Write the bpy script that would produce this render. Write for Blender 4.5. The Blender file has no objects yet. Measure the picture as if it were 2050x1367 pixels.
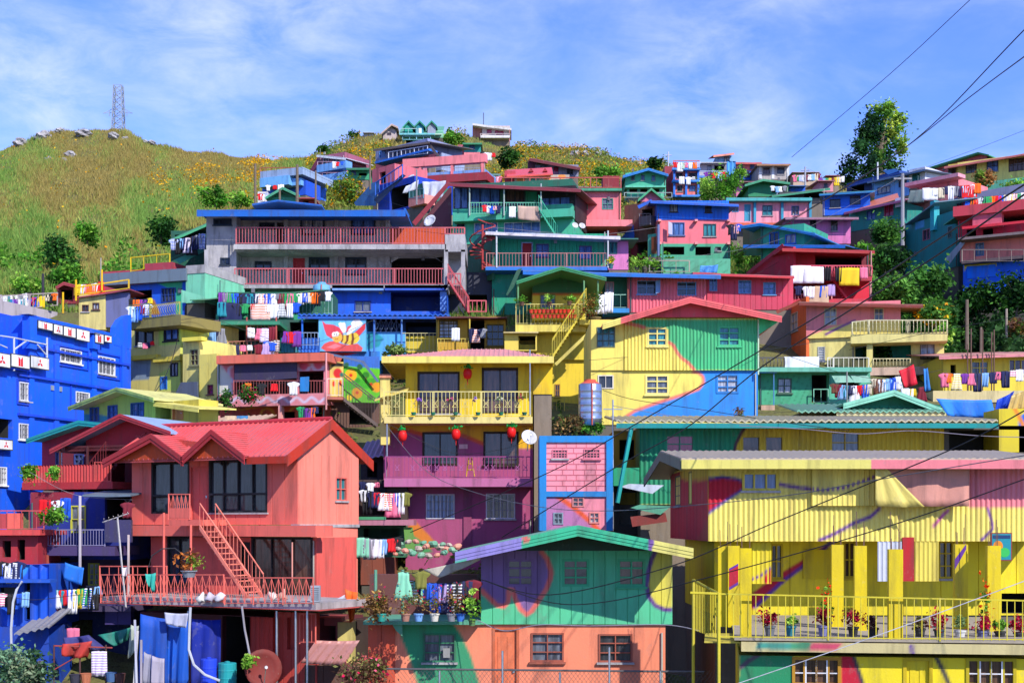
import bpy, math, random
import numpy as np
from mathutils import Vector, Matrix
random.seed(7); rng = np.random.default_rng(7)
SC = bpy.context.scene; COL = SC.collection
FL = 2847.0; CX = 1025.0; HY = 1050.0; ZC = 9.0        # focal length and horizon measured on the photograph, camera height
R = math.radians

# ---------------------------------------------------------------- colours and materials
def lin(h):
    if not isinstance(h, str): return tuple(h)
    r = []
    for i in (0, 2, 4):
        c = int(h[i:i+2], 16) / 255
        r.append(c / 12.92 if c <= .04045 else ((c + .055) / 1.055) ** 2.4)
    m = max(r); g = sum(r) / 3; k = 1.06 if m < .9 or min(r) < .45 else 1.; return tuple(min(.92, max(.004, g + (c - g) * k)) for c in r)
ALB = .86
_M = {}
def nodes(name):
    m = bpy.data.materials.new(name); m.use_nodes = True
    nt = m.node_tree; nt.nodes.clear()
    o = nt.nodes.new('ShaderNodeOutputMaterial'); b = nt.nodes.new('ShaderNodeBsdfPrincipled')
    nt.links.new(b.outputs[0], o.inputs[0])
    return m, nt, b
def mixc(nt, fac, a, b, mode='MIX'):
    n = nt.nodes.new('ShaderNodeMix'); n.data_type = 'RGBA'; n.blend_type = mode
    for s, v in ((0, fac), (6, a), (7, b)):
        if hasattr(v, 'is_output'): nt.links.new(v, n.inputs[s])
        else: n.inputs[s].default_value = v if s == 0 else (*v[:3], 1)
    return n.outputs[2]
def noise(nt, scale, stretch=(1, 1, 1), detail=5, rough=.6, world=False):
    tc = nt.nodes.new('ShaderNodeTexCoord'); mp = nt.nodes.new('ShaderNodeMapping')
    mp.inputs['Scale'].default_value = stretch
    if world:
        g = nt.nodes.new('ShaderNodeNewGeometry'); nt.links.new(g.outputs['Position'], mp.inputs[0])
    else: nt.links.new(tc.outputs['Object'], mp.inputs[0])
    n = nt.nodes.new('ShaderNodeTexNoise'); n.inputs['Scale'].default_value = scale
    n.inputs['Detail'].default_value = detail; n.inputs['Roughness'].default_value = rough
    nt.links.new(mp.outputs[0], n.inputs[0])
    return n.outputs[0]
def ramp(nt, v, a, b, lo=0., hi=1.):
    n = nt.nodes.new('ShaderNodeMapRange'); nt.links.new(v, n.inputs[0])
    n.inputs[1].default_value = a; n.inputs[2].default_value = b; n.inputs[3].default_value = lo; n.inputs[4].default_value = hi
    return n.outputs[0]
def bump(nt, b, v, dist, strength=.5):
    n = nt.nodes.new('ShaderNodeBump'); n.inputs['Strength'].default_value = strength; n.inputs['Distance'].default_value = dist
    nt.links.new(v, n.inputs['Height']); nt.links.new(n.outputs[0], b.inputs['Normal'])
def surface(nt, b, base, dirt, rough):
    """weathered paint: broad fading, rain streaks running down, small flecks"""
    big = ramp(nt, noise(nt, .55, world=True), .3, .75)
    streak = ramp(nt, noise(nt, 2.2, (1, 1, .13), 6, .65, True), .49, .74)
    fleck = ramp(nt, noise(nt, 9, (1, 1, .7), 4, .7, True), .62, .74)
    c = mixc(nt, ramp(nt, big, 0, 1, 0, .5), base, mixc(nt, .1, mixc(nt, 1., base, (.62, .63, .66), 'MULTIPLY'), (.42, .40, .38)))
    c = mixc(nt, ramp(nt, streak, 0, 1, 0, .72 * dirt), c, mixc(nt, .45, mixc(nt, 1., base, (.22, .21, .20), 'MULTIPLY'), (.10, .09, .08)))
    c = mixc(nt, ramp(nt, fleck, 0, 1, 0, .45 * dirt), c, mixc(nt, .5, base, (.36, .34, .30)))
    worn = ramp(nt, noise(nt, 1.5, (1, 1, .8), 7, .72, True), .60, .635)
    c = mixc(nt, ramp(nt, worn, 0, 1, 0, .38 * dirt), c, mixc(nt, .4, mixc(nt, 1., base, (.55, .54, .52), 'MULTIPLY'), (.34, .32, .29)))
    nt.links.new(c, b.inputs['Base Color'])
    b.inputs['Roughness'].default_value = rough; b.inputs['Specular IOR Level'].default_value = .18
    bump(nt, b, noise(nt, 14, (1, 1, 1), 4, .7, True), .02, .35)
def paint(h, dirt=.85, rough=.62):
    k = ('p', h, dirt, rough)
    if k not in _M:
        m, nt, b = nodes('painted_surface_' + (h if isinstance(h, str) else 'mix'))
        c = nt.nodes.new('ShaderNodeRGB'); c.outputs[0].default_value = (*[x * ALB for x in lin(h)], 1)
        surface(nt, b, c.outputs[0], dirt, rough); _M[k] = m
    return _M[k]
def attr_mat(name, dirt=.8, rough=.65, leaf=False):
    if name not in _M:
        m, nt, b = nodes(name)
        a = nt.nodes.new('ShaderNodeAttribute'); a.attribute_name = 'Col'
        if leaf:
            nt.links.new(a.outputs[0], b.inputs['Base Color']); b.inputs['Roughness'].default_value = rough
            b.inputs['Specular IOR Level'].default_value = .2
            t = nt.nodes.new('ShaderNodeBsdfTranslucent'); nt.links.new(a.outputs[0], t.inputs[0])
            mx = nt.nodes.new('ShaderNodeMixShader'); mx.inputs[0].default_value = .35
            nt.links.new(b.outputs[0], mx.inputs[1]); nt.links.new(t.outputs[0], mx.inputs[2])
            nt.links.new(mx.outputs[0], nt.nodes['Material Output'].inputs[0])
        else: surface(nt, b, a.outputs[0], dirt, rough)
        _M[name] = m
    return _M[name]
def concrete():
    if 'conc' not in _M:
        m, nt, b = nodes('bare_concrete')
        c = mixc(nt, ramp(nt, noise(nt, .8, world=True), .3, .7), (.22, .21, .225), (.42, .40, .40))
        c = mixc(nt, ramp(nt, noise(nt, 2.5, (1, 1, .2), 6, .7, True), .5, .72, 0, .75), c, (.07, .068, .065))
        nt.links.new(c, b.inputs['Base Color']); b.inputs['Roughness'].default_value = .9
        bump(nt, b, noise(nt, 8, world=True), .03, .5); _M['conc'] = m
    return _M['conc']
def glass(kind):
    k = 'glass' + kind
    if k not in _M:
        m, nt, b = nodes('window_pane_' + {'k': 'dark', 'b': 'blue', 'c': 'curtained', 't': 'teal', 'r': 'red_curtain', 'w': 'white_louvre', 'g': 'grey', 'n': 'brown_curtain'}[kind])
        lo, hi = {'k': ((.012, .014, .018), (.05, .055, .065)), 'b': ((.03, .07, .20), (.10, .2, .5)), 'c': ((.10, .11, .15), (.5, .5, .52)),  # blue panes: reflected sky put into the base colour
                  't': ((.01, .07, .09), (.04, .25, .27)), 'r': ((.22, .01, .04), (.4, .03, .08)), 'w': ((.55, .55, .56), (.75, .75, .75)),
                  'g': ((.05, .055, .07), (.16, .18, .22)), 'n': ((.03, .015, .012), (.13, .07, .05))}[kind]
        v = ramp(nt, noise(nt, 2.6, (3.2, 3.2, .35), 5, .6, True), .35, .66)
        nt.links.new(mixc(nt, v, lo, hi), b.inputs['Base Color'])
        b.inputs['Roughness'].default_value = .5 if kind == 'w' else .08; b.inputs['Specular IOR Level'].default_value = .5
        _M[k] = m
    return _M[k]
def plain(name, col, rough=.5, metal=0.):
    if name not in _M:
        m, nt, b = nodes(name)
        c = mixc(nt, ramp(nt, noise(nt, 5, world=True), .3, .75), [x * .75 for x in col], col)
        nt.links.new(c, b.inputs['Base Color']); b.inputs['Roughness'].default_value = rough; b.inputs['Metallic'].default_value = metal
        _M[name] = m
    return _M[name]
def rusty(h):
    k = 'rust' + h
    if k not in _M:
        m, nt, b = nodes('weathered_roof_sheet_' + h)
        base = [x * ALB for x in lin(h)]
        c = mixc(nt, ramp(nt, noise(nt, .9, world=True), .35, .7), base, [x * .7 + .06 for x in base])
        c = mixc(nt, ramp(nt, noise(nt, 3.5, (1, 1, 1), 7, .7, True), .55, .75, 0, .7), c, (.13, .07, .045))
        nt.links.new(c, b.inputs['Base Color']); b.inputs['Roughness'].default_value = .5; b.inputs['Metallic'].default_value = .1
        bump(nt, b, noise(nt, 10, world=True), .02, .3); _M[k] = m
    return _M[k]
def MT(c):
    """a material from a short code: hex colour, or ready material, or '@name'"""
    if not isinstance(c, str): return c
    if c == '@c': return concrete()
    if c == '@k': return plain('dark_interior', (.02, .019, .018), .9)  # near-black: the shade of deep openings is put into the colour
    if c == '@steel': return plain('galvanised_steel', (.5, .52, .55), .35, .8)
    if c == '@wood': return plain('weathered_timber', (.16, .12, .085), .85)
    if c == '@rope': return plain('black_cable', (.012, .012, .013), .6)
    if c[0] == '~': return rusty(c[1:])
    return paint(c)

# ---------------------------------------------------------------- geometry
def at(px, py, Y): return Vector(((px - CX) / FL * Y, Y, ZC + (HY - py) / FL * Y))
class F:
    """a vertical plane from its left to its right end; x runs along it, w stands out of it towards the viewer, z is up"""
    def __init__(s, pl, Yl, pr=None, Yr=None):
        if pr is None: pr, Yr = pl + 100, Yl
        A = Vector(((pl - CX) / FL * Yl, Yl)); B = Vector(((pr - CX) / FL * Yr, Yr))
        s.A = A; s.u = (B - A).normalized(); s.n = Vector((s.u.y, -s.u.x)); s.L = (B - A).length
    def xz(s, px, py, w=0.):
        d = Vector(((px - CX) / FL, 1.)); t = (s.A.dot(s.n) + w) / d.dot(s.n); P = d * t
        return (P - s.A).dot(s.u), ZC + (HY - py) / FL * t
    def W(s, x, w, z):
        p = s.A + s.u * x + s.n * w; return (p.x, p.y, z)
    def pt(s, px, py, w=0.):
        x, z = s.xz(px, py, w); return Vector(s.W(x, w, z))
class MB:
    def __init__(s): s.v = []; s.f = []; s.mi = []; s.col = None; s.ms = []
    def mat(s, m):
        if m not in s.ms: s.ms.append(m)
        s.k = s.ms.index(m)
    k = 0
    def poly(s, pts):
        b = len(s.v); s.v += [tuple(p) for p in pts]; s.f.append(tuple(range(b, b + len(pts)))); s.mi.append(s.k)
    def hexa(s, P):
        b = len(s.v); s.v += [tuple(p) for p in P]
        for q in ((0, 3, 2, 1), (4, 5, 6, 7), (0, 1, 5, 4), (1, 2, 6, 5), (2, 3, 7, 6), (3, 0, 4, 7)):
            s.f.append(tuple(b + i for i in q)); s.mi.append(s.k)
    def box(s, f, x0, x1, w0, w1, z0, z1):
        s.hexa([f.W(x, w, z) for z in (z0, z1) for x, w in ((x0, w1), (x1, w1), (x1, w0), (x0, w0))])
    def prism(s, f, P, w0, w1):
        n = len(P); b = len(s.v)
        s.v += [f.W(x, w1, z) for x, z in P] + [f.W(x, w0, z) for x, z in P]
        s.f.append(tuple(b + i for i in range(n))); s.f.append(tuple(b + n + i for i in reversed(range(n)))); s.mi += [s.k] * 2
        for i in range(n):
            j = (i + 1) % n; s.f.append((b + i, b + n + i, b + n + j, b + j)); s.mi.append(s.k)
    def tube(s, pts, r, n=5, cap=True):
        pts = [Vector(p) for p in pts]; b = len(s.v); N = len(pts)
        for i, p in enumerate(pts):
            t = (pts[min(i + 1, N - 1)] - pts[max(i - 1, 0)]).normalized()
            a = t.cross(Vector((0, 0, 1)) if abs(t.z) < .9 else Vector((1, 0, 0))).normalized(); c = t.cross(a)
            rr = r[i] if isinstance(r, (list, tuple)) else r
            for q in range(n):
                g = 2 * math.pi * (q + .5) / n; s.v.append(tuple(p + a * (math.cos(g) * rr) + c * (math.sin(g) * rr)))
        for i in range(N - 1):
            for q in range(n):
                q2 = (q + 1) % n; s.f.append((b + i*n + q, b + i*n + q2, b + (i+1)*n + q2, b + (i+1)*n + q)); s.mi.append(s.k)
        if cap:
            s.f.append(tuple(b + q for q in reversed(range(n)))); s.f.append(tuple(b + (N-1)*n + q for q in range(n))); s.mi += [s.k] * 2
    def lathe(s, c, prof, n=12):
        c = Vector(c); b = len(s.v)
        for r, z in prof:
            for q in range(n):
                g = 2 * math.pi * q / n; s.v.append((c.x + r * math.cos(g), c.y + r * math.sin(g), c.z + z))
        for i in range(len(prof) - 1):
            for q in range(n):
                q2 = (q + 1) % n; s.f.append((b + i*n + q, b + i*n + q2, b + (i+1)*n + q2, b + (i+1)*n + q)); s.mi.append(s.k)
        s.f.append(tuple(b + q for q in reversed(range(n)))); s.f.append(tuple(b + (len(prof)-1)*n + q for q in range(n))); s.mi += [s.k] * 2
    def build(s, name, m=None, parent=None, smooth=False):
        me = bpy.data.meshes.new(name)
        V = np.array(s.v, dtype=float)
        if parent is not None:
            inv = np.array(parent_world(parent).inverted()); V = V @ inv[:3, :3].T + inv[:3, 3]; loc = None
        else:
            loc = np.array([(V[:, 0].min() + V[:, 0].max()) / 2, (V[:, 1].min() + V[:, 1].max()) / 2, V[:, 2].min()]); V = V - loc
        me.from_pydata(V.tolist(), [], s.f)
        if s.ms:
            for q in s.ms: me.materials.append(q)
            me.polygons.foreach_set('material_index', s.mi)
        elif m is not None: me.materials.append(MT(m))
        if s.col is not None:
            a = me.attributes.new('Col', 'FLOAT_COLOR', 'POINT'); a.data.foreach_set('color', np.array(s.col, dtype=np.float32).ravel())
        if smooth: me.polygons.foreach_set('use_smooth', [True] * len(me.polygons))
        me.update()
        o = bpy.data.objects.new(name, me); COL.objects.link(o)
        if parent is not None: o.parent = parent
        else: o.location = loc
        return o
def parent_world(o):
    M = o.matrix_basis.copy()
    while o.parent is not None: o = o.parent; M = o.matrix_basis @ M
    return M
LABELS = {}
def tag(o, label, cat, group=None):
    LABELS[label] = LABELS.get(label, 0) + 1
    o['label'] = label; o['category'] = cat
    if group: o['group'] = group
    return o
def structure(o): o['kind'] = 'structure'; return o
def stuff(o): o['kind'] = 'stuff'; return o

def spread(a, b, step): n = max(1, int(round((b - a) / step))); return [a + (b - a) * i / n for i in range(n + 1)]
FOUND = []; VR = random.Random(11)
class House(F):
    def __init__(s, name, label, cat, pl, Yl, pr, Yr, base):
        F.__init__(s, pl, Yl, pr, Yr)
        x, z = s.xz(pl, base); s.z0 = z
        o = bpy.data.objects.new(name, None); COL.objects.link(o); o.empty_display_size = .3
        o.location = (s.A.x, s.A.y, z); o.rotation_euler = (0, 0, math.atan2(s.u.y, s.u.x)); tag(o, label, cat); s.o = o
    both = 0
    def lv(s, x, y, x0, w=0.):
        """photo height at column x0 of the level seen at (x,y)"""
        z = s.xz(x, y, w)[1]; a = s.xz(x0, 0, w)[0]; p = s.W(a, w, z); return HY - (z - ZC) * FL / p[1]
    def rect(s, x0, y0, x1, y1, w=0.):
        a, zt = s.xz(x0, y0, w); b, zb = s.xz(x1, y1, w)
        if getattr(s, 'both', 0) and x1 - x0 > 45: zb = s.xz(x0, y1, w)[1]
        return a, b, zb, zt
    def box(s, name, x0, x1, y0, y1, w0, w1, m, f=None, par=None):
        f = f or s; a, b, zb, zt = House.rect(f, x0, y0, x1, y1, w1); q = MB(); q.box(f, a, b, w0, w1, zb, zt)
        return q.build(name, m, par or s.o)
    def wall(s, x0, x1, y0, y1, col, d=5., w=0., wins=(), corr=0, pnt=None, f=None, name='wall', top=None, res=.07, boards=0):
        """front skin with real openings; corr = pitch of corrugation, boards = pitch of board grooves, top = outline of a gable in photo pixels"""
        f = f or s; a, b, zb, zt = House.rect(f, x0, y0, x1, y1, w)
        holes = []
        for q in wins:
            off = 1 if isinstance(q[0], str) else 0
            h = House.rect(f, q[off], q[off+1], q[off+2], q[off+3], w); holes.append((max(h[0], a + .02), min(h[1], b - .02), max(h[2], zb), min(h[3], zt - .02)))
        xs = {a, b}; zs = {zb, zt}
        for h in holes: xs |= {h[0], h[1]}; zs |= {h[2], h[3]}
        if corr: xs |= set(spread(a, b, corr / 4))
        if boards:
            for x in spread(a, b, boards)[1:-1]: xs |= {x - .018, x - .008, x + .008, x + .018}
        if pnt: xs |= set(spread(a, b, res)); zs |= set(spread(zb, zt, res))
        xs = sorted(xs); zs = sorted(zs)
        xs = [x for i, x in enumerate(xs) if i == 0 or x - xs[i-1] > 1e-4]; zs = [z for i, z in enumerate(zs) if i == 0 or z - zs[i-1] > 1e-4]
        bl = spread(a, b, boards)[1:-1] if boards else []
        amp = corr * .16
        def off(x):
            o = amp * math.sin(2 * math.pi * (x - a) / corr) - amp if corr else 0
            if bl and min(abs(x - t) for t in bl) < .009: o -= .025
            return o
        mb = MB(); nx = len(xs); offs = [off(x) for x in xs]
        for z in zs:
            for x, o in zip(xs, offs): mb.v.append(f.W(x, w + o, z))
        for j in range(len(zs) - 1):
            zc = (zs[j] + zs[j+1]) / 2
            hz = [h for h in holes if h[2] < zc < h[3]]
            for i in range(nx - 1):
                xc = (xs[i] + xs[i+1]) / 2
                if any(h[0] < xc < h[1] for h in hz): continue
                mb.f.append((j*nx + i, j*nx + i + 1, (j+1)*nx + i + 1, (j+1)*nx + i)); mb.mi.append(0)
        nfront = len(mb.v)
        g = amp * 2 + (.03 if boards else 0)
        for h in holes:     # reveals
            for p, q in (((h[0], h[2]), (h[0], h[3])), ((h[0], h[3]), (h[1], h[3])), ((h[1], h[3]), (h[1], h[2])), ((h[1], h[2]), (h[0], h[2]))):
                mb.poly([f.W(p[0], w - g * .5, p[1]), f.W(q[0], w - g * .5, q[1]), f.W(q[0], w - .25 - g, q[1]), f.W(p[0], w - .25 - g, p[1])])
        P = [(a, w), (a, w - d), (b, w - d), (b, w)]
        for i in range(3): mb.poly([f.W(*P[i], zb), f.W(*P[i], zt), f.W(*P[i+1], zt), f.W(*P[i+1], zb)])
        mb.poly([f.W(*p, zt) for p in P]); mb.poly([f.W(*p, zb) for p in P])
        if top:
            T = [f.xz(px, py, w) for px, py in top]; mb.prism(f, [(a, zt + .001), *T, (b, zt + .001)], w - .2, w - .012)
        if pnt:
            mb.col = mural(mb.v, col, pnt, f, res); m = attr_mat('mural_paint')
        else: m = col
        if d > 1 and f is s: FOUND.append((s, a, b, zb, w, d))
        o = mb.build(name, m, s.o)
        for q, h in zip(wins, holes):
            if q[0] == 'O': s.opening(h, w - .25 - g, f, q[5] if len(q) > 5 else '@k')
            elif q[0] == 'D': s.door(h, w - g, f, q[5], q[6] if len(q) > 6 else q[5])
            else: s.window(h, w - g, f, *q[4:])
        return o
    def opening(s, h, w, f, m):
        q = MB(); x0, x1, z0, z1 = h; D = 2.
        A = [(x0, w), (x0, w - D), (x1, w - D), (x1, w)]
        for i in range(3): q.poly([f.W(*A[i], z0), f.W(*A[i], z1), f.W(*A[i+1], z1), f.W(*A[i+1], z0)])
        q.poly([f.W(*p, z0) for p in A]); q.poly([f.W(*p, z1) for p in A])
        q.build('recess', m, s.o)
    def window(s, h, w, f, fc='3A3A3E', nc=2, nr=1, pane='k', gr=0, t=.055):
        x0, x1, z0, z1 = h; q = MB(); e = .006; wo = w + .04; wi = w - .10
        if pane in 'bkg' and not gr: pane = VR.choice(pane * 5 + 'kgcn' if x1 - x0 < 2 else pane)
        x0 -= .03; x1 += .03; z0 -= .03; z1 += .03
        q.box(f, x0, x0 + t, wi, wo, z0, z1); q.box(f, x1 - t, x1, wi, wo, z0, z1)
        q.box(f, x0 + t, x1 - t, wi, wo - e, z0, z0 + t); q.box(f, x0 + t, x1 - t, wi, wo - e, z1 - t, z1)
        m = t * .62
        for i in range(1, nc): x = x0 + (x1 - x0) * i / nc; q.box(f, x - m/2, x + m/2, wi + .005, wo - .02, z0 + t, z1 - t)
        for i in range(1, nr): z = z0 + (z1 - z0) * i / nr; q.box(f, x0 + t, x1 - t, wi + .01, wo - .027, z - m/2, z + m/2)
        o = q.build('window', fc, s.o)
        p = MB(); p.poly([f.W(x0 + .01, w - .07, z0 + .01), f.W(x1 - .01, w - .07, z0 + .01), f.W(x1 - .01, w - .07, z1 - .01), f.W(x0 + .01, w - .07, z1 - .01)])
        p.build('pane', glass(pane), o)
        if VR.random() < .6: k = MB(); k.box(f, x0 - .06, x1 + .06, w - .02, w + .11, z0 - .07, z0 - .002); k.build('sill', fc if VR.random() < .5 else '@c', o)
        if gr:
            g = MB()
            for x in spread(x0 + t, x1 - t, gr)[1:-1]: g.box(f, x - .02, x + .02, w - .01, w + .02, z0 + t, z1 - t)
            for z in (z0 + (z1 - z0) * .35, z0 + (z1 - z0) * .7): g.box(f, x0 + t, x1 - t, w - .004, w + .014, z - .015, z + .015)
            g.build('grille', 'E6E6EA' if gr > .17 else '8A8A92', o)
        return o
    def door(s, h, w, f, c, fc):
        x0, x1, z0, z1 = h; q = MB(); q.box(f, x0 + .05, x1 - .05, w - .12, w - .06, z0, z1 - .05)
        mx = (x0 + x1) / 2; hz = z1 - z0
        for a, b in ((x0 + .14, mx - .05), (mx + .05, x1 - .14)):
            for c0, c1 in ((.08, .42), (.5, .9)): q.box(f, a, b, w - .06, w - .045, z0 + hz * c0, z0 + hz * c1)
        o = q.build('door', c, s.o)
        g = MB(); g.box(f, x0 - .04, x0 + .05, w - .12, w + .03, z0, z1 + .03); g.box(f, x1 - .05, x1 + .04, w - .12, w + .03, z0, z1 + .03)
        g.box(f, x0 + .05, x1 - .05, w - .12, w + .025, z1 - .05, z1 + .03); g.build('door_frame', fc, o)
        k = MB(); k.box(f, x1 - .17, x1 - .11, w - .06, w + .0, z0 + hz * .45, z0 + hz * .49); k.build('handle', '@steel', o)
    def shed(s, x0, x1, y, m, over=.7, rise=.9, d=6., t=.07, corr=0, f=None, fascia=None, fh=.18, name='roof', y1=None, side=.0):
        """sloping roof whose front eave is seen from (x0,y) to (x1,y1); it rises towards the back"""
        f = f or s; a, z = f.xz(x0, y, over); b, zz = f.xz(x1, y if y1 is None else y1, over)
        q = MB(); xs = spread(a, b, corr / 4) if corr else spread(a, b, 1.1); amp = corr * .16; sg = [0 if corr or i in (0, len(xs) - 1) else VR.uniform(-.03, .025) for i in range(len(xs))]
        wb = over - d - over
        top = []; n = len(xs)
        for w, dz in ((over, 0.), (wb, rise)):
            for x, sv in zip(xs, sg):
                k = z + (zz - z) * (x - a) / (b - a) + sv; q.v.append(f.W(x, w, k + dz + (amp * math.sin(2 * math.pi * (x - a) / corr) if corr else 0)))
        for w, dz in ((over, -t), (wb, rise - t)):
            for x, sv in zip(xs, sg):
                k = z + (zz - z) * (x - a) / (b - a) + sv; q.v.append(f.W(x, w, k + dz + (amp * math.sin(2 * math.pi * (x - a) / corr) if corr else 0)))
        for i in range(n - 1):
            q.f += [(i, i+1, n+i+1, n+i), (2*n+i+1, 2*n+i, 3*n+i, 3*n+i+1), (i+1, i, 2*n+i, 2*n+i+1), (n+i, n+i+1, 3*n+i+1, 3*n+i)]
        q.f += [(0, n, 3*n, 2*n), (2*n-1, n-1, 3*n-1, 4*n-1)]; q.mi = [0] * len(q.f)
        o = q.build(name, m, s.o)
        if fascia:
            g = MB(); dz = amp + .01
            g.hexa([f.W(x, w, k) for lo in (1, 0) for x, w, k in ((a, over + .035, z - dz - t - lo*fh), (b, over + .035, zz - dz - t - lo*fh), (b, over + .003, zz - dz - t - lo*fh), (a, over + .003, z - dz - t - lo*fh))])
            g.build('fascia', fascia, o)
        return o
    def gable(s, L, A, Rr, m, over=.9, d=7., t=.1, fascia=None, fh=.2, wallc=None, wz=None, f=None, corr=0, fw=None, pnt=None):
        """roof with its gable towards the viewer: photo points of the left eave, ridge and right eave on its front edge"""
        f = f or s; P = [f.xz(*q, over) for q in (L, A, Rr)]
        q = MB(); n = 14 if corr else 1
        for i in (0, 1):
            (xa, za), (xb, zb) = P[i], P[i+1]; e = .0015 * i
            q.hexa([f.W(x, w, z + dz) for dz in (-t, 0) for x, w, z in ((xa, over - e, za), (xb, over - e, zb), (xb, -d, zb), (xa, -d, za))])
        o = q.build('roof', m, s.o)
        if fascia:
            g = MB(); cc = fascia if isinstance(fascia, (list, tuple)) else [fascia]
            if pnt is None:
                for i in (0, 1):
                    (xa, za), (xb, zb) = P[i], P[i+1]
                    for k0, k1, ww in ((.02, -fh * .5, .05), (-fh * .5, -fh, .025)):
                        g.hexa([f.W(x, w, z + kk) for kk in (k1, k0) for x, w, z in ((xa, over + ww, za), (xb, over + ww, zb), (xb, over + .004, zb), (xa, over + .004, za))])
                g.build('fascia', cc[0], o)
            else:
                cols = []
                for i in (0, 1):
                    N = 60
                    for k0, k1, ww in ((.02, -fh * .34, .06), (-fh * .34, -fh * .67, .04), (-fh * .67, -fh, .02)):
                        for j in range(N):
                            t0, t1 = j / N, (j + 1) / N
                            xa, za, xb, zb = (P[i][0] + (P[i+1][0] - P[i][0]) * t0, P[i][1] + (P[i+1][1] - P[i][1]) * t0, P[i][0] + (P[i+1][0] - P[i][0]) * t1, P[i][1] + (P[i+1][1] - P[i][1]) * t1)
                            g.hexa([f.W(x, w, z + kk) for kk in (k1, k0) for x, w, z in ((xa, over + ww, za), (xb, over + ww, zb), (xb, over + .004, zb), (xa, over + .004, za))])
                for v in g.v:
                    px = CX + FL * v[0] / v[1]; py = HY - (v[2] - ZC) * FL / v[1]; c = lin(cc[0])
                    for shape, h in pnt:
                        if inside(shape, px, py): c = lin(h)
                    cols.append((*[x * ALB for x in c], 1))
                g.col = cols; g.build('fascia', attr_mat('mural_paint'), o)
        if wallc:
            xl, xr, zt = wz       # wall ends and the height of the wall top, local
            def zr(x):
                i = 0 if x < P[1][0] else 1
                (xa, za), (xb, zb) = P[i], P[i+1]; return za + (zb - za) * (x - xa) / (xb - xa) - t - .004
            g = MB(); pts = [(xl, zt + .003), (xr, zt + .003)]
            if zr(xr) > zt + .02: pts.append((xr, zr(xr)))
            pts.append((P[1][0], P[1][1] - t - .004))
            if zr(xl) > zt + .02: pts.append((xl, zr(xl)))
            ww = fw if fw is not None else -.005
            g.prism(f, pts, ww - .2, ww); g.build('gable_wall', wallc, s.o)
        return o
    def rail(s, x0, x1, y0, y1, m, w=1., step=.14, r=.016, post=2.2, f=None, y0r=None, y1r=None, name='railing', bow=0., par=None, w1=None, cross=False):
        f = f or s; w1 = w if w1 is None else w1
        a, zt = f.xz(x0, y0, w); b, ztr = f.xz(x1, y0 if y0r is None else y0r, w1)
        _, zb = f.xz(x0, y1, w); _, zbr = f.xz(x1, y1 if y1r is None else y1r, w1)
        q = MB(); P = lambda t, k: Vector(f.W(a + (b - a) * t, w + (w1 - w) * t, (zb + (zbr - zb) * t) * (1 - k) + (zt + (ztr - zt) * t) * k))
        q.tube([P(0, 1), P(1, 1)], r * 1.9, 4); q.tube([P(0, .06), P(1, .06)], r * 1.3, 4)
        n = max(2, int(abs(b - a) / step)); up = Vector((f.n.x, f.n.y, 0))
        for i in range(n + 1):
            t = i / n
            if cross and i < n: q.tube([P(t, .06), P((i + 1) / n, .97)], r * .8, 4, False); q.tube([P(t, .97), P((i + 1) / n, .06)], r * .8, 4, False)
            if bow: q.tube([P(t, k) + up * (bow * math.sin(k * 3.14)) for k in (0.06, .3, .55, .8, .97)], r, 4, False)
            else: q.tube([P(t, .03), P(t, .98)], r, 4, False)
        n = max(1, int(abs(b - a) / post))
        for i in range(n + 1): q.tube([P(i / n, 0), P(i / n, 1.02)], r * 2.1, 4)
        return q.build(name, m, par or s.o)
    def slab(s, x0, x1, y0, y1, m, w1=1., w0=-.0, f=None, name='balcony_slab', pnt=None):
        return s.box(name, x0, x1, y0, y1, w0 + .004, w1, m, f)
    def post(s, x, y0, y1, m, w=1., r=.05, f=None, name='post', x2=None, w2=None):
        f = f or s; q = MB(); q.tube([f.pt(x, y1, w), f.pt(x if x2 is None else x2, y0, w if w2 is None else w2)], r, 6); return q.build(name, m, s.o)
    def sheet(s, name, poly, w, m, f=None, t=.03, par=None):
        f = f or s; q = MB(); q.prism(f, [f.xz(px, py, w) for px, py in poly], w - t, w); return q.build(name, m, par or s.o)
    def stair(s, x0, y0, x1, y1, m, w=1., width=.9, n=12, rl=True, f=None, name='staircase', rh=.9):
        """a flight seen from the top (x0,y0) to the foot (x1,y1)"""
        f = f or s; a, za = f.xz(x0, y0, w); b, zb = f.xz(x1, y1, w); q = MB()
        for i in range(n):
            t = (i + .5) / n; x = a + (b - a) * t; z = za + (zb - za) * (i + 1) / n; e = abs(b - a) / n * .6
            q.box(f, x - e, x + e, w - width, w, z - .04, z)
        for ww in (w - width, w):
            P = [(a, za + .05), (b, zb + .05), (b, zb - .15), (a, za - .15)]
            if a > b: P.reverse()
            q.prism(f, P, ww - .03, ww + .03)
        o = q.build(name, m, s.o)
        if rl:
            g = MB()
            for ww in (w - width, w):
                g.tube([f.W(a, ww, za + rh), f.W(b, ww, zb + rh)], .03, 5)
                for i in range(n + 1):
                    t = i / n; x = a + (b - a) * t; z = za + (zb - za) * t; g.tube([f.W(x, ww, z), f.W(x, ww, z + rh)], .014, 4, False)
            g.build('handrail', m, o)
        return o
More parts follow.
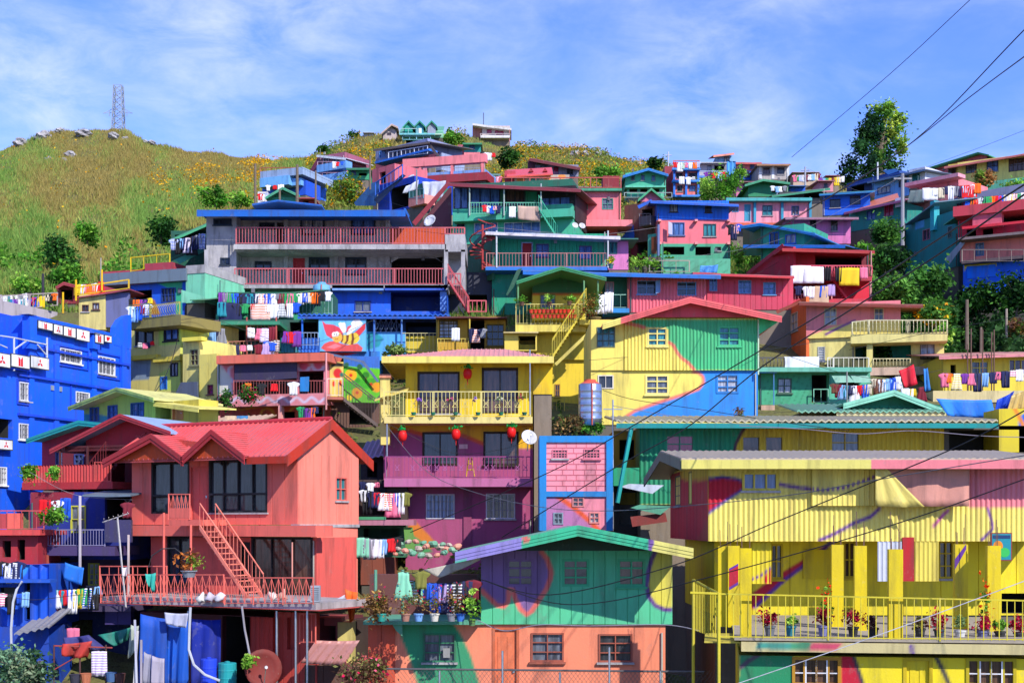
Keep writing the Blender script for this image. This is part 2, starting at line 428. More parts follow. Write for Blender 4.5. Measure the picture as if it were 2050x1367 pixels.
def mural(v, col, pnt, f, res):
    """painted shapes, measured on the photograph, laid on the wall itself; each point averages nine samples so the paint edge is soft"""
    v = np.array(v, float); acc = np.zeros((len(v), 3))
    for dx in (-.38, 0, .38):
        for dz in (-.38, 0, .38):
            X = v[:, 0] + f.u.x * dx * res; Y = v[:, 1] + f.u.y * dx * res; Zz = v[:, 2] + dz * res
            px = CX + FL * X / Y; py = HY - (Zz - ZC) * FL / Y; c = np.tile(np.array(lin(col)) * ALB, (len(v), 1))
            for shape, h in pnt:
                k = np.zeros(len(v), bool); j = len(shape) - 1
                for i in range(len(shape)):
                    xi, yi = shape[i]; xj, yj = shape[j]; j = i
                    if yi == yj: continue
                    k ^= ((yi > py) != (yj > py)) & (px < (xj - xi) * (py - yi) / (yj - yi) + xi)
                c[k] = np.array(lin(h)) * ALB
            acc += c / 9
    return np.concatenate([acc, np.ones((len(v), 1))], 1)
def inside(P, x, y):
    c = False; n = len(P); j = n - 1
    for i in range(n):
        xi, yi = P[i]; xj, yj = P[j]
        if (yi > y) != (yj > y) and x < (xj - xi) * (y - yi) / (yj - yi) + xi: c = not c
        j = i
    return c
def band(pts, t):
    """a ribbon of half-width t along a line of photo points"""
    L, Rr = [], []
    for i, p in enumerate(pts):
        a = pts[max(0, i-1)]; b = pts[min(len(pts)-1, i+1)]; dx, dy = b[0]-a[0], b[1]-a[1]; l = math.hypot(dx, dy) or 1
        L.append((p[0] - dy/l*t, p[1] + dx/l*t)); Rr.append((p[0] + dy/l*t, p[1] - dx/l*t))
    return L + Rr[::-1]
def ell(cx, cy, rx, ry, n=18): return [(cx + rx * math.cos(2*math.pi*i/n), cy + ry * math.sin(2*math.pi*i/n)) for i in range(n)]
# ---------------------------------------------------------------- camera, sun, sky
cam = bpy.data.cameras.new('camera'); cam.lens = FL / 2050 * 36; cam.sensor_width = 36; cam.shift_y = (HY - 683.5) / 2050
cam.clip_start = .5; cam.clip_end = 5000
co = bpy.data.objects.new('camera', cam); COL.objects.link(co); co.location = (0, 0, ZC); co.rotation_euler = (R(90), 0, 0); SC.camera = co
SUN = Vector((.47, -.64, .61)).normalized()
sl = bpy.data.lights.new('sun', 'SUN'); sl.energy = 3.2; sl.angle = R(.5); sl.color = (1, .95, .86)
so = bpy.data.objects.new('sun', sl); COL.objects.link(so); so.rotation_euler = SUN.to_track_quat('Z', 'Y').to_euler(); so.location = (40, -30, 90)
W = bpy.data.worlds.new('World'); SC.world = W; W.use_nodes = True; nt = W.node_tree; nt.nodes.clear()
out = nt.nodes.new('ShaderNodeOutputWorld'); bg = nt.nodes.new('ShaderNodeBackground'); nt.links.new(bg.outputs[0], out.inputs[0])
sky = nt.nodes.new('ShaderNodeTexSky'); sky.sky_type = 'NISHITA'; sky.sun_disc = False
sky.sun_elevation = math.asin(SUN.z); sky.sun_rotation = math.atan2(SUN.x, SUN.y)
sky.altitude = 1400; sky.air_density = 1.; sky.dust_density = .4; sky.ozone_density = 3.
tc = nt.nodes.new('ShaderNodeTexCoord')
def wn(scale, stretch, rot, detail, rough, dist=0.):
    mp = nt.nodes.new('ShaderNodeMapping'); mp.inputs['Scale'].default_value = stretch; mp.inputs['Rotation'].default_value = rot
    nt.links.new(tc.outputs['Generated'], mp.inputs[0]); n = nt.nodes.new('ShaderNodeTexNoise'); n.inputs['Scale'].default_value = scale
    n.inputs['Detail'].default_value = detail; n.inputs['Roughness'].default_value = rough; n.inputs['Distortion'].default_value = dist
    nt.links.new(mp.outputs[0], n.inputs[0]); return n.outputs[0]
tint = mixc(nt, 1., sky.outputs[0], (.47, .58, 1.02), 'MULTIPLY')
c1 = ramp(nt, wn(5.2, (1, 1, 1.9), (0, R(24), 0), 9, .56, .35), .34, .74)
c2 = ramp(nt, wn(15, (1, 1, 2.4), (0, R(30), 0), 8, .62, .4), .30, .75)
mul = nt.nodes.new('ShaderNodeMath'); mul.operation = 'MULTIPLY'; nt.links.new(c1, mul.inputs[0]); nt.links.new(c2, mul.inputs[1])
cl = nt.nodes.new('ShaderNodeMath'); cl.operation = 'MULTIPLY'; nt.links.new(mul.outputs[0], cl.inputs[0]); cl.inputs[1].default_value = .78; cl.use_clamp = True
nt.links.new(mixc(nt, cl.outputs[0], tint, (3.7, 3.9, 4.6)), bg.inputs[0]); bg.inputs[1].default_value = .15
SC.view_settings.view_transform = 'Standard'; SC.view_settings.look = 'None'; SC.view_settings.exposure = .95; SC.view_settings.gamma = 1
SC.cycles.max_bounces = 6; SC.cycles.diffuse_bounces = 3; SC.cycles.glossy_bounces = 2; SC.cycles.transmission_bounces = 3; SC.cycles.transparent_max_bounces = 4
SC.cycles.use_denoising = True

# ---------------------------------------------------------------- terrain, as heights seen from the photograph's distances
TPX = [-500, 0, 250, 500, 800, 1100, 1400, 1700, 2050, 2600]
TY = [24, 50, 58, 62, 66, 70, 76, 82, 90, 97, 105, 118, 140, 170, 210]
TP = [[1900]*10, [1450]*10, [1390, 1390, 1400, 1400, 1340, 1420, 1420, 1420, 1420, 1420],
      [1280, 1280, 1330, 1330, 1200, 1200, 1300, 1300, 1300, 1300], [1160, 1150, 1130, 1080, 1120, 1120, 1150, 1150, 1150, 1150],
      [1060, 1050, 980, 930, 960, 960, 960, 960, 960, 960], [950, 930, 880, 860, 870, 850, 870, 870, 870, 870],
      [850, 830, 830, 830, 810, 780, 810, 810, 820, 820], [740, 730, 740, 740, 730, 720, 730, 745, 775, 775],
      [650, 650, 650, 655, 655, 650, 650, 700, 715, 715], [590, 590, 583, 585, 590, 585, 612, 655, 660, 660],
      [535, 535, 525, 515, 500, 495, 562, 566, 570, 570], [470, 468, 455, 448, 425, 430, 462, 470, 460, 460],
      [402, 400, 385, 392, 392, 398, 410, 400, 400, 400], [350, 345, 322, 347, 335, 350, 378, 380, 380, 380]]
RPX = [-500, 0, 40, 100, 170, 250, 300, 400, 520, 620, 680, 720, 800, 870, 940, 1000, 1100, 1200, 1260, 1340, 1500, 1700, 1860, 2050, 2600]
RPY = [330, 306, 290, 266, 265, 270, 290, 311, 323, 323, 293, 276, 268, 270, 278, 288, 296, 307, 324, 338, 356, 364, 366, 364, 360]
TP = np.array(TP, float)
def terr_py(px, Y):
    px = np.asarray(px, float); Y = np.asarray(Y, float)
    cols = np.stack([np.interp(px, TPX, r) for r in TP]); rp = np.interp(px, RPX, RPY)
    yy = TY + [250, 300, 420, 700]; cols = np.concatenate([cols, [rp, rp + 45, rp + 190, rp + 420]])
    i = np.clip(np.searchsorted(yy, Y) - 1, 0, len(yy) - 2); y = np.array(yy); t = np.clip((Y - y[i]) / (y[i+1] - y[i]), 0, 1)
    k = np.arange(px.size).reshape(px.shape) if px.ndim else 0
    flat = cols.reshape(len(yy), -1); k = np.ravel(k); i = np.ravel(i); t = np.ravel(t)
    return (flat[i, k] * (1 - t) + flat[i + 1, k] * t).reshape(px.shape)
def bumps(px, Y):
    X = (px - CX) / FL * Y
    return (np.sin(X * .31 + Y * .17) + np.sin(X * .13 - Y * .29 + 1) + .6 * np.sin(X * .71 + Y * .63)) * .28 * np.clip((Y - 104) / 20, 0, 1)
def terr_z(px, Y): return ZC + (HY - terr_py(px, Y)) / FL * Y + bumps(px, Y)
gp = np.linspace(-460, 2510, 150); gy = np.concatenate([np.linspace(24, 110, 70), np.linspace(112, 260, 75), np.linspace(270, 700, 18)])
PX, YY = np.meshgrid(gp, gy); ZZ = terr_z(PX.ravel(), YY.ravel())
V = np.stack([(PX.ravel() - CX) / FL * YY.ravel(), YY.ravel(), ZZ], 1); n = len(gp)
me = bpy.data.meshes.new('hillside')
me.from_pydata(V.tolist(), [], [(j*n+i, j*n+i+1, (j+1)*n+i+1, (j+1)*n+i) for j in range(len(gy)-1) for i in range(n-1)])
me.polygons.foreach_set('use_smooth', [True] * len(me.polygons))
m, nt_, b_ = nodes('hillside_soil')
c = mixc(nt_, ramp(nt_, noise(nt_, .12, world=True), .35, .65), (.15, .13, .035), (.10, .115, .025))
c = mixc(nt_, ramp(nt_, noise(nt_, 1.2, world=True), .45, .7, 0, .7), c, (.07, .05, .025))
nt_.links.new(c, b_.inputs['Base Color']); b_.inputs['Roughness'].default_value = .95; bump(nt_, b_, noise(nt_, 3, world=True), .3, .8)
me.materials.append(m); o = bpy.data.objects.new('hillside', me); COL.objects.link(o); structure(o)
# a wide floor that reaches the horizon under and around the slope
q = MB(); q.poly([(-3000, -600, -40), (3000, -600, -40), (3000, 4000, -40), (-3000, 4000, -40)]); structure(q.build('ground', m))

# ---------------------------------------------------------------- plants
def tri_mesh(name, P, cols, mat, parent=None, k=3):
    """P: (n,k,3) separate faces, cols (n,3)"""
    P = np.asarray(P, float); n = len(P); me = bpy.data.meshes.new(name); flat = P.reshape(-1, 3)
    if parent is not None:
        inv = np.array(parent_world(parent).inverted()); flat = flat @ inv[:3, :3].T + inv[:3, 3]
    me.vertices.add(n * k); me.vertices.foreach_set('co', flat.ravel()); me.loops.add(n * k); me.loops.foreach_set('vertex_index', np.arange(n * k))
    me.polygons.add(n); me.polygons.foreach_set('loop_start', np.arange(n) * k)
    me.update(calc_edges=True); a = me.attributes.new('Col', 'FLOAT_COLOR', 'POINT')
    a.data.foreach_set('color', np.repeat(np.concatenate([cols, np.ones((n, 1))], 1), k, 0).astype(np.float32).ravel())
    me.materials.append(mat); o = bpy.data.objects.new(name, me); COL.objects.link(o)
    if parent is not None: o.parent = parent
    return o
LEAF = lambda: attr_mat('leaf', leaf=True)
def pal(s): return np.array([lin(h) for h in s.split()])
G_DARK = pal('2E5A22 3C6B28 244A1E 4A7A30 1E3E1C'); G_MID = pal('4F8A2C 6FA63A 3F7426 86B548 58902F'); G_LITE = pal('8DBB4A A6C85A 6FA63A 5C9436')
G_BLUE = pal('2C5630 3B6A3A 4A7A3A 6C8F3E 24462C 87A04A'); DRY = pal('8A6A3A 6B4A2A A5824A 7A5A48 5E7A34'); FLOW = pal('F2B81E E8A414 F7C93A D9920F'); RED = pal('A81E3A C22A48 8A1830 6E1428')
def leaf_quads(C, size, cols, up=.3, asp=1.9):
    n = len(C); nrm = rng.normal(size=(n, 3)); nrm[:, 2] = np.abs(nrm[:, 2]) + up; nrm /= np.linalg.norm(nrm, axis=1)[:, None]
    a = np.cross(nrm, rng.normal(size=(n, 3))); a /= np.linalg.norm(a, axis=1)[:, None]; b = np.cross(nrm, a)
    s = (size * rng.uniform(.6, 1.35, n))[:, None]; a = a * s * .5; b = b * s * .5 / asp
    return np.stack([C - a, C - b * 1. + a * .1, C + a, C + b + a * .1], 1), cols
def crown_pts(c, rad, n, clumps=26, tight=.3, palette=G_MID, shell=.55):
    c = np.array(c, float); rad = np.array(rad, float)
    d = rng.normal(size=(clumps, 3)); d /= np.linalg.norm(d, axis=1)[:, None]
    cen = c + d * rad * (rng.uniform(shell ** 2, 1, clumps) ** .5)[:, None] * rng.uniform(.45, 1.12, (clumps, 1))
    k = rng.integers(0, clumps, n); sz = rng.uniform(.45, 1.4, clumps)[k]
    P = cen[k] + rng.normal(size=(n, 3)) * rad.min() * tight * sz[:, None]
    base = (palette[rng.integers(0, len(palette), clumps)] * rng.uniform(.6, 1.4, (clumps, 1)))[k]; col = base * rng.uniform(.7, 1.25, (n, 1)) * np.array([1, 1, 1])
    return P, col
def plant(name, label, cat, px, py, Y, rx, rz, n=900, size=.3, palette=G_MID, clumps=24, stem=True, base=None, group=None, flowers=0, fpal=FLOW, ry=None, tight=.3):
    """photo centre, radii in photo pixels; a trunk with limbs under a crown of separate leaves"""
    c = at(px, py, Y); s = Y / FL; rad = (rx * s, (ry or rx) * s, rz * s)
    zb = c.z - rad[2] if base is None else at(px, base, Y).z
    e = bpy.data.objects.new(name, None); COL.objects.link(e); e.location = (c.x, c.y, zb); e.empty_display_size = .3; tag(e, label, cat, group)
    P, col = crown_pts(c, rad, n, clumps, tight, palette)
    Q, col = leaf_quads(P, size, col)
    if flowers:
        d = rng.normal(size=(flowers, 3)); d /= np.linalg.norm(d, axis=1)[:, None]
        FQ, fc = leaf_quads(np.array(c) + d * np.array(rad) * rng.uniform(.75, 1.08, (flowers, 1)), size * .8, fpal[rng.integers(0, len(fpal), flowers)], asp=1.1)
        Q = np.concatenate([Q, FQ]); col = np.concatenate([col, fc])
    tri_mesh('crown', Q, col, LEAF(), e, 4)
    if stem:
        q = MB(); r = max(.02, rad[0] * .07); q.tube([(c.x, c.y, zb - .1), (c.x + r, c.y, c.z - rad[2] * .3), (c.x, c.y, c.z + rad[2] * .4)], [r, r * .75, r * .3], 6)
        for i in range(5):
            g = i * 1.26; z0 = c.z + rad[2] * (-.35 + i * .13)
            q.tube([(c.x, c.y, z0), (c.x + math.cos(g) * rad[0] * .4, c.y + math.sin(g) * rad[1] * .4, z0 + rad[2] * .22), (c.x + math.cos(g) * rad[0] * .75, c.y + math.sin(g) * rad[1] * .75, z0 + rad[2] * .5)], [r * .5, r * .33, r * .12], 5)
        q.build('trunk', '@wood', e)
    return e
# hill grass and wild sunflowers: nobody could count them
def scatter(n, px0, px1, y0, y1, keep):
    px = rng.uniform(px0, px1, n); Y = y0 + (y1 - y0) * rng.uniform(0, 1, n); k = keep(px, Y); px, Y = px[k], Y[k]
    return px, Y, (px - CX) / FL * Y, terr_z(px, Y)
def blob(px, py, seed=0):
    return np.sin(px * .021 + seed) + np.sin(py * .037 + px * .009 + 2 * seed) + np.sin(px * .055 - py * .041 + seed * 3) * .7 + np.sin(px * .11 + py * .09) * .4
def grass(name, n, px0, px1, y0, y1, keep, h0, h1, wd, pals):
    px, Y, X, Z = scatter(n, px0, px1, y0, y1, keep); n = len(px); py = terr_py(px, Y)
    h = rng.uniform(h0, h1, n) * (1 + .35 * np.clip(blob(px * 1.7, py * 2.2, 5), -1, 2)); t = rng.uniform(0, 6.28, n); w = wd * rng.uniform(.6, 1.4, n)
    B = np.stack([X, Y, Z - .05], 1); S = np.stack([np.cos(t) * w, np.sin(t) * w * .6, np.zeros(n)], 1); T = np.stack([rng.normal(0, .3, n) * h, rng.normal(0, .3, n) * h, h], 1)
    mixv = np.clip(blob(px, py, 1) * .33 + .5 + np.clip((py - 420) / 320, -.45, .45) + rng.normal(0, .3, n), 0, .999)
    cols = pals[(mixv * len(pals)).astype(int)] * rng.uniform(.75, 1.25, (n, 1))
    return stuff(tri_mesh(name, np.stack([B - S, B + S, B + T], 1), cols, LEAF()))
HP = pal('9A7E42 A08848 8F8242 A89E56 A2A256 9AA456 8CA054 7E9A50 72924A')
def clear(px, Y):
    k = np.ones(px.size, bool)
    for a, b, y0, y1 in ((785, 895, 205, 270), (935, 1030, 222, 262), (722, 800, 236, 275), (910, 966, 172, 200), (745, 890, 158, 184), (1005, 1165, 150, 174)): k &= ~((px > a) & (px < b) & (Y > y0) & (Y < y1))
    return k
HP2 = pal('9A8A50 948648 8F844A 968E50 98964E 9A9E54 94A052 8A9E50 7E984A 729244')
grass('hill_grass', 170000, -60, 640, 100, 256, lambda px, Y: (px < 560) | (Y > 170), .3, .85, .075, HP2)
grass('far_hill_grass', 60000, 600, 2150, 150, 256, lambda px, Y: px > 0, .2, .7, .11, HP2)
grass('lower_slope_grass', 40000, 560, 2150, 96, 175, lambda px, Y: px > 0, .3, .9, .09, pal('6E7A3A 7F8A44 5E7A34 8A8A4A 4F6E2E'))
def flowers(name, n, px0, px1, y0, y1, keep):
    px, Y, X, Z = scatter(n, px0, px1, y0, y1, keep); n = len(px)
    C = np.stack([X, Y, Z + rng.uniform(.35, 1.25, n)], 1)
    Q, c = leaf_quads(C, .27, FLOW[rng.integers(0, 4, n)] * rng.uniform(.8, 1.15, (n, 1)), .6, 1.1)
    return stuff(tri_mesh(name, Q, c, LEAF(), None, 4))
def leafy(name, n, px0, px1, y0, y1, keep, p, size=.55, h=2.):
    px, Y, X, Z = scatter(n, px0, px1, y0, y1, keep); n = len(px)
    C = np.stack([X, Y, Z + rng.uniform(.05, 1, n) * h * np.clip(.7 + .5 * blob(px * 2.2, Y * 9, 3), .15, 1.6)], 1)
    k = np.clip(((blob(px * 2.6, Y * 13, 8) + rng.normal(0, .7, n)) * .25 + .5), 0, .99) * len(p)
    Q, c = leaf_quads(C, size, p[k.astype(int)] * rng.uniform(.7, 1.25, (n, 1)))
    return stuff(tri_mesh(name, Q, c, LEAF(), None, 4))
def fl1(px, Y):
    py = terr_py(px, Y); v = blob(px * 1.5, py * 2, 4)
    core = np.exp(-((px - 430) / 120) ** 2 - ((py - 368) / 34) ** 2) * 3 + np.exp(-((px - 560) / 60) ** 2 - ((py - 335) / 16) ** 2) * 2
    return (core + .25 * v + rng.normal(0, .8, px.size) + .6 * blob(px * 3, py * 5, 7) > 2.85) | (rng.uniform(0, 1, px.size) < .0015)
flowers('wild_sunflowers', 52000, -60, 640, 110, 252, fl1)
def fl2(px, Y):
    py = terr_py(px, Y); return clear(px, Y) & (blob(px * 2, py * 3, 2) * .8 + rng.normal(0, .6, px.size) - .1 > 0)
flowers('wild_sunflower_slope', 24000, 610, 1330, 150, 255, fl2)
leafy('sunflower_leaves', 42000, 610, 1340, 150, 252, clear, pal('7A8A38 6A8234 8F9A44 7B8F3C 566F2E 9A8A44'), .42, 1.15)
leafy('slope_brush', 12000, -60, 560, 101, 124, lambda px, Y: blob(px * 1.4, Y * 6, 6) > .3, G_MID, .38, 1.3)
leafy('creepers', 34000, 1726, 1935, 92, 122, lambda px, Y: px > 0, pal('2F5A24 3C6B2C 4A7F34 28501F 5C8F3C 6BA044'), .48, 1.9)
leafy('shaded_creepers', 16000, 1900, 2150, 88, 104, lambda px, Y: px > 0, pal('2A4A22 34562A 3C6230 24401E'), .48, 1.9)  # gully shade put into the darker leaf greens
leafy('gap_greenery', 16000, 1190, 1540, 104, 150, lambda px, Y: blob(px * 2, Y * 8, 9) > 0, G_MID, .4, 1.2)
leafy('ditch_greenery', 12000, 300, 1300, 62, 98, lambda px, Y: blob(px * 2, Y * 8, 12) > .2, pal('4A6A2E 6A7A3A 7A6A3A 5C7F34'), .3, .8)
def Z(ox, oy, s, *p): return [(ox + p[i] / s, oy + p[i+1] / s) for i in range(0, len(p), 2)]
def loop(P, t): return band(P + P[:2], t)
# ================================================================ red house with the twin front gables
RD = 'EC7467'; RD2 = 'E0645C'; RD3 = 'F08A78'  # front red and paler side red carry shade and sunlight in their colour
h = House('red_house', 'red two storey house with twin front gables and an outside staircase', 'house', 265, 61.2, 595, 57, 1205)
BLK = '17171A'
h.wall(264, 595, 915, 1050, RD, 3.9, 0, [(304, 927, 378, 1026, BLK, 2, 1, 'k', 0, .09), (419, 921, 534, 1024, BLK, 4, 1, 'k', 0, .09), ('D', 380, 933, 417, 1049, RD2)], boards=.62,
       top=[(300, 874), (312, 872), (372, 915), (430, 870), (490, 914)])
sd = F(595, 57, 718, 60.4)
x, zt = sd.xz(596, 905); _, zb = sd.xz(596, 1051); x1, _ = sd.xz(717, 1051)
for (a, b), (c, d) in (((304, 378), (927, 1026)), ((419, 534), (921, 1024))):
    q = MB(); X0, X1, Z0, Z1 = h.rect(a, c, b, d); q.box(h, X0, X1, -.11, .03, Z0 + (Z1 - Z0) * .32, Z0 + (Z1 - Z0) * .36); q.build('transom', BLK, h.o)
# side gable wall (boarded), ridge over its middle
h.wall(596.5, 718, 908, 1051, RD3, .18, 0, [(673, 956, 694, 1001, RD, 2, 2, 't')], f=sd, name='side_wall', boards=.5, top=[(660, 850)])
h.wall(302, 634, 1074, 1206, RD2, 2.8, -.6, [(505, 1076, 625, 1190, BLK, 3, 1, 'n', 0, .09), ('D', 482, 1086, 499, 1192, '241512', BLK), (337, 1074, 382, 1169, BLK, 2, 1, 'k', 0, .08)], name='lower_wall')
sl_ = F(634, 57.6, 716, 60.1)
h.wall(634.5, 716, 1054, 1199, RD3, .3, 0, [(656, 1099, 675, 1153, '6A3A3A', 2, 1, 'g', .16), (692, 1095, 706, 1144, '6A3A3A', 2, 1, 'g', .16)], f=sl_, name='lower_side_wall')
h.slab(250, 632, 1051, 1074, RD, .55, -.6, name='floor_beam')
h.box('ledge', 600, 720, 1049, 1055, -.2, .25, '@c', sd)
# roof: main slope with standing seams, back slope, two dormer gables
_, ze = h.xz(568, 912, 1.); xe0, _ = h.xz(208, 930, 1.); xe1, _ = h.xz(567, 912, 1.)
xr1 = h.xz(664, 840, -2.)[0]; zr = h.xz(664, 840, -2.)[1]
WR = -2.; xe1 = max(xe1, xr1 - .1); x1r = xr1; K = (zr - ze) / (1. - WR)
def rz(w): return ze + (1. - w) * K if w > WR else zr - (WR - w) * K
SEAM = '~DC5C5E'
q = MB()
for wa, wb in ((1., WR), (WR, -5.)):
    q.hexa([h.W(x, w, rz(w) + dz) for dz in (-.10, 0) for x, w in ((xe0, wa), (x1r, wa), (x1r, wb), (xe0, wb))])
for x in spread(xe0 + .1, x1r - .02, .27):
    for wa, wb in ((1.01, WR), (WR, -5.01)): q.hexa([h.W(xx, w, rz(w) + dz) for dz in (-.01, .05) for xx, w in ((x - .025, wa), (x + .025, wa), (x + .025, wb), (x - .025, wb))])
roof = q.build('roof', SEAM, h.o)
q = MB(); q.tube([h.W(xe0, WR, zr + .05), h.W(x1r, WR, zr + .05)], .09, 6); q.build('ridge_cap', 'C43A44', roof)
q = MB()
for wa, wb in ((1.02, WR), (WR, -5.)): q.hexa([h.W(x, w, rz(w) + dz) for dz in (-.42, .03) for x, w in ((x1r - .002, wa), (x1r + .05, wa), (x1r + .05, wb), (x1r - .002, wb))])
q.build('barge_board', 'B83A2C', roof); q = MB()
q.hexa([h.W(x, w, ze + dz) for dz in (-.30, -.02) for x, w in ((h.xz(495, 916, 1.)[0], 1.05), (x1r, 1.05), (x1r, 1.003), (h.xz(495, 916, 1.)[0], 1.003))])
q.build('fascia', 'B83A2C', roof)
for L, A, Rr in (((214, 929), (310, 871), (374, 921)), ((370, 921), (431, 863), (497, 915))):
    (xl, zl), (xa, za), (xq, zq) = [h.xz(*p, 1.02) for p in (L, A, Rr)]
    wa = 1. - (za - ze) / K; q = MB()
    zl = ze - .02; zq = ze - .02
    for (xs, zs) in ((xl, zl), (xq, zq)):
        q.poly([h.W(xs, 1.22, zs + .03), h.W(xa, 1.22, za + .03), h.W(xa, wa, za + .03), h.W(xs, 1., zs + .05)])
        q.poly([h.W(xs, 1.22, zs - .05), h.W(xa, 1.22, za - .05), h.W(xa, wa, za - .05), h.W(xs, 1., zs - .02)])
        for t in spread(.05, .95, .09): # seams
            p0 = Vector(h.W(xs + (xa - xs) * t, 1.22, zs + (za - zs) * t + .05)); wq = 1. + (wa - 1.) * t; q.tube([p0, h.W(xs + (xa - xs) * t, wq, zs + (za - zs) * t + .06)], .025, 4)
    d = q.build('dormer_roof', SEAM, roof)
    g = MB()
    for (xs, zs) in ((xl, zl), (xq, zq)):
        for k0, k1, ww in ((.06, -.14, 1.30), (-.14, -.30, 1.27)):
            g.hexa([h.W(x, w, z + k) for k in (k1, k0) for x, w, z in ((xs, ww, zs), (xa, ww, za), (xa, 1.222, za), (xs, 1.222, zs))])
    g.build('fascia', 'A8343A', d)
    g = MB(); g.poly([h.W(xl + .1, 1.0, zl - .06), h.W(xq - .1, 1.0, zq - .06), h.W(xa, 1.0, za - .08)]); g.build('soffit', 'C9502E', d)  # dark orange: eave shade put into the soffit colour
# terrace, railings, staircase
h.slab(200, 640, 1207, 1222, 'C9544C', 3.4, -.6, name='terrace_slab')
h.slab(205, 632, 1205.5, 1207, '@c', 3.2, -.6, name='terrace_floor')
h.rail(202, 448, 1150, 1207, RD, 3.3, step=.34, post=1.5, cross=True); h.rail(450, 627, 1156, 1210, RD, 3.3, step=.3, post=1.1, cross=True)
h.rail(200, 334, 1133, 1190, RD, 1.6, step=.5, post=1.6)
h.stair(400, 1052, 497, 1196, RD3, 1.6, .95, 13)
h.box('landing', 338, 402, 1040, 1052, .05, 1.6, RD)
h.rail(338, 380, 989, 1040, RD, 1.6, step=.2, cross=True); h.box('landing_panel', 338, 381, 1017, 1036, 1.56, 1.62, RD)
for x, y0, y1 in ((328, 1026, 1200), (382, 1050, 1205)): h.post(x, y0, y1, RD, 2.2, .05)
h.post(257, 1070, 1205, 'C9B8B4', 2.6, .05); h.post(585, 1085, 1160, 'E09A8A', 1.7, .03)
# undercroft of the terrace
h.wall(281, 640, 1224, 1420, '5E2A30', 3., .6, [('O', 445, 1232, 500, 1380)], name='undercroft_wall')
h.wall(501, 546, 1234, 1420, 'D4483E', .15, 1.6, (), corr=.22, name='corrugated_panel')
h.wall(550, 634, 1224, 1420, 'D8544A', .2, 1.2, [('O', 575, 1235, 590, 1300)], boards=.4, name='brick_panel')
for x, y in ((377, 1420), (592, 1420), (554, 1420), (615, 1420)): h.post(x, 1222, y, '@steel', 3.2, .045)
h.rail(600, 632, 1228, 1288, RD, 2.6, step=.18)

# ================================================================ yellow and purple house with three balconies
YL = 'EDCB3E'; YP = 'F0DE72'; PU = 'AA5078'; PU2 = '944468'
h = House('yellow_purple_house', 'three storey house painted yellow above and purple below with ornate balconies', 'house', 812, 65, 1067, 65, 1112)
S3 = lambda *p: Z(700, 660, 3.107, *p)
DBR = '2E2014'
h.wall(812, 1067, 721, 846, YL, 6, 0, [(837, 745, 919, 826, DBR, 2, 1, 'n', 0, .09), (966, 737, 1036, 826, DBR, 2, 1, 'n', 0, .09)], boards=1.1, name='upper_wall')
pm = [(S3(200,650, 350,625, 450,655, 560,645, 700,655, 840,715, 960,735, 1145,740, 1145,1400, 200,1400), PU), (band(S3(200,645, 350,620, 450,650, 560,640, 700,655, 840,712, 960,730), 4), 'D9603C')]
h.wall(768, 1067, 846, 972, 'E8B236', 6, -.0, [(847, 866, 915, 930, DBR, 2, 1, 'k', 0, .09), (969, 865, 1037, 930, DBR, 2, 1, 'k', 0, .09)], pnt=pm, name='middle_wall')
pm = [(S3(400,1180, 560,1345, 350,1400, 340,1255), 'D9803C'), (S3(350,1250, 430,1300, 520,1380, 340,1400), '4A9A5C')]
h.wall(812, 1067, 972, 1150, PU, 6, 0.003, [(854, 990, 909, 1037, 'E4E0EA', 4, 1, 'b', .17), (974, 989, 1030, 1037, 'DAD4DC', 4, 1, 'n', .17)], pnt=pm, name='lower_wall')
h.box('pilaster', 928, 944, 974, 1110, .004, .09, PU2)
h.wall(1067.5, 1106, 716, 789, 'F0C838', 3.5, .3, (), name='side_bay')
h.slab(769, 1066, 834, 847, 'E6D488', 1.5); h.slab(769, 1066, 957, 974, 'BC6E98', 1.5)
h.rail(769, 1062, 784, 834, 'E4D68A', 1.42, step=.17, r=.018, post=1.9)
h.rail(772, 1062, 914, 957, '96487A', 1.42, step=.17, r=.018, post=2.2)
def star(x, y0, y1, w, c):
    q = MB(); k = (y1 - y0) / 2; P = lambda dx, dy: h.pt(x + dx * k, (y0 + y1) / 2 + dy * k, w)
    for a, b in (((-.8, -1), (.8, 1)), ((.8, -1), (-.8, 1)), ((-.8, 1), (.8, 1)), ((-.5, 0), (.5, 0))): q.tube([P(*a), P(*b)], .014, 4)
    q.build('railing_ornament', c, h.o)
for x in (777, 794, 828, 851, 871, 891, 911, 931, 973, 996, 1016, 1037): star(x, 800, 815, 1.44, 'E4D68A')
for x in (795, 826, 841, 858, 874, 891, 906, 923, 958, 973, 987, 1036, 1052): star(x, 930, 941, 1.44, 'B06A9C')
# hipped roof with yellow soffit
xl, ze = h.xz(764, 714, 1.5); xr, ze2 = h.xz(1107, 707, 1.5); zr = h.xz(954, 699, -2.4)[1]; xa = h.xz(930, 700, -2.4)[0]; xb = h.xz(1010, 700, -2.4)[0]
q = MB(); E = [(xl, 1.5, ze), (xr, 1.5, ze), (xr, -6.4, ze), (xl, -6.4, ze)]; A, B = (xa, -2.4, zr), (xb, -2.4, zr)
for P in ((E[0], E[1], B, A), (E[1], E[2], B), (E[2], E[3], A, B), (E[3], E[0], A)): q.poly([h.W(*p) for p in P])
for x in spread(xl + .2, xr - .2, .22):   # sheet ribs up the front slope
    t = 1. if xa <= x <= xb else ((x - xl) / (xa - xl) if x < xa else (xr - x) / (xr - xb)); q.tube([h.W(x, 1.5, ze + .01), h.W(x, 1.5 - 3.9 * t, ze + (zr - ze) * t + .01)], .03, 4, False)
roof = q.build('roof', '~E79A94', h.o)
q = MB(); q.poly([h.W(x, w, ze - .2) for x, w, z in E]); q.build('soffit', 'E9C440', roof)
q = MB()
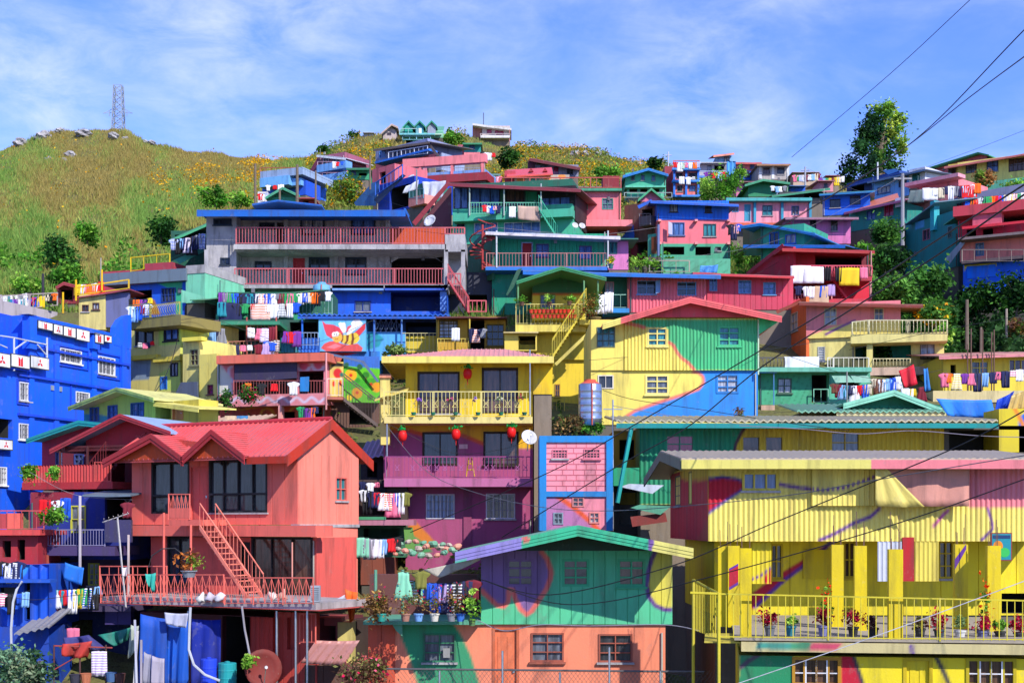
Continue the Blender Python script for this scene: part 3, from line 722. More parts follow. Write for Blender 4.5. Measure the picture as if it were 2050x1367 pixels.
for (x0, w0), (x1, w1) in (((xl, 1.5), (xr, 1.5)), ((xr, 1.5), (xr, -6.4)), ((xl, -6.4), (xl, 1.5))):
    dx, dw = (0, .04) if w0 == w1 else (.04, 0)
    q.hexa([h.W(x + sx, w + sw, ze + dz) for dz in (-.28, .02) for x, w, sx, sw in ((x0, w0, dx, dw), (x1, w1, dx, dw), (x1, w1, 0, 0), (x0, w0, 0, 0))])
q.build('gutter', 'EBD977', roof)
h.wall(761, 780, 756, 890, 'E6D27A', .5, .9, (), name='chimney_pillar'); h.box('pillar_cap', 759, 782, 749, 756, .3, 1.0, 'E89A7C')
h.shed(750, 816, 800, 'E0CC70', 1.2, .5, 1.6, y1=779, name='side_canopy')
h.post(775, 848, 915, '@steel', 1.4, .035); h.post(1061, 700, 830, '@steel', 1.5, .03)

# ================================================================ pink concrete-block tower with blue frame
h = House('block_tower', 'narrow pink concrete block tower edged in bright blue', 'house', 1080, 58, 1226, 58, 1062)
BB = '2E86C9'; PK = 'F59AA6'
h.wall(1094, 1214, 885, 983, PK, 3., 0, [(1107, 901, 1135, 916, 'E08090', 5, 3, 'k', 0, .04), (1170, 900, 1200, 916, 'E08090', 5, 3, 'k', 0, .04)], name='block_wall')
q = MB()     # mortar joints stand proud between the blocks
a, b, zb, zt = h.rect(1094, 885, 1214, 983)
zs = spread(zb, zt, .22)
for z in zs[1:-1]: q.box(h, a, b, .002, .018, z - .014, z + .014)
for i in range(len(zs) - 1):
    for x in spread(a + (.22 if i % 2 else 0), b, .44)[1:-1]: q.box(h, x - .012, x + .012, .001, .015, zs[i] + .014, zs[i+1] - .014)
q.build('mortar_joints', 'D8727F', h.o)
for x0, x1 in ((1080, 1094), (1214, 1227)): h.box('pillar', x0, x1, 872, 1062, -3, .1, BB)
h.box('top_beam', 1094, 1214, 872, 885, -3, .09, BB); h.box('middle_beam', 1094, 1214, 983, 994, -2.9, .09, BB)
pm = [(Z(700, 660, 3.107, 1170,1000, 1290,1010, 1390,1090, 1510,1200, 1550,1260, 1170,1260), 'B87AA8'), (band(Z(700, 660, 3.107, 1180,960, 1290,1030, 1400,1110, 1500,1195, 1560,1260), 5), 'E8603C')]
h.wall(1094, 1214, 994, 1075, 'F294A4', 2.8, 0, [(1109, 1027, 1126, 1048, '8A9AA8', 2, 2, 'g'), (1181, 1026, 1199, 1046, 'E8908A', 2, 2, 'g'), (1147, 996, 1168, 1013, 'D88A8A', 2, 2, 'g')], pnt=pm, name='lower_wall')

# ================================================================ green gabled house at the bottom centre
GR = '5EC292'; OR = 'F59070'; PUR = '8C6AA0'; YC = 'D8C85A'
S2 = lambda *p: Z(700, 960, 2.847, *p)
h = House('green_gabled_house', 'green boarded house with a big purple painted shape over an orange ground floor', 'house', 963, 46, 1346, 46, 1400)
pp = S2(745,400, 1085,400, 1125,450, 1148,520, 1145,560, 1120,625, 1075,690, 1040,745, 1010,768, 972,735, 945,680, 928,625, 912,618, 905,640, 905,690, 880,722, 840,715, 790,668, 745,625)
pm = [(pp, PUR), (band(pp[1:], 5.), 'F07A70'), (S2(1840,400, 1765,400, 1730,450, 1708,520, 1700,600, 1710,660, 1745,705, 1790,730, 1840,735), 'DCD05E'), (band(S2(1750,395, 1722,450, 1702,520, 1693,600, 1703,665, 1740,715, 1790,738, 1842,740), 4.5), '6A4A8A')]
wn_ = lambda x0, x1, c: (x0, 1120, x1, 1172, c, 2, 3, 'k', 0, .085)
h.wall(963, 1346, 1102, 1249, GR, 5, 0, [wn_(1016, 1067, '86649A'), wn_(1127, 1178, '48B080'), wn_(1238, 1290, '48B080')], pnt=pm, boards=.36, name='boarded_wall', res=.055)
pg = [(S2(590,380, 960,300, 1010,330, 985,350, 960,460, 590,460), '8E84C4'), (S2(960,290, 1000,290, 1030,360, 990,360), 'F07A70'), (S2(1720,300, 1800,330, 2000,380, 2000,460, 1700,440), 'DDD47A'), (S2(1712,300, 1740,300, 1720,440, 1695,440), '7A5A9A')]
x0 = h.xz(963, 1102)[0]; x1, z1 = h.xz(1346, 1102)
h.gable((911, 1106), (1157, 1052), (1388, 1098), '~6FAE94', 2.2, 5.5, .1, ['3FB488'], .32, '2E4A44', (x0, x1, z1), pnt=pg, fw=.02)  # gable wall's dark green grey has the roof shade put into it
pm = [(S2(290,815, 590,815, 640,890, 690,1000, 745,1180, 390,1180, 345,1030, 290,890), '3C9468')]
h.wall(791, 1332, 1249, 1420, OR, 5, -.12, [(849, 1269, 911, 1323, '3A7A5A', 2, 3, 'g'), (1065, 1268, 1127, 1322, 'A85A48', 2, 3, 'k'), (1200, 1270, 1264, 1323, 'A85A48', 2, 3, 'k'), ('D', 988, 1257, 1037, 1419, 'E87E58', 'C86A4A')], pnt=pm, name='ground_floor_wall')
h.wall(737, 790.5, 1250, 1420, 'C8563E', 4, -.05, (), boards=.5, name='brick_wall')
h.slab(727, 962, 1243, 1250, '5FA487', .5, -4., name='veranda_floor')
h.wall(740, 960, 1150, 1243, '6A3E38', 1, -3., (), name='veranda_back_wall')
for x in (752, 806): h.post(x, 1140, 1243, '6FAE8E', .2, .05)
h.sheet('brace', S2(240,820, 300,820, 300,890, 265,860), .3, '5FA487')

# ================================================================ big yellow building at the right with the terrace
S4 = lambda *p: Z(1220, 840, 2.47, *p)
YB = 'EED83E'; YC2 = 'F0DF78'
h = House('yellow_terrace_house', 'long yellow corrugated building with a plant terrace and bare columns', 'house', 1418, 45, 2110, 45, 1420)
VI = '6E3A9A'; RR = 'C2263A'
pm = [(S4(480,290, 560,283, 650,300, 665,330, 640,352, 570,400, 510,450, 480,460), RR), (band(S4(480,292, 560,283, 620,290, 665,305), 3), '4A3A90'), (band(S4(660,345, 590,390, 520,440, 480,470), 2.5), '5A5AA8'),
      (band(S4(835,318, 930,335, 1060,348, 1160,335, 1250,305, 1320,278), 3.6), VI), (band(S4(1030,600, 1120,560, 1210,510, 1290,480, 1340,435), 3.6), VI),
      (S4(1775,200, 2080,200, 2080,435, 1775,435), 'E88A92'), (band(S4(1600,530, 1650,470, 1680,445), 3), 'B83A9A'), (band(S4(1870,435, 1890,500, 1895,540, 1835,600), 3), VI)]
h.wall(1418, 2110, 922, 1083, YC2, 10, 0, [(1488, 946, 1557, 980, 'DCC85A', 3, 1, 'b', 0, .08)], corr=.16, pnt=pm, name='corrugated_wall', res=.075)
sd = F(1342, 55.6, 1417.5, 45)
pm = [(S4(300,440, 360,300, 480,290, 500,460, 430,600, 300,600), 'C8323C'), (S4(350,200, 500,200, 500,290, 400,305, 350,290), 'D8B23A')]
h.wall(1342, 1417, 950, 1083, 'B8443C', .2, .0, [(1352, 955, 1362, 1010, '6A6A6A', 2, 3, 'k'), (1379, 946, 1385, 1008, '8A7A3A', 1, 2, 'k')], f=sd, pnt=pm, name='side_wall', res=.12, boards=.9)
# double pitched roof, ridge along the building, gable at the left
xl = h.xz(1364, 917, .9)[0]; xr = h.xz(2120, 906, .9)[0]; ze = h.xz(1364, 917, .9)[1]; zr = h.xz(1319, 902, -5.2)[1]
for n_, w0, z0, w1, z1 in (('roof', .9, ze, -5.2, zr), ('back_roof', -5.2, zr, -11.3, ze - .2)):
    q = MB(); xs = spread(xl, xr, .055); N = len(xs)
    for w, z in ((w0, z0), (w1, z1)):
        for i, x in enumerate(xs): q.v.append(h.W(x, w, z + .022 * math.sin(i * 1.5708)))
    for w, z in ((w0, z0), (w1, z1)):
        for x in xs: q.v.append(h.W(x, w, z - .08))
    for i in range(N - 1): q.f += [(i, i+1, N+i+1, N+i), (2*N+i, 3*N+i, 3*N+i+1, 2*N+i+1), (i, 2*N+i, 2*N+i+1, i+1), (N+i, N+i+1, 3*N+i+1, 3*N+i)]
    q.f += [(0, N, 3*N, 2*N), (N-1, 3*N-1, 4*N-1, 2*N-1)]; q.mi = [0] * len(q.f)
    r_ = q.build(n_, '~B8A890', h.o)
q = MB(); xm = h.xz(1744, 912, .94)[0]
q.box(h, xl, xm, .9, .95, ze - .33, ze - .05); q.build('fascia', 'D9CF72', h.o)
q = MB(); q.box(h, xm, xr, .9, .95, ze - .33, ze - .05); q.build('pink_fascia', 'E08088', h.o)
q = MB()
for wa, za, wb, zb in ((.9, ze, -5.2, zr), (-5.2, zr, -11.3, ze - .2)): q.hexa([h.W(x, w, z + dz) for dz in (-.36, -.03) for x, w, z in ((xl - .04, wa, za), (xl, wa, za), (xl, wb, zb), (xl - .04, wb, zb))])
q.build('barge_board', '6E7A6A', h.o)
# ground of the lower storey behind the terrace
pm = [(S4(700,940, 700,860, 840,760, 960,690, 1090,602, 1100,602, 1000,690, 860,800, 740,915), RR), (band(S4(715,930, 860,795, 990,700, 1100,602), 4), VI), (S4(540,850, 600,850, 600,990, 540,990), RR), (S4(590,740, 640,720, 640,790, 590,830), RR)]
h.wall(1430, 2110, 1083, 1231, YB, 8, -2.3, [(1544, 1090, 1566, 1157, 'C8AE30', 2, 2, 'g', 0, .07), (1690, 1085, 1712, 1155, 'C8AE30', 2, 2, 'n', 0, .07), (1880, 1083, 1908, 1156, 'C8AE30', 2, 3, 'k', 0, .07), ('O', 2005, 1187, 2110, 1228)], pnt=pm, name='terrace_wall', boards=1.2)
h.box('service_panel', 1608, 1664, 1100, 1158, -2.29, -2.24, 'DCC430')
tf = F(1439, 37.6, 2110, 36.4)
def tb(name, x0, x1, y0, y1, w0, w1, m): return h.box(name, x0, x1, y0, y1, w0, w1, m, tf)
tb('terrace_floor', 1470, 2110, 1281, 1283, -9.7, 0, plain('terrace_concrete', (.34, .29, .22), .9))
pm = [(S4(740,1095, 900,1095, 900,1140, 720,1130), '4A9A88'), (S4(1000,1100, 1160,1100, 1120,1140, 985,1140), 'D0506A'), (S4(900,1095, 1000,1095, 985,1140, 895,1140), '4A9A70'), (S4(1480,1110, 1500,1110, 1510,1160, 1490,1160), '6E4A9A')]
h.wall(1484, 2110, 1284, 1311, 'CDBF8A', 8, .05, (), f=tf, pnt=pm, name='terrace_edge')
pm = [(S4(640,1140, 910,1140, 910,1420, 630,1420, 640,1240), '2E8A5C'), (band(S4(640,1230, 690,1190, 790,1130), 4.5), '5A4A5A'), (S4(1140,1130, 1200,1130, 1260,1320, 1140,1420), RR), (band(S4(1195,1130, 1225,1220, 1260,1330), 4.), '3A3A44'), (band(S4(1610,1160, 1650,1240, 1690,1330), 4.5), '3A3A44')]
h.wall(1480, 2110, 1311, 1450, YB, 7, -.35, [(1588, 1316, 1681, 1420, 'B8862E', 4, 2, 'n', .3, .08), (1936, 1318, 2032, 1420, 'B8A62E', 4, 2, 'n', .3, .08), ('D', 1811, 1318, 1864, 1449, 'E6CE3A', 'C8AE30')], f=tf, pnt=pm, name='ground_floor_wall', res=.055)
for x, y0, y1, w, wd in ((1449, 1093, 1240, -5.1, .34), (1469, 1092, 1244, -4.9, .34), (1493, 1097, 1277, -.35, .3), (1676, 1090, 1239, -4.6, .34), (1722, 1092, 1253, -3.2, .34), (1792, 1099, 1281, -.3, .36), (1923, 1089, 1244, -4.2, .36), (1988, 1092, 1255, -3.4, .36)):
    xx, z0 = tf.xz(x, y1, w); _, z1 = tf.xz(x, y0, w); zf = tf.xz(1500, 1281, 0)[1]
    q = MB(); q.box(tf, xx - wd/2, xx + wd/2, w - wd/2, w + wd/2, zf, z1); o_ = q.build('column', 'E6CC34', h.o)
    q = MB()
    for dx in (-.1, .1):
        for dw in (-.1, .1): q.tube([tf.W(xx + dx, w + dw, z1 - .05), tf.W(xx + dx * 1.1, w + dw, z1 + random.uniform(.25, 1.))], .011, 4)
    q.build('rebar', plain('rusty_rebar', (.14, .07, .05), .8), o_)
for P_, c_, w_ in ((S4(592,745, 637,722, 637,800, 592,828), RR, -4.722), (S4(592,735, 637,710, 637,722, 592,745), VI, -4.721), (S4(592,828, 637,800, 637,815, 592,842), VI, -4.721), (S4(1708,690, 1764,615, 1764,640, 1708,740), VI, -4.01)): h.sheet('painted_stripe', P_, w_, c_, tf, .004)
YR_ = 'D8C845'
h.rail(1439, 2110, 1188, 1279, YR_, .0, step=.19, r=.014, post=2.3, f=tf, y0r=1203, y1r=1285)
q = MB(); P0 = tf.pt(1439, 1188, 0); P1 = tf.pt(1388, 1160, -3.2); zf = tf.xz(1500, 1279, 0)[1]
q.tube([P0, P1], .035, 5)
for i in range(17):
    p = P0.lerp(P1, i / 16); q.tube([p, (p.x, p.y, zf)], .014, 4, False)
q.tube([tf.pt(1382, 1186, .0), P0], .035, 5); q.build('railing', YR_, h.o)
for x, y0, y1 in ((1388, 1160, 1420), (1439, 1186, 1420)): h.post(x, y0, y1, YR_, -.0 if x > 1400 else -3.2, .045, tf)
tb('landing_floor', 1410, 1484, 1283, 1287, -3, -.1, 'C8B850')
# hanging sheets and the panels on the front
h.wall(1625, 1752, 936, 1012, YC2, .03, .14, (), corr=.16, pnt=[(band(S4(1000,342, 1060,348, 1160,335, 1250,305, 1320,278), 3.6), VI)], name='patch_panel')
h.box('gap_strip', 1625, 1752, 929, 937, .02, .06, '@k')  # solid near-black strip, the gap's shade put into its colour
h.wall(1505, 1545, 1085, 1168, 'E0CC40', .03, -.3, (), corr=.14, pnt=[(S4(760,780, 800,735, 800,800, 795,812, 760,812), RR), (band(S4(700,790, 750,770, 800,730), 2.5), VI)], name='loose_sheet')
h.wall(1757, 1806, 1083, 1163, 'C8CCD8', .03, .05, (), corr=.14, name='loose_sheet'); h.wall(1831, 1880, 1083, 1163, 'E0CE62', .03, .05, (), corr=.14, name='loose_sheet'); h.box('red_sheet', 1807, 1830, 1075, 1163, .02, .06, 'B81E2A')
# ================================================================ long house under the teal gutter
h = House('teal_gutter_house', 'long low house under a wide teal gutter, half green and half yellow', 'house', 1281, 60, 2060, 60, 1000)
S4 = lambda *p: Z(1220, 840, 2.47, *p)
h.wall(1281, 1890, 852, 1010, 'D9B944', 6, 0, [(1335, 872, 1388, 905, '3F9A74', 2, 2, 'r'), (1487, 874, 1521, 905, 'C9A93A', 1, 1, 'n'), (1533, 874, 1567, 905, 'C9A93A', 1, 1, 'n'), (1665, 866, 1720, 905, 'C9A93A', 2, 2, 'k')],
       corr=.2, pnt=[(S4(100,0, 700,0, 650,60, 620,120, 610,200, 610,420, 100,420), '2F9068'), (band(S4(705,0, 655,60, 625,120, 610,200), 3), '5A3A4A')])
h.wall(1890, 2060, 852, 1010, '5A5248', 5, -1., [('O', 1900, 860, 2040, 935)], name='store_wall')
h.shed(1234, 1998, 841, '~B8AE8E', 1.3, .75, 6.5, corr=.3, fascia='1F8A8A', fh=.2)
h.post(1236, 856, 1006, '2FA39A', 1.2, .09, x2=1264, name='downpipe'); h.box('gutter_pipe', 1484, 1998, 852, 856, 1.0, 1.1, '2FA39A')
h.wall(1228, 1280, 862, 1010, 'C49A3A', 3, -2.2, [('O', 1240, 880, 1270, 920)], name='porch_wall'); h.slab(1228, 1280, 936, 972, '2F9A6C', .3, -2., name='porch_parapet')
for (x, y), c, a in (((1240, 968), 'C8CED6', 66), ((1262, 1010), '5FA88A', 60)): h.sheet('sheet_awning', [(x, y + 6), (x + a * .3, y), (x + a * 1.35, y + 3), (x + a, y + 20)], 1., c)
h.wall(1228, 1342, 972, 1070, '3A3430', 1., -1.5, [('O', 1240, 985, 1335, 1050)], name='dark_gap_wall'); h.sheet('awning_cloth', [(1262, 1034), (1332, 1026), (1336, 1044), (1266, 1054)], .8, '8A3A36')  # dark wall fills the gap, whose shade is put into its colour

# ================================================================ yellow, green and blue house
S5 = lambda *p: Z(1180, 580, 3.796, *p)
h = House('mural_house', 'wide gabled house painted yellow, green and blue in curved patches', 'house', 1183, 70, 1517, 70, 840)
YY_ = 'F2DE72'; GG = '4FBC80'; BU = '3A8FE0'; PB = 'EE8270'
fr = lambda c: (c, 2, 3)
pmu = [(S5(285,225, 1300,225, 1300,612, 805,612, 740,545, 690,505, 655,450, 600,395, 600,300, 430,285, 340,255), GG), (band(S5(240,255, 300,258, 380,275, 425,290), 3.2), PB), (band(S5(598,395, 640,425, 668,480, 700,520, 750,555, 800,612), 3.2), PB)]
h.wall(1250, 1517, 637, 741, YY_, 7, .06, [(1297, 656, 1335, 692, 'F4E48A', 2, 3, 't', 0, .09), (1439, 654, 1481, 692, '4CBC84', 2, 3, 't', 0, .09)], corr=.17, pnt=pmu, name='corrugated_wall')
h.wall(1183, 1249.5, 640, 741, YY_, 7, .0, [(1196, 656, 1230, 694, '5A6A5A', 3, 3, 't', 0, .05)], name='plaster_wall')
pml = [(S5(785,600, 1300,600, 1300,990, 240,990, 340,920, 480,870, 600,835, 740,795, 820,765, 870,710, 870,665, 830,630), BU), (band(S5(780,622, 830,632, 862,660, 868,705, 830,755, 740,787, 600,832, 480,870, 340,922, 260,975), 3.2), PB)]
h.wall(1183, 1517, 741, 850, YY_, 7, -.1, [(1198, 752, 1227, 777, 'E8E0D0', 2, 1, 'k'), (1293, 751, 1338, 789, 'F2E28A', 2, 3, 'g', 0, .09), (1435, 750, 1478, 786, '3A86D0', 2, 3, 'c', 0, .09)], pnt=pml, name='lower_wall')
x0 = h.xz(1183, 637)[0]; x1, z1 = h.xz(1517, 637)
pg = [(S5(60,160, 235,160, 235,330, 60,330), 'EADD7C')]
h.gable((1206, 648), (1382, 595), (1565, 634), 'E07070', 1.0, 7, .1, ['E86A6C'], .28, 'D8505C', (h.xz(1250, 637)[0], x1, z1), pnt=pg, fw=.35)
h.sheet('eave_soffit', S5(1280,205, 1440,235, 1420,255, 1280,345), .2, '48C27C')
h.post(1518, 640, 750, 'C8E0C0', .2, .04)

# ================================================================ green roofed yellow house with stairs
S6 = lambda *p: Z(900, 340, 3.534, *p)
h = House('stair_house', 'yellow house with an open green gable roof and a long yellow outside stair', 'house', 1033, 80, 1172, 80, 712)
h.wall(1066, 1173, 565, 640, 'DCC54A', 6, -1.6, [(1082, 590, 1111, 622, '8A8A4A', 2, 1, 'k')], pnt=[(S6(560,700, 1000,700, 1000,878, 560,878), '2F6E48'), (band(S6(560,882, 1000,882), 2), 'D0722E')])
zt = h.xz(1066, 565, -1.6)[1]
h.gable((1034, 563), (1124, 534), (1214, 556), '~2E7A50', 1.4, 7.5, .09, ['3A8A5E'], .18, '2F6E48', (h.xz(1066, 565, -1.6)[0], h.xz(1173, 565, -1.6)[0], zt), fw=-1.62)
h.sheet('side_roof', [(1013, 590), (1035, 540), (1045, 537), (1020, 594)], .6, '2C5A46')
for x in (1037, 1169, 1197): h.post(x, 562, 620, '6A9A6A', 1.2, .05)
h.slab(1032, 1173, 650, 664, 'E8D46A', 1.3, -3); h.rail(1033, 1172, 609, 650, 'D8CC7A', 1.25, step=.2, post=1.5)
h.wall(1032, 1174, 664, 720, 'E8D050', 5, .2, [('O', 1040, 672, 1074, 690)], name='lower_wall')
h.wall(1067, 1184, 690, 850, 'EDCF4A', 6, .0, [(1112, 770, 1120, 793, 'A87A3A', 2, 2, 'n'), ('O', 1095, 700, 1112, 712)], name='base_wall')
h.wall(1010, 1075, 668, 702, 'E4CC62', 2, 1.2, [('O', 1038, 672, 1072, 700)], name='porch'); h.shed(1008, 1078, 664, 'D8C488', 1.6, .2, 2.5, name='porch_roof')
h.stair(1174, 610, 1106, 712, 'DCC84E', 2.2, 1., 15); h.slab(1160, 1200, 640, 650, 'E0CC5A', 2., 0, name='stair_landing')
q = MB(); q.tube([h.pt(1198, 648, 2.4), h.pt(1112, 730, 2.4)], .12, 4); q.build('stair_beam', 'D8C86A', h.o)
h.rail(1075, 1130, 795, 835, 'D8C45A', 1.4, step=.2)

# ================================================================ grey concrete building
S7 = lambda *p: Z(380, 380, 3.534, *p)
CO = '@c'; NV = '1C2C3E'; PR = 'C8666C'
h = House('concrete_building', 'unfinished grey concrete building with pink balcony railings and a blue metal roof', 'house', 413, 95, 930, 95, 632)
h.wall(413, 473, 428, 575, CO, 7, .2, [(428, 439, 463, 450, NV, 3, 1, 'k', 0, .08), (442, 517, 459, 529, NV, 2, 1, 'k', 0, .08)], name='end_wall')
h.wall(473, 778, 428, 491, CO, 6, -1.6, [(520, 447, 549, 457, NV, 2, 1, 'k', 0, .09), ('D', 556, 447, 571, 491, '2A2422'), (602, 439, 649, 470, NV, 2, 1, 'b', 0, .11), (704, 439, 751, 470, NV, 2, 1, 'b', 0, .11)], name='upper_wall')
h.wall(473, 930, 498, 572, CO, 6, -1.6, [(511, 524, 543, 541, NV, 2, 1, 'k', 0, .09), ('D', 588, 518, 609, 572, 'B8323C'), (619, 516, 659, 551, NV, 2, 1, 'k', 0, .12), (692, 516, 733, 551, NV, 2, 1, 'k', 0, .12), ('O', 783, 516, 886, 571)], name='lower_wall')
for x in (572, 673, 776): h.box('pillar', x - 4, x + 4, 428, 572, -1.6, -1.35, CO)
for a, b in ((783, 800), (870, 886)): h.sheet('arch_haunch', [(a, 514), (b, 514), (b if a < 800 else a, 516), (a if a < 800 else b, 526)], -1.5, CO)
h.box('terrace_store', 778, 893, 456, 490, -2.2, -1.9, 'C8502A')
h.slab(468, 893, 489, 499, CO, 1.2, -1.6); h.slab(468, 896, 570, 577, CO, 1.2, -1.6)
h.rail(473, 891, 456, 489, PR, 1.1, step=.2, r=.028, post=3.4); h.rail(470, 896, 538, 570, PR, 1.1, step=.2, r=.028, post=3.4)
h.wall(891, 931, 469, 504, CO, 6, 1.2, (), boards=1.4, name='parapet_block'); h.rail(891, 930, 456, 469, PR, 1.1, step=.18, r=.03)
for x in (413, 893, 927): h.box('column', x - 4, x + 4, 500, 580, .9, 1.2, CO)
h.shed(394, 812, 420, '2A5FB0', 1.8, .5, 9.5, fascia='2563B8', fh=.32, t=.12); h.sheet('roof_end', [(808, 417), (812, 417), (820, 432), (818, 437)], 1.5, '2563B8')
h.gable((505, 409), (556, 401), (645, 411), '2F6BC0', -2.5, 8, .1, '2F6BC0', .1)
h.stair(896, 556, 939, 623, 'C85A60', 2.2, 1., 12); h.rail(937, 973, 602, 625, 'D8666C', 2.4, step=.25, r=.03); h.rail(897, 922, 548, 570, PR, 1.4, step=.2, r=.03)
# blue storey under it
h.wall(663, 893, 577, 640, '2F66E0', 5, .4, [(711, 603, 742, 623, '1A3AA0', 2, 1, 'k'), ('O', 782, 583, 885, 623, '1E3A8A')], name='blue_wall')
h.box('blue_beam', 665, 768, 571, 581, .4, 1.2, '7FA8E8'); h.box('painted_beam', 770, 893, 571, 581, .4, 1.2, '3A5FC0')
h.wall(430, 663, 570, 640, '3FA070', 4, .2, [('O', 470, 590, 640, 628)], name='green_wall')
h.box('diagonal_band', 881, 893, 581, 623, .4, .8, '6F9AE8')

# ================================================================ rows under the grey building
h = House('blue_awning_house', 'row of open rooms under a blue sheet awning with a bee mural', 'house', 600, 86, 900, 86, 722)
h.shed(596, 899, 629, '2F66C8', 1.6, .5, 4, fascia='2A5CB8', fh=.15, corr=.3)
SB = lambda *p: Z(600, 600, 6.72, *p)
bee = [(SB(300,280, 350,325, 450,335, 530,370, 590,440, 560,520, 440,530, 360,480, 330,400), 'D8485A'), (SB(890,310, 860,330, 760,420, 700,470, 800,490, 880,400), 'D8404A'), (SB(620,440, 640,360, 690,340, 700,440), 'D8606A'),
       (SB(285,650, 330,590, 400,560, 470,555, 560,590, 640,610, 780,590, 850,650, 820,720, 400,720), 'E05A58'), (SB(360,640, 480,590, 560,620, 460,660), 'E8848A'),
       (SB(520,320, 545,305, 570,312, 600,305, 618,325, 625,400, 612,458, 585,452, 545,385), 'F8F8F4'), (SB(625,470, 660,400, 700,355, 690,312, 735,265, 800,262, 848,318, 835,352, 770,385, 700,440, 672,480), 'F8F8F4'),
       (SB(570,470, 640,475, 700,445, 760,445, 800,490, 808,530, 770,580, 690,605, 600,595, 560,570), 'F6D050'), (SB(570,465, 590,470, 585,540, 565,580, 548,565, 570,530), '7A4428'), (SB(625,475, 665,475, 655,550, 625,600, 595,595, 625,550), '7A4428'), (SB(695,450, 722,445, 735,520, 720,600, 685,602, 700,530), '7A4428'),
       (ell(675.2, 675, 10.3, 10.6), 'F2B458'), (ell(669, 669.5, 4.6, 5), 'FFFFFF'), (ell(674.3, 668.5, 4.2, 5), 'FFFFFF'), (ell(669.2, 669.3, 1.2, 1.6), '141414'), (ell(673.6, 669.5, 1.2, 1.6), '141414'), (band(SB(470,525, 495,533, 520,522), .7), '9A4A24')]
h.wall(638, 732, 637, 703, '6FBCEB', 3, 1.52, (), pnt=bee, res=.035, name='bee_mural_wall')
pb = [(S7(1200,1090, 1240,1020, 1310,1000, 1370,1050, 1340,1110, 1260,1130), '2A9AA8'), (band(S7(1210,1090, 1270,1040, 1330,1020), 1.5), '1C6A8A'), (band(S7(1230,1120, 1290,1070, 1370,1060), 1.5), '1C6A8A')]
h.wall(732, 812, 664, 722, '5FB0EC', 2, .8, (), pnt=pb, name='flower_mural_wall')
h.wall(655, 760, 703, 760, '3F86D8', 2, .9, (), pnt=[(S7(980,1145, 1080,1180, 1200,1150, 1180,1130, 1000,1130), 'C8323A')], name='lower_mural_wall')
h.wall(732, 900, 634, 720, '3A5A9A', 2, -1.2, [('O', 750, 640, 805, 665), ('O', 812, 645, 890, 700)], name='back_wall')
h.wall(804, 900, 672, 706, 'D8BE4A', .2, .4, (), name='yellow_panel'); h.rail(804, 875, 667, 704, 'C8C088', 1.3, step=.22)
h.rail(752, 804, 638, 666, '8AA0C8', .9, step=.28, r=.01, cross=True)
for x, c in ((605, '2F6FD0'), (749, '4A7AC8'), (804, '5A86C8'), (875, 'B0A050')): h.post(x, 632, 705, c, 1.3, .06)
h = House('yellow_porch_house', 'small yellow porch house with black barred windows beside the blue awning row', 'house', 876, 84, 1012, 84, 715)
h.wall(876, 1012, 634, 720, 'C8A040', 3, 0, [(880, 642, 916, 676, '6A5A20', 4, 5, 'k'), ('O', 936, 640, 970, 700), (975, 650, 1008, 692, '7A6A2A', 3, 3, 'k')])
h.rail(876, 938, 678, 702, 'CDB95A', 1.3, step=.2, bow=.25); h.shed(872, 1015, 634, '6A3A3A', 1.3, .3, 4); h.post(940, 634, 704, 'C8B050', 1.2, .05); h.slab(876, 1012, 704, 712, 'D8C050', 1.4)

h = House('laundry_balcony_house', 'dark green shack with a crowded laundry balcony under the concrete building', 'house', 437, 89, 665, 89, 660)
h.wall(437, 665, 585, 640, '2F6A58', 3, -1.5, [('O', 450, 592, 560, 628)]); h.slab(432, 668, 629, 640, '3A9A74', 1.2, -1.5); h.rail(437, 665, 597, 629, '8AB0A0', 1.1, step=.22)
h.shed(380, 640, 600, '~3A7A52', 1.4, .9, 4, y1=580); h.wall(370, 437, 612, 660, '3A3030', 2, -1, [('O', 380, 618, 430, 650)], name='dark_wall')
h.box('timber_beam', 352, 440, 641, 650, .6, 1.2, '6A4A44')
h = House('red_rail_shack', 'dark green rooms behind a slanting red railing full of hanging clothes', 'house', 440, 85, 640, 85, 722)
h.wall(440, 640, 640, 722, '2A5A4A', 3, -1.4, [('O', 452, 648, 490, 700), ('O', 515, 650, 560, 700), ('O', 580, 645, 635, 690)])
h.rail(494, 552, 652, 682, 'C86A58', 1.2, step=.2, y0r=646, y1r=676); h.rail(435, 556, 685, 715, 'B87A68', 1.5, step=.22, y0r=680, y1r=708); h.slab(434, 560, 712, 720, 'D8756A', 1.6)
h.wall(562, 640, 676, 705, '2F8A9A', .1, 1.2, (), corr=.2, pnt=[(Z(380,640,4.88, 1000,190, 1300,100, 1300,330, 1080,330), '3A74D0')], name='sheet_panel'); h.rail(601, 637, 666, 692, '8AA0B8', 1.4, step=.2)
h.slab(440, 560, 643, 650, '3A8A6A', 1.4, -1.4)
for x in (494, 553): h.post(x, 635, 715, 'B85A50', 1.3, .05)
h = House('grey_shack', 'grey patched shack with a rusty awning left of the laundry balcony', 'house', 352, 86, 440, 86, 690)
h.wall(366, 440, 650, 690, '6A625E', 3, -.8, [('O', 400, 655, 436, 688)]); h.sheet('canvas_awning', [(352, 680), (372, 652), (438, 640), (440, 652), (385, 676)], .8, '6A5A5E', t=.06); h.shed(390, 450, 652, '~6A5A52', 1.0, .6, 3)

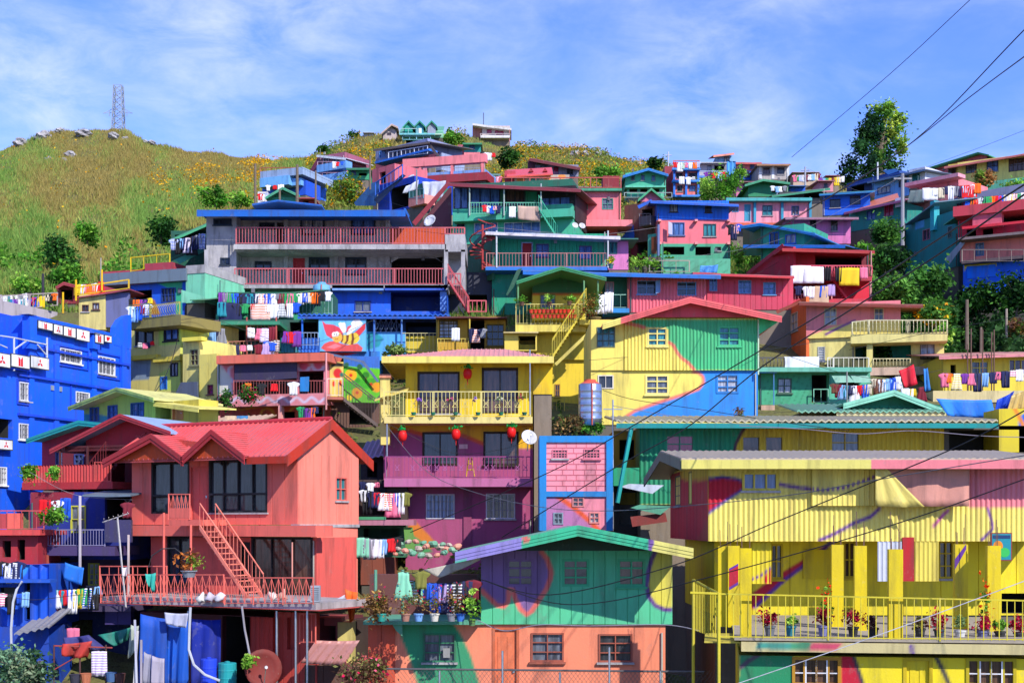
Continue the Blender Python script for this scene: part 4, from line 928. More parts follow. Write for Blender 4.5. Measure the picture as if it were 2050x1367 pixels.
# ================================================================ pink patterned house and garden mural
S8 = lambda *p: Z(380, 640, 4.88, *p)
h = House('pink_pattern_house', 'pink house painted with pale rings behind a long dark roll blind', 'house', 435, 77.5, 653, 76, 848)
pr = [(loop(ell(608, 728, 13, 17), 3), 'D8C8DC'), (ell(608, 728, 9, 12), 'E0607A'), (loop(ell(637, 726, 13, 17), 3), 'D8C8DC'), (ell(637, 726, 9, 12), 'E0607A'), (band(S8(430,440, 380,480, 380,560, 430,610), 3), 'D8C8DC'), (S8(260,430, 300,440, 400,560, 420,740, 270,730), 'D8D6C8')]
h.wall(435, 653, 722, 808, 'E88A94', 5, 0, [('O', 468, 722, 594, 795, '4A2A30'), ('O', 596, 743, 648, 790, '4A2A30')], pnt=pr)
h.sheet('roll_blind', S8(435,428, 1045,370, 1045,570, 435,612), .5, '3A3450', t=.05); h.slab(433, 654, 712, 722, 'D8705E', .9, -5, name='roof_slab')
h.rail(468, 652, 762, 795, 'A85A58', .8, step=.16)
pw = [(band([(454 + i * 4, 800 + 5 * math.sin(i * .85)) for i in range(50)], 2.4), 'D8C8DC')]
h.wall(454, 653, 791, 810, 'E08C92', .6, .9, (), pnt=pw, name='parapet')
po = [(loop(ell(535, 835, 14, 18), 2.5), 'E8A04A'), (band(S8(400,850, 500,880, 600,860, 720,840), 2), 'F0A840'), (loop(ell(592, 830, 12, 16), 2.5), 'E8A04A')]
h.wall(440, 653, 808, 850, 'D8604A', 4, -.4, [('O', 566, 824, 590, 850), ('O', 615, 815, 645, 850)], pnt=po, name='lower_wall'); h.box('pillar', 557, 563, 802, 846, .5, .9, 'F0A8A0')
h.post(653, 706, 820, 'E8A0A0', .9, .05); h.sheet('blue_cloth', S8(1078,560, 1165,555, 1160,700, 1075,700), 1.0, '3A8AD0')
h = House('garden_mural_house', 'wall with a bright garden mural above a steep railed stair', 'house', 655, 76.5, 760, 77, 850)
T8 = lambda x, y, r: ell(*S8(x, y)[0], r, r)
pgm = [(S8(1500,330, 1900,330, 1900,480, 1500,450), '3A6AB8'), (S8(1500,600, 1900,560, 1900,660, 1500,690), '3FA024'), (T8(1573, 540, 12), 'E8A81E'), (T8(1573, 542, 3.6), 'C8281E'), (T8(1635, 715, 11), 'D89A1E'), (T8(1635, 712, 3.2), 'C8381E'), (T8(1825, 660, 10), 'E89A2E'), (T8(1720, 540, 7), '2A7A1E'), (band(S8(1720,560, 1720,620), 1.2), '5A2A14'), (T8(1660, 460, 6), '1E5A3A'), (T8(1530, 440, 5), '1E5A3A'), (T8(1640, 590, 5), '2F8A24'), (T8(1760, 760, 6), '2F7A1E'), (T8(1560, 760, 6), 'E8C81E'), (T8(1770, 630, 3.5), 'B83A1E')]
h.wall(688, 760, 712, 806, '5FB82A', 3, 0, (), pnt=pgm, res=.05, name='garden_mural_wall')
h.wall(660, 687.5, 724, 794, 'E8C86A', 2, .1, (), pnt=[(ell(676, 747, 9, 10), 'D8202A'), (ell(684, 750, 4, 5), '2A6A5A'), (ell(668, 768, 3, 6), 'D83A2A'), (ell(681, 767, 3, 6), 'D83A2A'), (band([(663, 731), (686, 731)], 3), '2A2420')], res=.05, name='painted_door_wall')
h.slab(655, 690, 794, 800, 'B86A58', 1.5, 0, name='landing'); h.rail(655, 686, 758, 793, 'E8D8C8', 1.4, step=.2)
h.stair(688, 797, 756, 850, '6A5A54', 1.5, 1., 11, rh=1.3); h.sheet('roof_edge', S8(1340,320, 1700,400, 1850,600, 1830,610, 1680,420, 1340,340), .5, '5A6A8A')
h.wall(655, 760, 806, 860, '6A4A3E', 3, -.6, [('O', 700, 815, 745, 850)], name='rubble_wall')

# ================================================================ pale yellow tall house
S1 = lambda *p: Z(0, 560, 3.417, *p)
h = House('pale_yellow_house', 'tall narrow pale yellow house with lime patches and barred windows', 'house', 257, 83, 361, 81, 835)
pl_ = [(S1(1085,260, 1240,250, 1240,440, 1085,450), 'C6E268'), (S1(1090,640, 1235,560, 1235,760, 1090,760), 'D2E26A'), (S1(880,540, 1035,540, 1020,680, 880,690), '8FA0B0')]
h.wall(257, 361, 645, 790, 'E8D880', 5, 0, [(272, 655, 307, 689, '2A2A30', 2, 1, 'k', 0, .09), (329, 648, 357, 680, '1E1E24', 2, 1, 'b', 0, .1), (342, 728, 356, 752, '2A2A30', 2, 1, 'k'), ('D', 322, 755, 334, 779, '3A7AC8')], pnt=pl_)
h.slab(255, 362, 640, 650, '8A8048', 1.3, -2, name='balcony_slab'); h.rail(257, 300, 612, 640, '8A9A6A', 1.2, step=.2, y0r=607, y1r=637); h.rail(302, 360, 612, 638, 'B8AA5A', 1.2, step=.16, bow=.3, y0r=604, y1r=630)
h.box('ledge', 257, 312, 713, 717, 0, .4, 'E8D058'); h.box('ledge', 306, 360, 716, 721, 0, .4, 'E8D058')
h = House('pale_yellow_annex', 'narrow yellow annex wall with a rounded tank corner beside the pale house', 'house', 366, 80, 433, 79, 838)
h.wall(366, 398, 680, 800, 'EADB80', 4, 0, [(382, 701, 398, 730, '8A8A60', 2, 3, 'g')]); h.wall(399, 434, 710, 840, 'E6D672', 4, .8, [(416, 771, 426, 788, '7A4A40', 1, 2, 'r')], boards=.6, name='tank_wall'); h.box('coping', 364, 403, 676, 681, -.1, .4, 'F0E060')
h.sheet('tarpaulin', [(350, 790), (362, 765), (395, 764), (396, 800), (372, 802)], 1., '5A6270', t=.08)

h = House('blue_green_house', 'two tone blue and mint house with a flat concrete roof edge', 'house', 205, 92, 372, 90, 640)
h.wall(258, 372, 560, 640, '2A64D8', 6, 0, [(324, 578, 351, 603, '20408A', 4, 2, 'b'), ('O', 268, 582, 304, 612, '2A2A40')], pnt=[(Z(0,540,4.66, 1400,90, 1700,90, 1700,420, 1640,420, 1640,180, 1560,170), '3FAE80'), (Z(0,540,4.66, 1180,220, 1440,280, 1500,420, 1180,420), 'B87A30')])
h.box('roof_edge', 205, 372, 548, 561, -6, .5, '6A7A88'); h.wall(372, 410, 545, 605, '7FD0AC', 5, .3, (), name='mint_wall'); h.box('parapet', 372, 410, 532, 546, -5, .35, '@c')
h.sheet('mint_panel', [(363, 580), (410, 594), (410, 606), (363, 606)], 1.2, '8AD4B0')
h = House('cream_block_house', 'cream plaster block with two small square windows and a plastic sheet', 'house', 158, 88, 258, 88, 655)
h.wall(158, 211, 590, 660, 'DCCB80', 4, 0, [(165, 611, 177, 623, '5A3A30', 2, 1, 'k'), (186, 607, 198, 619, '5A3A30', 2, 1, 'k')], boards=1.2); h.wall(211, 258, 586, 655, '6A6E98', .3, -.1, (), name='plastic_sheet_wall'); h.shed(155, 260, 594, '9A4A54', .3, .3, 4, y1=578, name='roof_edge')
h.rail(150, 258, 576, 592, 'E0B83A', .3, step=1.2, r=.03, y0r=560, y1r=578)
for x, y in ((152, 560), (204, 540), (126, 585)): h.post(x, y, y + 42, 'E8B830', .4, .06)
h = House('red_parapet_house', 'low rooftop terrace with a dark red parapet and thin yellow railing', 'house', 200, 98, 342, 96, 580)
h.wall(200, 342, 545, 580, 'B84A58', 4, 0, ()); h.rail(262, 340, 516, 545, 'E0C030', .0, step=.9, r=.025, y0r=508, y1r=530)
# ================================================================ blue building with the red and white sign panels
AZ = '0F66F2'; AZ2 = '0E50D8'; WG = 'F4F4F8'
h = House('blue_building', 'tall bright blue building with white grilled windows and red emblem panels', 'building', 0, 69, 262, 80, 1060); blue = h
gw = lambda a, b, c, d: (a, b, c, d, WG, 4, 1, 'g', .15, .05)
h.wall(62, 262, 630, 1010, AZ, 8, 0, [gw(121, 697, 162, 729), gw(197, 713, 229, 752), gw(152, 784, 178, 808)], name='wall')
h.wall(-90, 61, h.lv(62, 742, -90), 1060, AZ, 8, .0, [gw(39, 765, 60.5, 803), gw(38, 848, 60.5, 880), gw(-8, 935, 12, 970), ('O', -20, 835, 25, 878)], name='left_wall')
h.wall(-90, 60, h.lv(60, 640, -90, -2.5), 742, AZ2, 6, -2.5, [('O', -60, 680, 40, 720)], name='recessed_wall'); h.box('terrace_floor', -90, 62, h.lv(62, 738, -90), 744, -2.5, .35, AZ2)
for a, b, y in ((62, 262, 690), (40, 262, 747), (40, 262, 826)): h.box('band', a, b, y, h.lv(a, y + 5, b), .004, .16, AZ2)
for x in (60, 110, 185, 245): h.box('pilaster', x, x + 9, 690, 1000, .004, .1, AZ)
for x in (60, 186): h.box('parapet_post', x, x + 14, 632 + (x - 60) * .3, 700, -.2, .25, AZ); h.box('post_cap', x - 2, x + 16, 628 + (x - 60) * .3, 632 + (x - 60) * .3, -.3, .35, 'D8E4F8')
h.sheet('curved_parapet', [(228, 690), (231, 655), (240, 640), (252, 632), (263, 630), (263, 700)], .02, AZ, t=.3)
for a, c, b, e_ in ((112, 689, 176, 742), (190, 703, 240, 762), (33, 757, 60, 812), (140, 768, 190, 818)):
    X0, X1, Z0, Z1 = h.rect(a, c, b, e_); q = MB()
    for p in ((X0, X1, Z0, Z0 + .07), (X0, X1, Z1 - .07, Z1), (X0, X0 + .07, Z0 + .07, Z1 - .07), (X1 - .07, X1, Z0 + .07, Z1 - .07)): q.box(h, p[0], p[1], .003, .07, p[2], p[3])
    q.build('moulding', AZ2, h.o)
h.box('vent', 103, 125, 771, 784, .01, .06, '8A94A0')
for x in (28, 94): h.post(x, 676, 742, 'C8CCD4', .3, .05)
q = MB()
for a, b in (((0, 672), (28, 676)), ((28, 676), (94, 690)), ((28, 700), (52, 683)), ((94, 712), (75, 690)), ((0, 690), (14, 696))): q.tube([h.pt(*a, .3), h.pt(*b, .3)], .04, 5)
q.build('steel_frame', 'C8CCD4', h.o)
def panel(mark, x0, x1, y0, y1, w, label, grey=False):
    """white panel with a red mark"""
    a, b, zb, zt = h.rect(x0, y0, x1, y1, w); e = bpy.data.objects.new('sign_panel', None); COL.objects.link(e); e.location = h.W((a + b) / 2, w, zb); tag(e, label, 'sign', 'emblem panels on the blue building')
    q = MB(); q.box(h, a, b, w - .05, w, zb, zt); q.build('board', '3A3F48', e)
    q = MB(); q.box(h, a + .05, b - .05, w, w + .008, zb + .05, zt - .05); q.build('face', '7488C8' if grey else 'F2F2F2', e)  # grey variant: shade put into the panel's white and red
    cx, cz, s = (a + b) / 2, (zb + zt) / 2, min(b - a, zt - zb) * .36; q = MB(); W_ = w + .012
    if mark == 'd':
        for g in (90, 210, 330):
            c, sn = math.cos(R(g)), math.sin(R(g)); P = lambda r, t: (cx + s * (r * c - t * sn) , cz - s * .12 + s * (r * sn + t * c))
            q.prism(h, [P(0, 0), P(.52, -.3), P(1.04, 0), P(.52, .3)], w + .008, W_)
    elif mark == 'm':
        for k in (-1, 1): q.prism(h, [(cx + k * s * .06, cz - s), (cx + k * s * .72, cz - s), (cx + k * s * .72, cz + s), (cx + k * s * .06, cz + s * .42)], w + .008, W_)
    else: q.prism(h, [(cx - s * 1.1, cz + s * .7), (cx - s * 1.1, cz - s * .1), (cx - s * .8, cz - s * .75), (cx, cz - s * .7), (cx + s * .8, cz - s * .1), (cx + s * 1.1, cz + s * .7)], w + .008, W_)
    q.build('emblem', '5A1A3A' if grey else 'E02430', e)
for i, (mk, x0, x1, y0, y1) in enumerate((('m', 76, 106, 640, 664), ('d', 107, 126, 647, 672), ('m', 127, 152, 651, 678), ('d', 153, 180, 656, 686), ('m', 190, 208, 665, 690), ('q', 209, 224, 669, 688))):
    panel(mk, x0, x1, y0, y1, .28, ['white parapet panel with a red block M, largest and nearest the corner post', 'white parapet panel with red three diamond emblem beside the largest M panel', 'white parapet panel with a red block M between two diamond panels', 'white parapet panel with red three diamond emblem beside the second parapet post', 'small white panel with red block M right of the second parapet post', 'small white panel with a red rounded mark at the end of the parapet'][i])
for mk, x0, x1 in (('d', -12, 21), ('m', 22, 60), ('d', 61, 99)): panel(mk, x0, x1, 704 + x0 * .1, 737 + x1 * .055, .42, {'d-12': 'white balcony panel with red three diamond emblem cut by the left frame edge', 'm22': 'white balcony panel with red block M under the steel frame', 'd61': 'white balcony panel with red three diamond emblem at the right end of the balcony'}[mk + str(x0)])
for mk, x0, x1 in (('d', -8, 17), ('m', 18, 38), ('d', 39, 60)): panel(mk, x0, x1, 648 - x0 * .13, 676 - x0 * .15, -2.3, {'d-8': 'shade-tinted white panel with dark three diamond emblem at the far left', 'm18': 'shade-tinted white panel with dark block M between two diamonds', 'd39': 'shade-tinted white panel with dark three diamond emblem beside the corner post'}[mk + str(x0)], True)
panel('d', -2, 26, 878, 902, .3, 'white panel with red three diamond emblem below the open window')

# ================================================================ houses left of the red house
h = House('lime_gabled_house', 'lime green gabled house with a teal painted base and blue windows', 'house', 168, 73, 311, 69.5, 880)
bw = lambda a, b, c, d: (a, b, c, d, '3A5A9A', 2, 2, 'b')
h.wall(168, 311, 815, 880, 'C2DC6A', 3, 0, [bw(181, 817, 198, 842), bw(217, 813, 235, 837), bw(263, 807, 288, 832)], pnt=[([(160, 828), (200, 830), (311, 850), (311, 900), (160, 900)], '4AA0A0')], top=[(234, 782)])
h.gable((137, 815), (234, 776), (308, 797), 'DCD88A', .9, 3.4, .1, 'A8C270', .2)
h.wall(312, 398, 806, 850, 'D8C85A', 1.2, -.3, [('O', 314, 810, 342, 838, '8A8A3A'), ('D', 346, 812, 366, 840, 'E89A60')], name='porch_wall'); h.shed(308, 398, 804, 'E8DC7A', .7, .1, 1.6, y1=816, name='porch_roof', fascia='F0E070', fh=.14)
h = House('teal_roof_maroon_house', 'maroon house under a teal arched roof beside the blue building', 'house', 84, 68, 200, 66.5, 960)
h.wall(84, 200, 870, 965, 'B83A4C', 5, 0, [(113, 905, 122, 930, '4A5A8A', 2, 2, 'b'), (124, 905, 131, 930, 'D8D8E0', 2, 2, 'w')], top=[(158, 846)])
h.gable((53, 879), (158, 842), (204, 847), '7FC8AE', 1., 6, .1, '2F9A9A', .22)
h = House('maroon_gabled_house', 'dark red house with a deep open gable and a red tiled balcony parapet', 'house', 150, 65, 340, 63, 1000)
h.wall(172, 325, 874, 893, 'B8323E', .25, .6, (), top=[(241, 832)], name='gable_panel'); h.gable((100, 900), (241, 829), (342, 864), '~9AB4DC', 1.4, 8, .1, 'A83A44', .2)
h.wall(125, 330, 893, 1000, '7A2430', 4, -1.2, [('O', 178, 925, 250, 985), (150, 910, 168, 930, '3A4A8A', 2, 2, 'b')])
for y in (893, 897): h.box('truss', 130, 330, y, y + 2, -1, 1.2, '5A2026')
h.wall(46, 216, 932, 966, 'C84A4A', .2, 1.6, (), corr=.16, name='balcony_parapet'); h.slab(44, 225, 966, 978, 'B83A40', 1.7, -1)
for x in (175, 120): h.post(x, 893, 985, '4A2226', 1.3, .06)
h.stair(212, 925, 165, 985, '7A2A30', 1.2, .8, 9); h.rail(190, 222, 925, 965, 'D85A54', 1.6, step=.15)
h = House('blue_balcony_rooms', 'shadowy blue and maroon rooms stacked behind a plant filled balcony', 'house', 60, 61.5, 262, 61, 1190)
h.wall(60, 262, 985, 1120, '23328A', 4, -1.2, [(143, 1013, 171, 1065, 'C8C84A', 2, 2, 'b'), ('O', 210, 995, 262, 1040), ('O', 95, 1115, 140, 1170)], pnt=[([(60, 980), (150, 980), (130, 1040), (60, 1060)], '8A2A3A')])
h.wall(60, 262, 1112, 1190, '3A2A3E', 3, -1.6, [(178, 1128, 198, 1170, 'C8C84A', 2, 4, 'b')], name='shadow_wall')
h.slab(85, 230, 1093, 1112, '4A3A6A', 1.2, -1.6); h.rail(85, 210, 1060, 1093, '8A86A8', 1.1, step=.12); h.slab(85, 262, 1212, 1224, '4A4060', 1., -1.6, name='lower_slab')
h.wall(210, 262, 1040, 1085, '3E3A62', .2, 1.2, (), name='screen_wall'); h.shed(165, 262, 990, '6A7A8A', 1.2, .4, 3)
h.wall(96, 262, 1224, 1420, '1E2A5A', 3, -1.2, [('O', 130, 1240, 185, 1320)], pnt=[([(120, 1228), (150, 1228), (150, 1330), (120, 1330)], '2F7A50')], name='base_wall'); h.wall(210, 262, 1210, 1250, '4A3E78', .4, .5, (), boards=.6, name='block_wall')
for x, y0, y1, c in ((160, 992, 1170, 'C8C0C8'), (95, 1110, 1330, 'A04A3A')): h.post(x, y0, y1, c, 1.3, .06)
h = House('red_corner_shack', 'small red shack with a flat red parapet at the left edge', 'house', -60, 59, 78, 59, 1120)
h.wall(-60, 76, 1070, 1130, 'A8323A', 3, 0, [('O', 5, 1082, 22, 1115), ('O', 35, 1080, 50, 1120)]); h.box('roof_edge', -60, 80, 1060, 1071, -3, .5, 'D8504E'); h.box('parapet_panel', 15, 40, 1027, 1058, -.1, .3, 'E86A5E'); h.rail(-60, 88, 1022, 1060, 'C85A5A', .3, step=.3)
h.box('side_parapet', -60, 15, 1028, 1058, -.1, .25, 'B84A50')
h = House('dark_blue_shack', 'deep blue sheet walled shack with drying clothes at the lower left', 'house', -60, 58, 95, 58, 1420)
h.wall(-60, 98, 1130, 1255, '1C56C8', 4, -.3, [('O', -5, 1175, 30, 1215), ('O', 48, 1165, 60, 1240)], corr=.4, pnt=[([(40, 1120), (70, 1120), (50, 1150), (40, 1160)], '3A8AD8')]); h.wall(-60, 98, 1255, 1420, '1A48B0', 3, .3, [('O', 40, 1330, 90, 1400)], name='lower_wall')
h.slab(-60, 100, 1160, 1166, '2A5AC0', .6, -.3, name='ledge'); h.shed(28, 98, 1268, '~8A8A92', 1.6, .7, 2., corr=.3, name='awning', y1=1252)

# undercroft tarpaulins below the red terrace: each hangs on its own
def cloth(name, label, cat, poly, Y, c, group=None, waves=6, amp=.08, t=.02, Y2=None, dens=14):
    """hanging sheet with folds; poly = top-left, top-right, bottom-right, bottom-left"""
    f = F(poly[0][0], Y, poly[1][0], Y2 or Y); q = MB(); n, m_ = dens, 6; A = [f.xz(*p, 0) for p in poly]
    for side in (0, 1):
        for j in range(m_ + 1):
            for i in range(n + 1):
                u, v = i / n, j / m_; x = (A[0][0] * (1-u) + A[1][0] * u) * (1-v) + (A[3][0] * (1-u) + A[2][0] * u) * v; z = (A[0][1] * (1-u) + A[1][1] * u) * (1-v) + (A[3][1] * (1-u) + A[2][1] * u) * v
                q.v.append(f.W(x, amp * (math.sin(u * waves * 3.1 + v * 1.7) + .4 * math.sin(u * waves * 7 + v * 4)) * (.35 + .65 * v) - side * t, z - .03 * math.sin(u * 3.14) ))
    k = (n + 1) * (m_ + 1)
    for j in range(m_):
        for i in range(n):
            a = j * (n + 1) + i; q.f.append((a, a + n + 1, a + n + 2, a + 1)); q.f.append((k + a, k + a + 1, k + a + n + 2, k + a + n + 1))
    bd = [i for i in range(n + 1)] + [(j * (n + 1) + n) for j in range(1, m_ + 1)] + [m_ * (n + 1) + i for i in range(n - 1, -1, -1)] + [j * (n + 1) for j in range(m_ - 1, 0, -1)]
    for a, b in zip(bd, bd[1:] + bd[:1]): q.f.append((a, b, k + b, k + a))
    q.mi = [0] * len(q.f); o = q.build(name, c, None, True); return tag(o, label, cat, group)
cloth('tarpaulin', 'left of two blue tarpaulins hanging below the red terrace', 'tarpaulin', [(281, 1228), (334, 1238), (334, 1380), (278, 1380)], 53.6, '1E52B4', waves=3, amp=.1)
cloth('tarpaulin', 'right of two blue tarpaulins hanging below the red terrace', 'tarpaulin', [(335, 1238), (376, 1242), (376, 1380), (335, 1380)], 53.8, '2258BC', waves=3, amp=.1)
cloth('tarpaulin', 'dark blue tarpaulin in the shade behind the steel pipe', 'tarpaulin', [(383, 1238), (442, 1240), (442, 1330), (383, 1380)], 55.4, '1A2E9A', waves=4)
cloth('sheet', 'white cloth draped over the top of the blue tarpaulins', 'cloth', [(329, 1225), (377, 1227), (373, 1256), (333, 1248)], 53.2, 'B8BAD0', waves=4, amp=.06)
cloth('tarpaulin', 'red and dark tarpaulin slung over the yard at lower left', 'tarpaulin', [(125, 1288), (185, 1282), (172, 1316), (126, 1312)], 55, 'C04038', waves=3, amp=.2)
cloth('tarpaulin', 'teal tarpaulin sloping over the yard beside the blue tarps', 'tarpaulin', [(195, 1270), (262, 1255), (252, 1282), (230, 1292)], 56, '1F7A6A', waves=3, amp=.2)
cloth('tarpaulin', 'dark violet tarpaulin over the yard left of the teal one', 'tarpaulin', [(126, 1275), (178, 1270), (210, 1300), (135, 1296)], 55.6, '3A3A78', waves=3, amp=.2)
def drum(label, px, y0, y1, Y, r, c, name='drum'):
    p = at(px, y1, Y); hh = at(px, y0, Y).z - p.z; e = bpy.data.objects.new(name, None); COL.objects.link(e); e.location = p; tag(e, label, name.replace('_', ' '))
    q = MB(); q.lathe(p, [(r * .96, 0), (r, .03), (r, hh * .3), (r * 1.04, hh * .33), (r, hh * .36), (r, hh * .64), (r * 1.04, hh * .67), (r, hh * .7), (r, hh * .97), (r * .95, hh)], 18); q.build('body', c, e, False)
    q = MB(); q.lathe((p.x, p.y, p.z + hh), [(r * .3, .002), (r * .3, .05), (r * .1, .07)], 12); q.build('lid', c, e)
    return e
drum('blue plastic drum in the yard under the red terrace', 418, 1318, 1372, 53, .31, '2A4AD8')
drum('teal plastic drum behind the wire mesh under the red terrace', 455, 1326, 1372, 53, .34, '2A9AA0')
cloth('roof_sheet', 'rusty corrugated lean-to sheet beside the dry vines', 'roof sheet', [(632, 1281), (720, 1281), (690, 1330), (602, 1326)], 54, '~C88A84', waves=9, amp=.03, dens=60)
h = House('brick_shed', 'little shed with a red framed opening and yellow blocks beside the red house', 'shed', 635, 56, 720, 56, 1390)
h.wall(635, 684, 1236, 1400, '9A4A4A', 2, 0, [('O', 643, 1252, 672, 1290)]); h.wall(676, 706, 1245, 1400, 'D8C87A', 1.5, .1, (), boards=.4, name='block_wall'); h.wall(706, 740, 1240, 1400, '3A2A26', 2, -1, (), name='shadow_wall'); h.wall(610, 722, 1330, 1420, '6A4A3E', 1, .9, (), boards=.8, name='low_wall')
cloth('cloth', 'orange cloth hanging by the corner of the red house', 'cloth', [(690, 1178), (716, 1185), (708, 1240), (700, 1245)], 55.5, 'E86A30', waves=3)
cloth('cloth', 'white torn sheet over the ledge beside the red house', 'cloth', [(650, 1207), (690, 1190), (690, 1200), (655, 1218)], 56, 'C8CCD8', waves=3)
S3r = lambda *p: Z(1470, 280, 3.255, *p)
w2 = lambda a, b, c, d, fc='6A7A8A', p='b': (a, b, c, d, fc, 2, 2, p)
# ================================================================ orange and cream house
h = House('orange_cream_house', 'orange and pink house over a cream floor with a plant filled balcony', 'house', 1614, 92, 1886, 90, 745)
sd = F(1548, 99, 1614, 92)
pm = [(S3r(480,1280, 640,1220, 780,1180, 1100,1180, 1100,1400, 480,1400), 'EBD77A'), (band(S3r(590,1270, 700,1215, 790,1175), 2.5), '8A5A8A')]
h.wall(1614, 1803, 608, 672, 'EE8A8E', 6, 0, [w2(1651, 618, 1674, 650, 'D8C0A0', 'c'), w2(1751, 618, 1768, 640, 'D8C0A0', 'g')], pnt=pm)
h.wall(1548, 1613.8, 626, 735, 'E8703C', .2, 0, [w2(1584, 630, 1597, 660, 'D8B090', 'c'), w2(1556, 640, 1563, 665, 'D8B090', 'g')], f=sd, name='side_wall')
h.shed(1600, 1848, 604, '~9A5A4A', 1.1, .7, 7, y1=609, fascia='8A4038', fh=.16); h.sheet('verge', [(1553, 622), (1603, 601), (1606, 606), (1556, 628)], .6, '9A4A3C')
h.wall(1614, 1704, 672, 742, 'EBDD8C', 5, -.2, [(1638, 695, 1651, 722, 'C8C8C0', 1, 6, 'w')], name='cream_wall')
h.wall(1704, 1890, 682, 742, 'EBDD8C', 4, .1, [('O', 1712, 690, 1734, 720, '3FAFA0'), ('O', 1748, 686, 1824, 722, '49C0AC'), (1843, 688, 1870, 718, '7A6A6A', 2, 1, 'c')], name='lower_wall')
h.box('column', 1735, 1747, 680, 742, .15, 1.5, 'EEDD88'); h.slab(1703, 1897, 670, 682, 'E2D48A', 1.8); h.rail(1740, 1896, 641, 672, 'D8D0A8', 1.7, step=.22, bow=.3, r=.025); h.rail(1706, 1738, 645, 676, 'D8D0A8', 1.7, step=.22, bow=.3, r=.025, y0r=641, y1r=672)
h.slab(1660, 1890, 738, 748, 'D8B8A0', 1.6); h.rail(1669, 1739, 716, 738, 'E0DCC8', 1.5, step=.3, r=.025); h.rail(1748, 1822, 718, 738, 'D8CC9A', 1.5, step=.2, bow=.2, r=.025)
h = House('green_stone_house', 'green rough stone house with a railed roof terrace and dark doorway', 'house', 1518, 82, 1742, 82, 835)
h.wall(1518, 1660, 742, 835, '4AA880', 4, 0, [w2(1558, 758, 1584, 786, '4A6A5A', 'g'), ('O', 1625, 750, 1656, 806)], pnt=[(ell(1530 + (i * 37 % 95), 752 + (i * 23 % 78), 2.2, 1.8, 7), '2F7A5A') for i in range(70)], res=.08)
h.wall(1660, 1742, 742, 820, '5FB898', 4, .3, [('O', 1680, 765, 1720, 800)], name='right_wall'); h.slab(1518, 1745, 735, 744, '6FB8A0', 1.)
h.rail(1519, 1570, 716, 736, '5A5A5A', .9, step=.2, bow=.25, r=.025); h.box('white_screen', 1570, 1640, 714, 737, .75, .8, 'E8EEF4'); h.rail(1657, 1668, 716, 736, 'E8E4D8', .9, step=.2)
for a in (1665, 1703): h.sheet('awning', [(a, 752), (a + 34, 752), (a + 46, 765), (a + 8, 766)], 1.6, '9ACDB4')
h.rail(1629, 1658, 779, 806, '8ACDB0', .4, step=.3); h.shed(1516, 1555, 744, '3A8ADC', .9, .3, 1.5, name='blue_canopy'); h.post(1549, 746, 826, '5A9AE0', .8, .03); h.box('wash_basin', 1524, 1551, 811, 824, .3, 1.1, 'C8A890')
h = House('green_gable_shed', 'low shed with a pale green gable front and a wide green roof', 'shed', 1690, 67, 1884, 67, 860)
h.wall(1690, 1884, 812, 850, '2F8A6A', 3, 0, (), boards=.4); h.gable((1688, 808), (1790, 781), (1886, 818), '~3F8A6A', .8, 4, .1, '8FD0B4', .26, '2F7A5E', (h.xz(1690, 812)[0], h.xz(1884, 812)[0], h.xz(1690, 812)[1]))
h.shed(1596, 1896, 822, '~6FAA8C', 1.4, .7, 3.4, corr=.3, name='low_roof'); h.box('board', 1675, 1894, 824, 832, 1.2, 1.3, 'D8CC9A'); h.wall(1600, 1690, 826, 850, '8A7A4A', 2, .3, (), name='low_wall')
cloth('tarpaulin', 'bright blue tarpaulin stretched over the roof beside the green gable', 'tarpaulin', [(1874, 798), (1985, 800), (1996, 836), (1896, 832)], 64, '3A86E8', waves=5, amp=.12)
cloth('tarpaulin', 'deep blue tarpaulin hanging from the mustard sheet at the right', 'tarpaulin', [(1996, 800), (2031, 782), (2010, 838), (1984, 850)], 62, '1A4AC8', waves=4, amp=.15)
cloth('roof_sheet', 'mustard corrugated sheet sloping at the right edge', 'roof sheet', [(2025, 792), (2075, 770), (2080, 812), (2015, 825)], 61.5, '~C8A85A', waves=9, amp=.04, dens=50)
h = House('mustard_wall_house', 'yellow wall with painted shapes at the right edge below the mustard sheet', 'house', 2000, 61, 2090, 61, 910)
h.wall(2000, 2090, 818, 905, 'D8C43A', 2, 0, (), pnt=[(ell(2055, 850, 16, 24), '2A6AD0'), (band([(2030, 815), (2048, 850), (2060, 910)], 4), 'E88A3A')])
h = House('right_yellow_house', 'long yellow house with a pink roof edge behind drying clothes', 'house', 1888, 85, 2090, 85, 800)
h.wall(1888, 2090, 713, 785, 'E2CC50', 5, 0, [w2(1945, 724, 1978, 748, 'E8DC6A', 'b'), (2020, 720, 2056, 748, 'E8DC6A', 3, 1, 'n'), ('O', 1903, 730, 1914, 752)]); h.shed(1880, 2095, 712, '~C88A80', 1., .9, 6, fascia='D88A90', fh=.14, y1=705)
h.wall(1868, 2090, 782, 805, 'D8C896', 3, 1.4, (), name='terrace_parapet')
for x in (1985, 1990, 1937, 1944, 1967): h.post(x, 650 + (x * 7 % 40), 782, plain('rusty_rebar', (.14, .07, .05), .8), 1.3, .04)

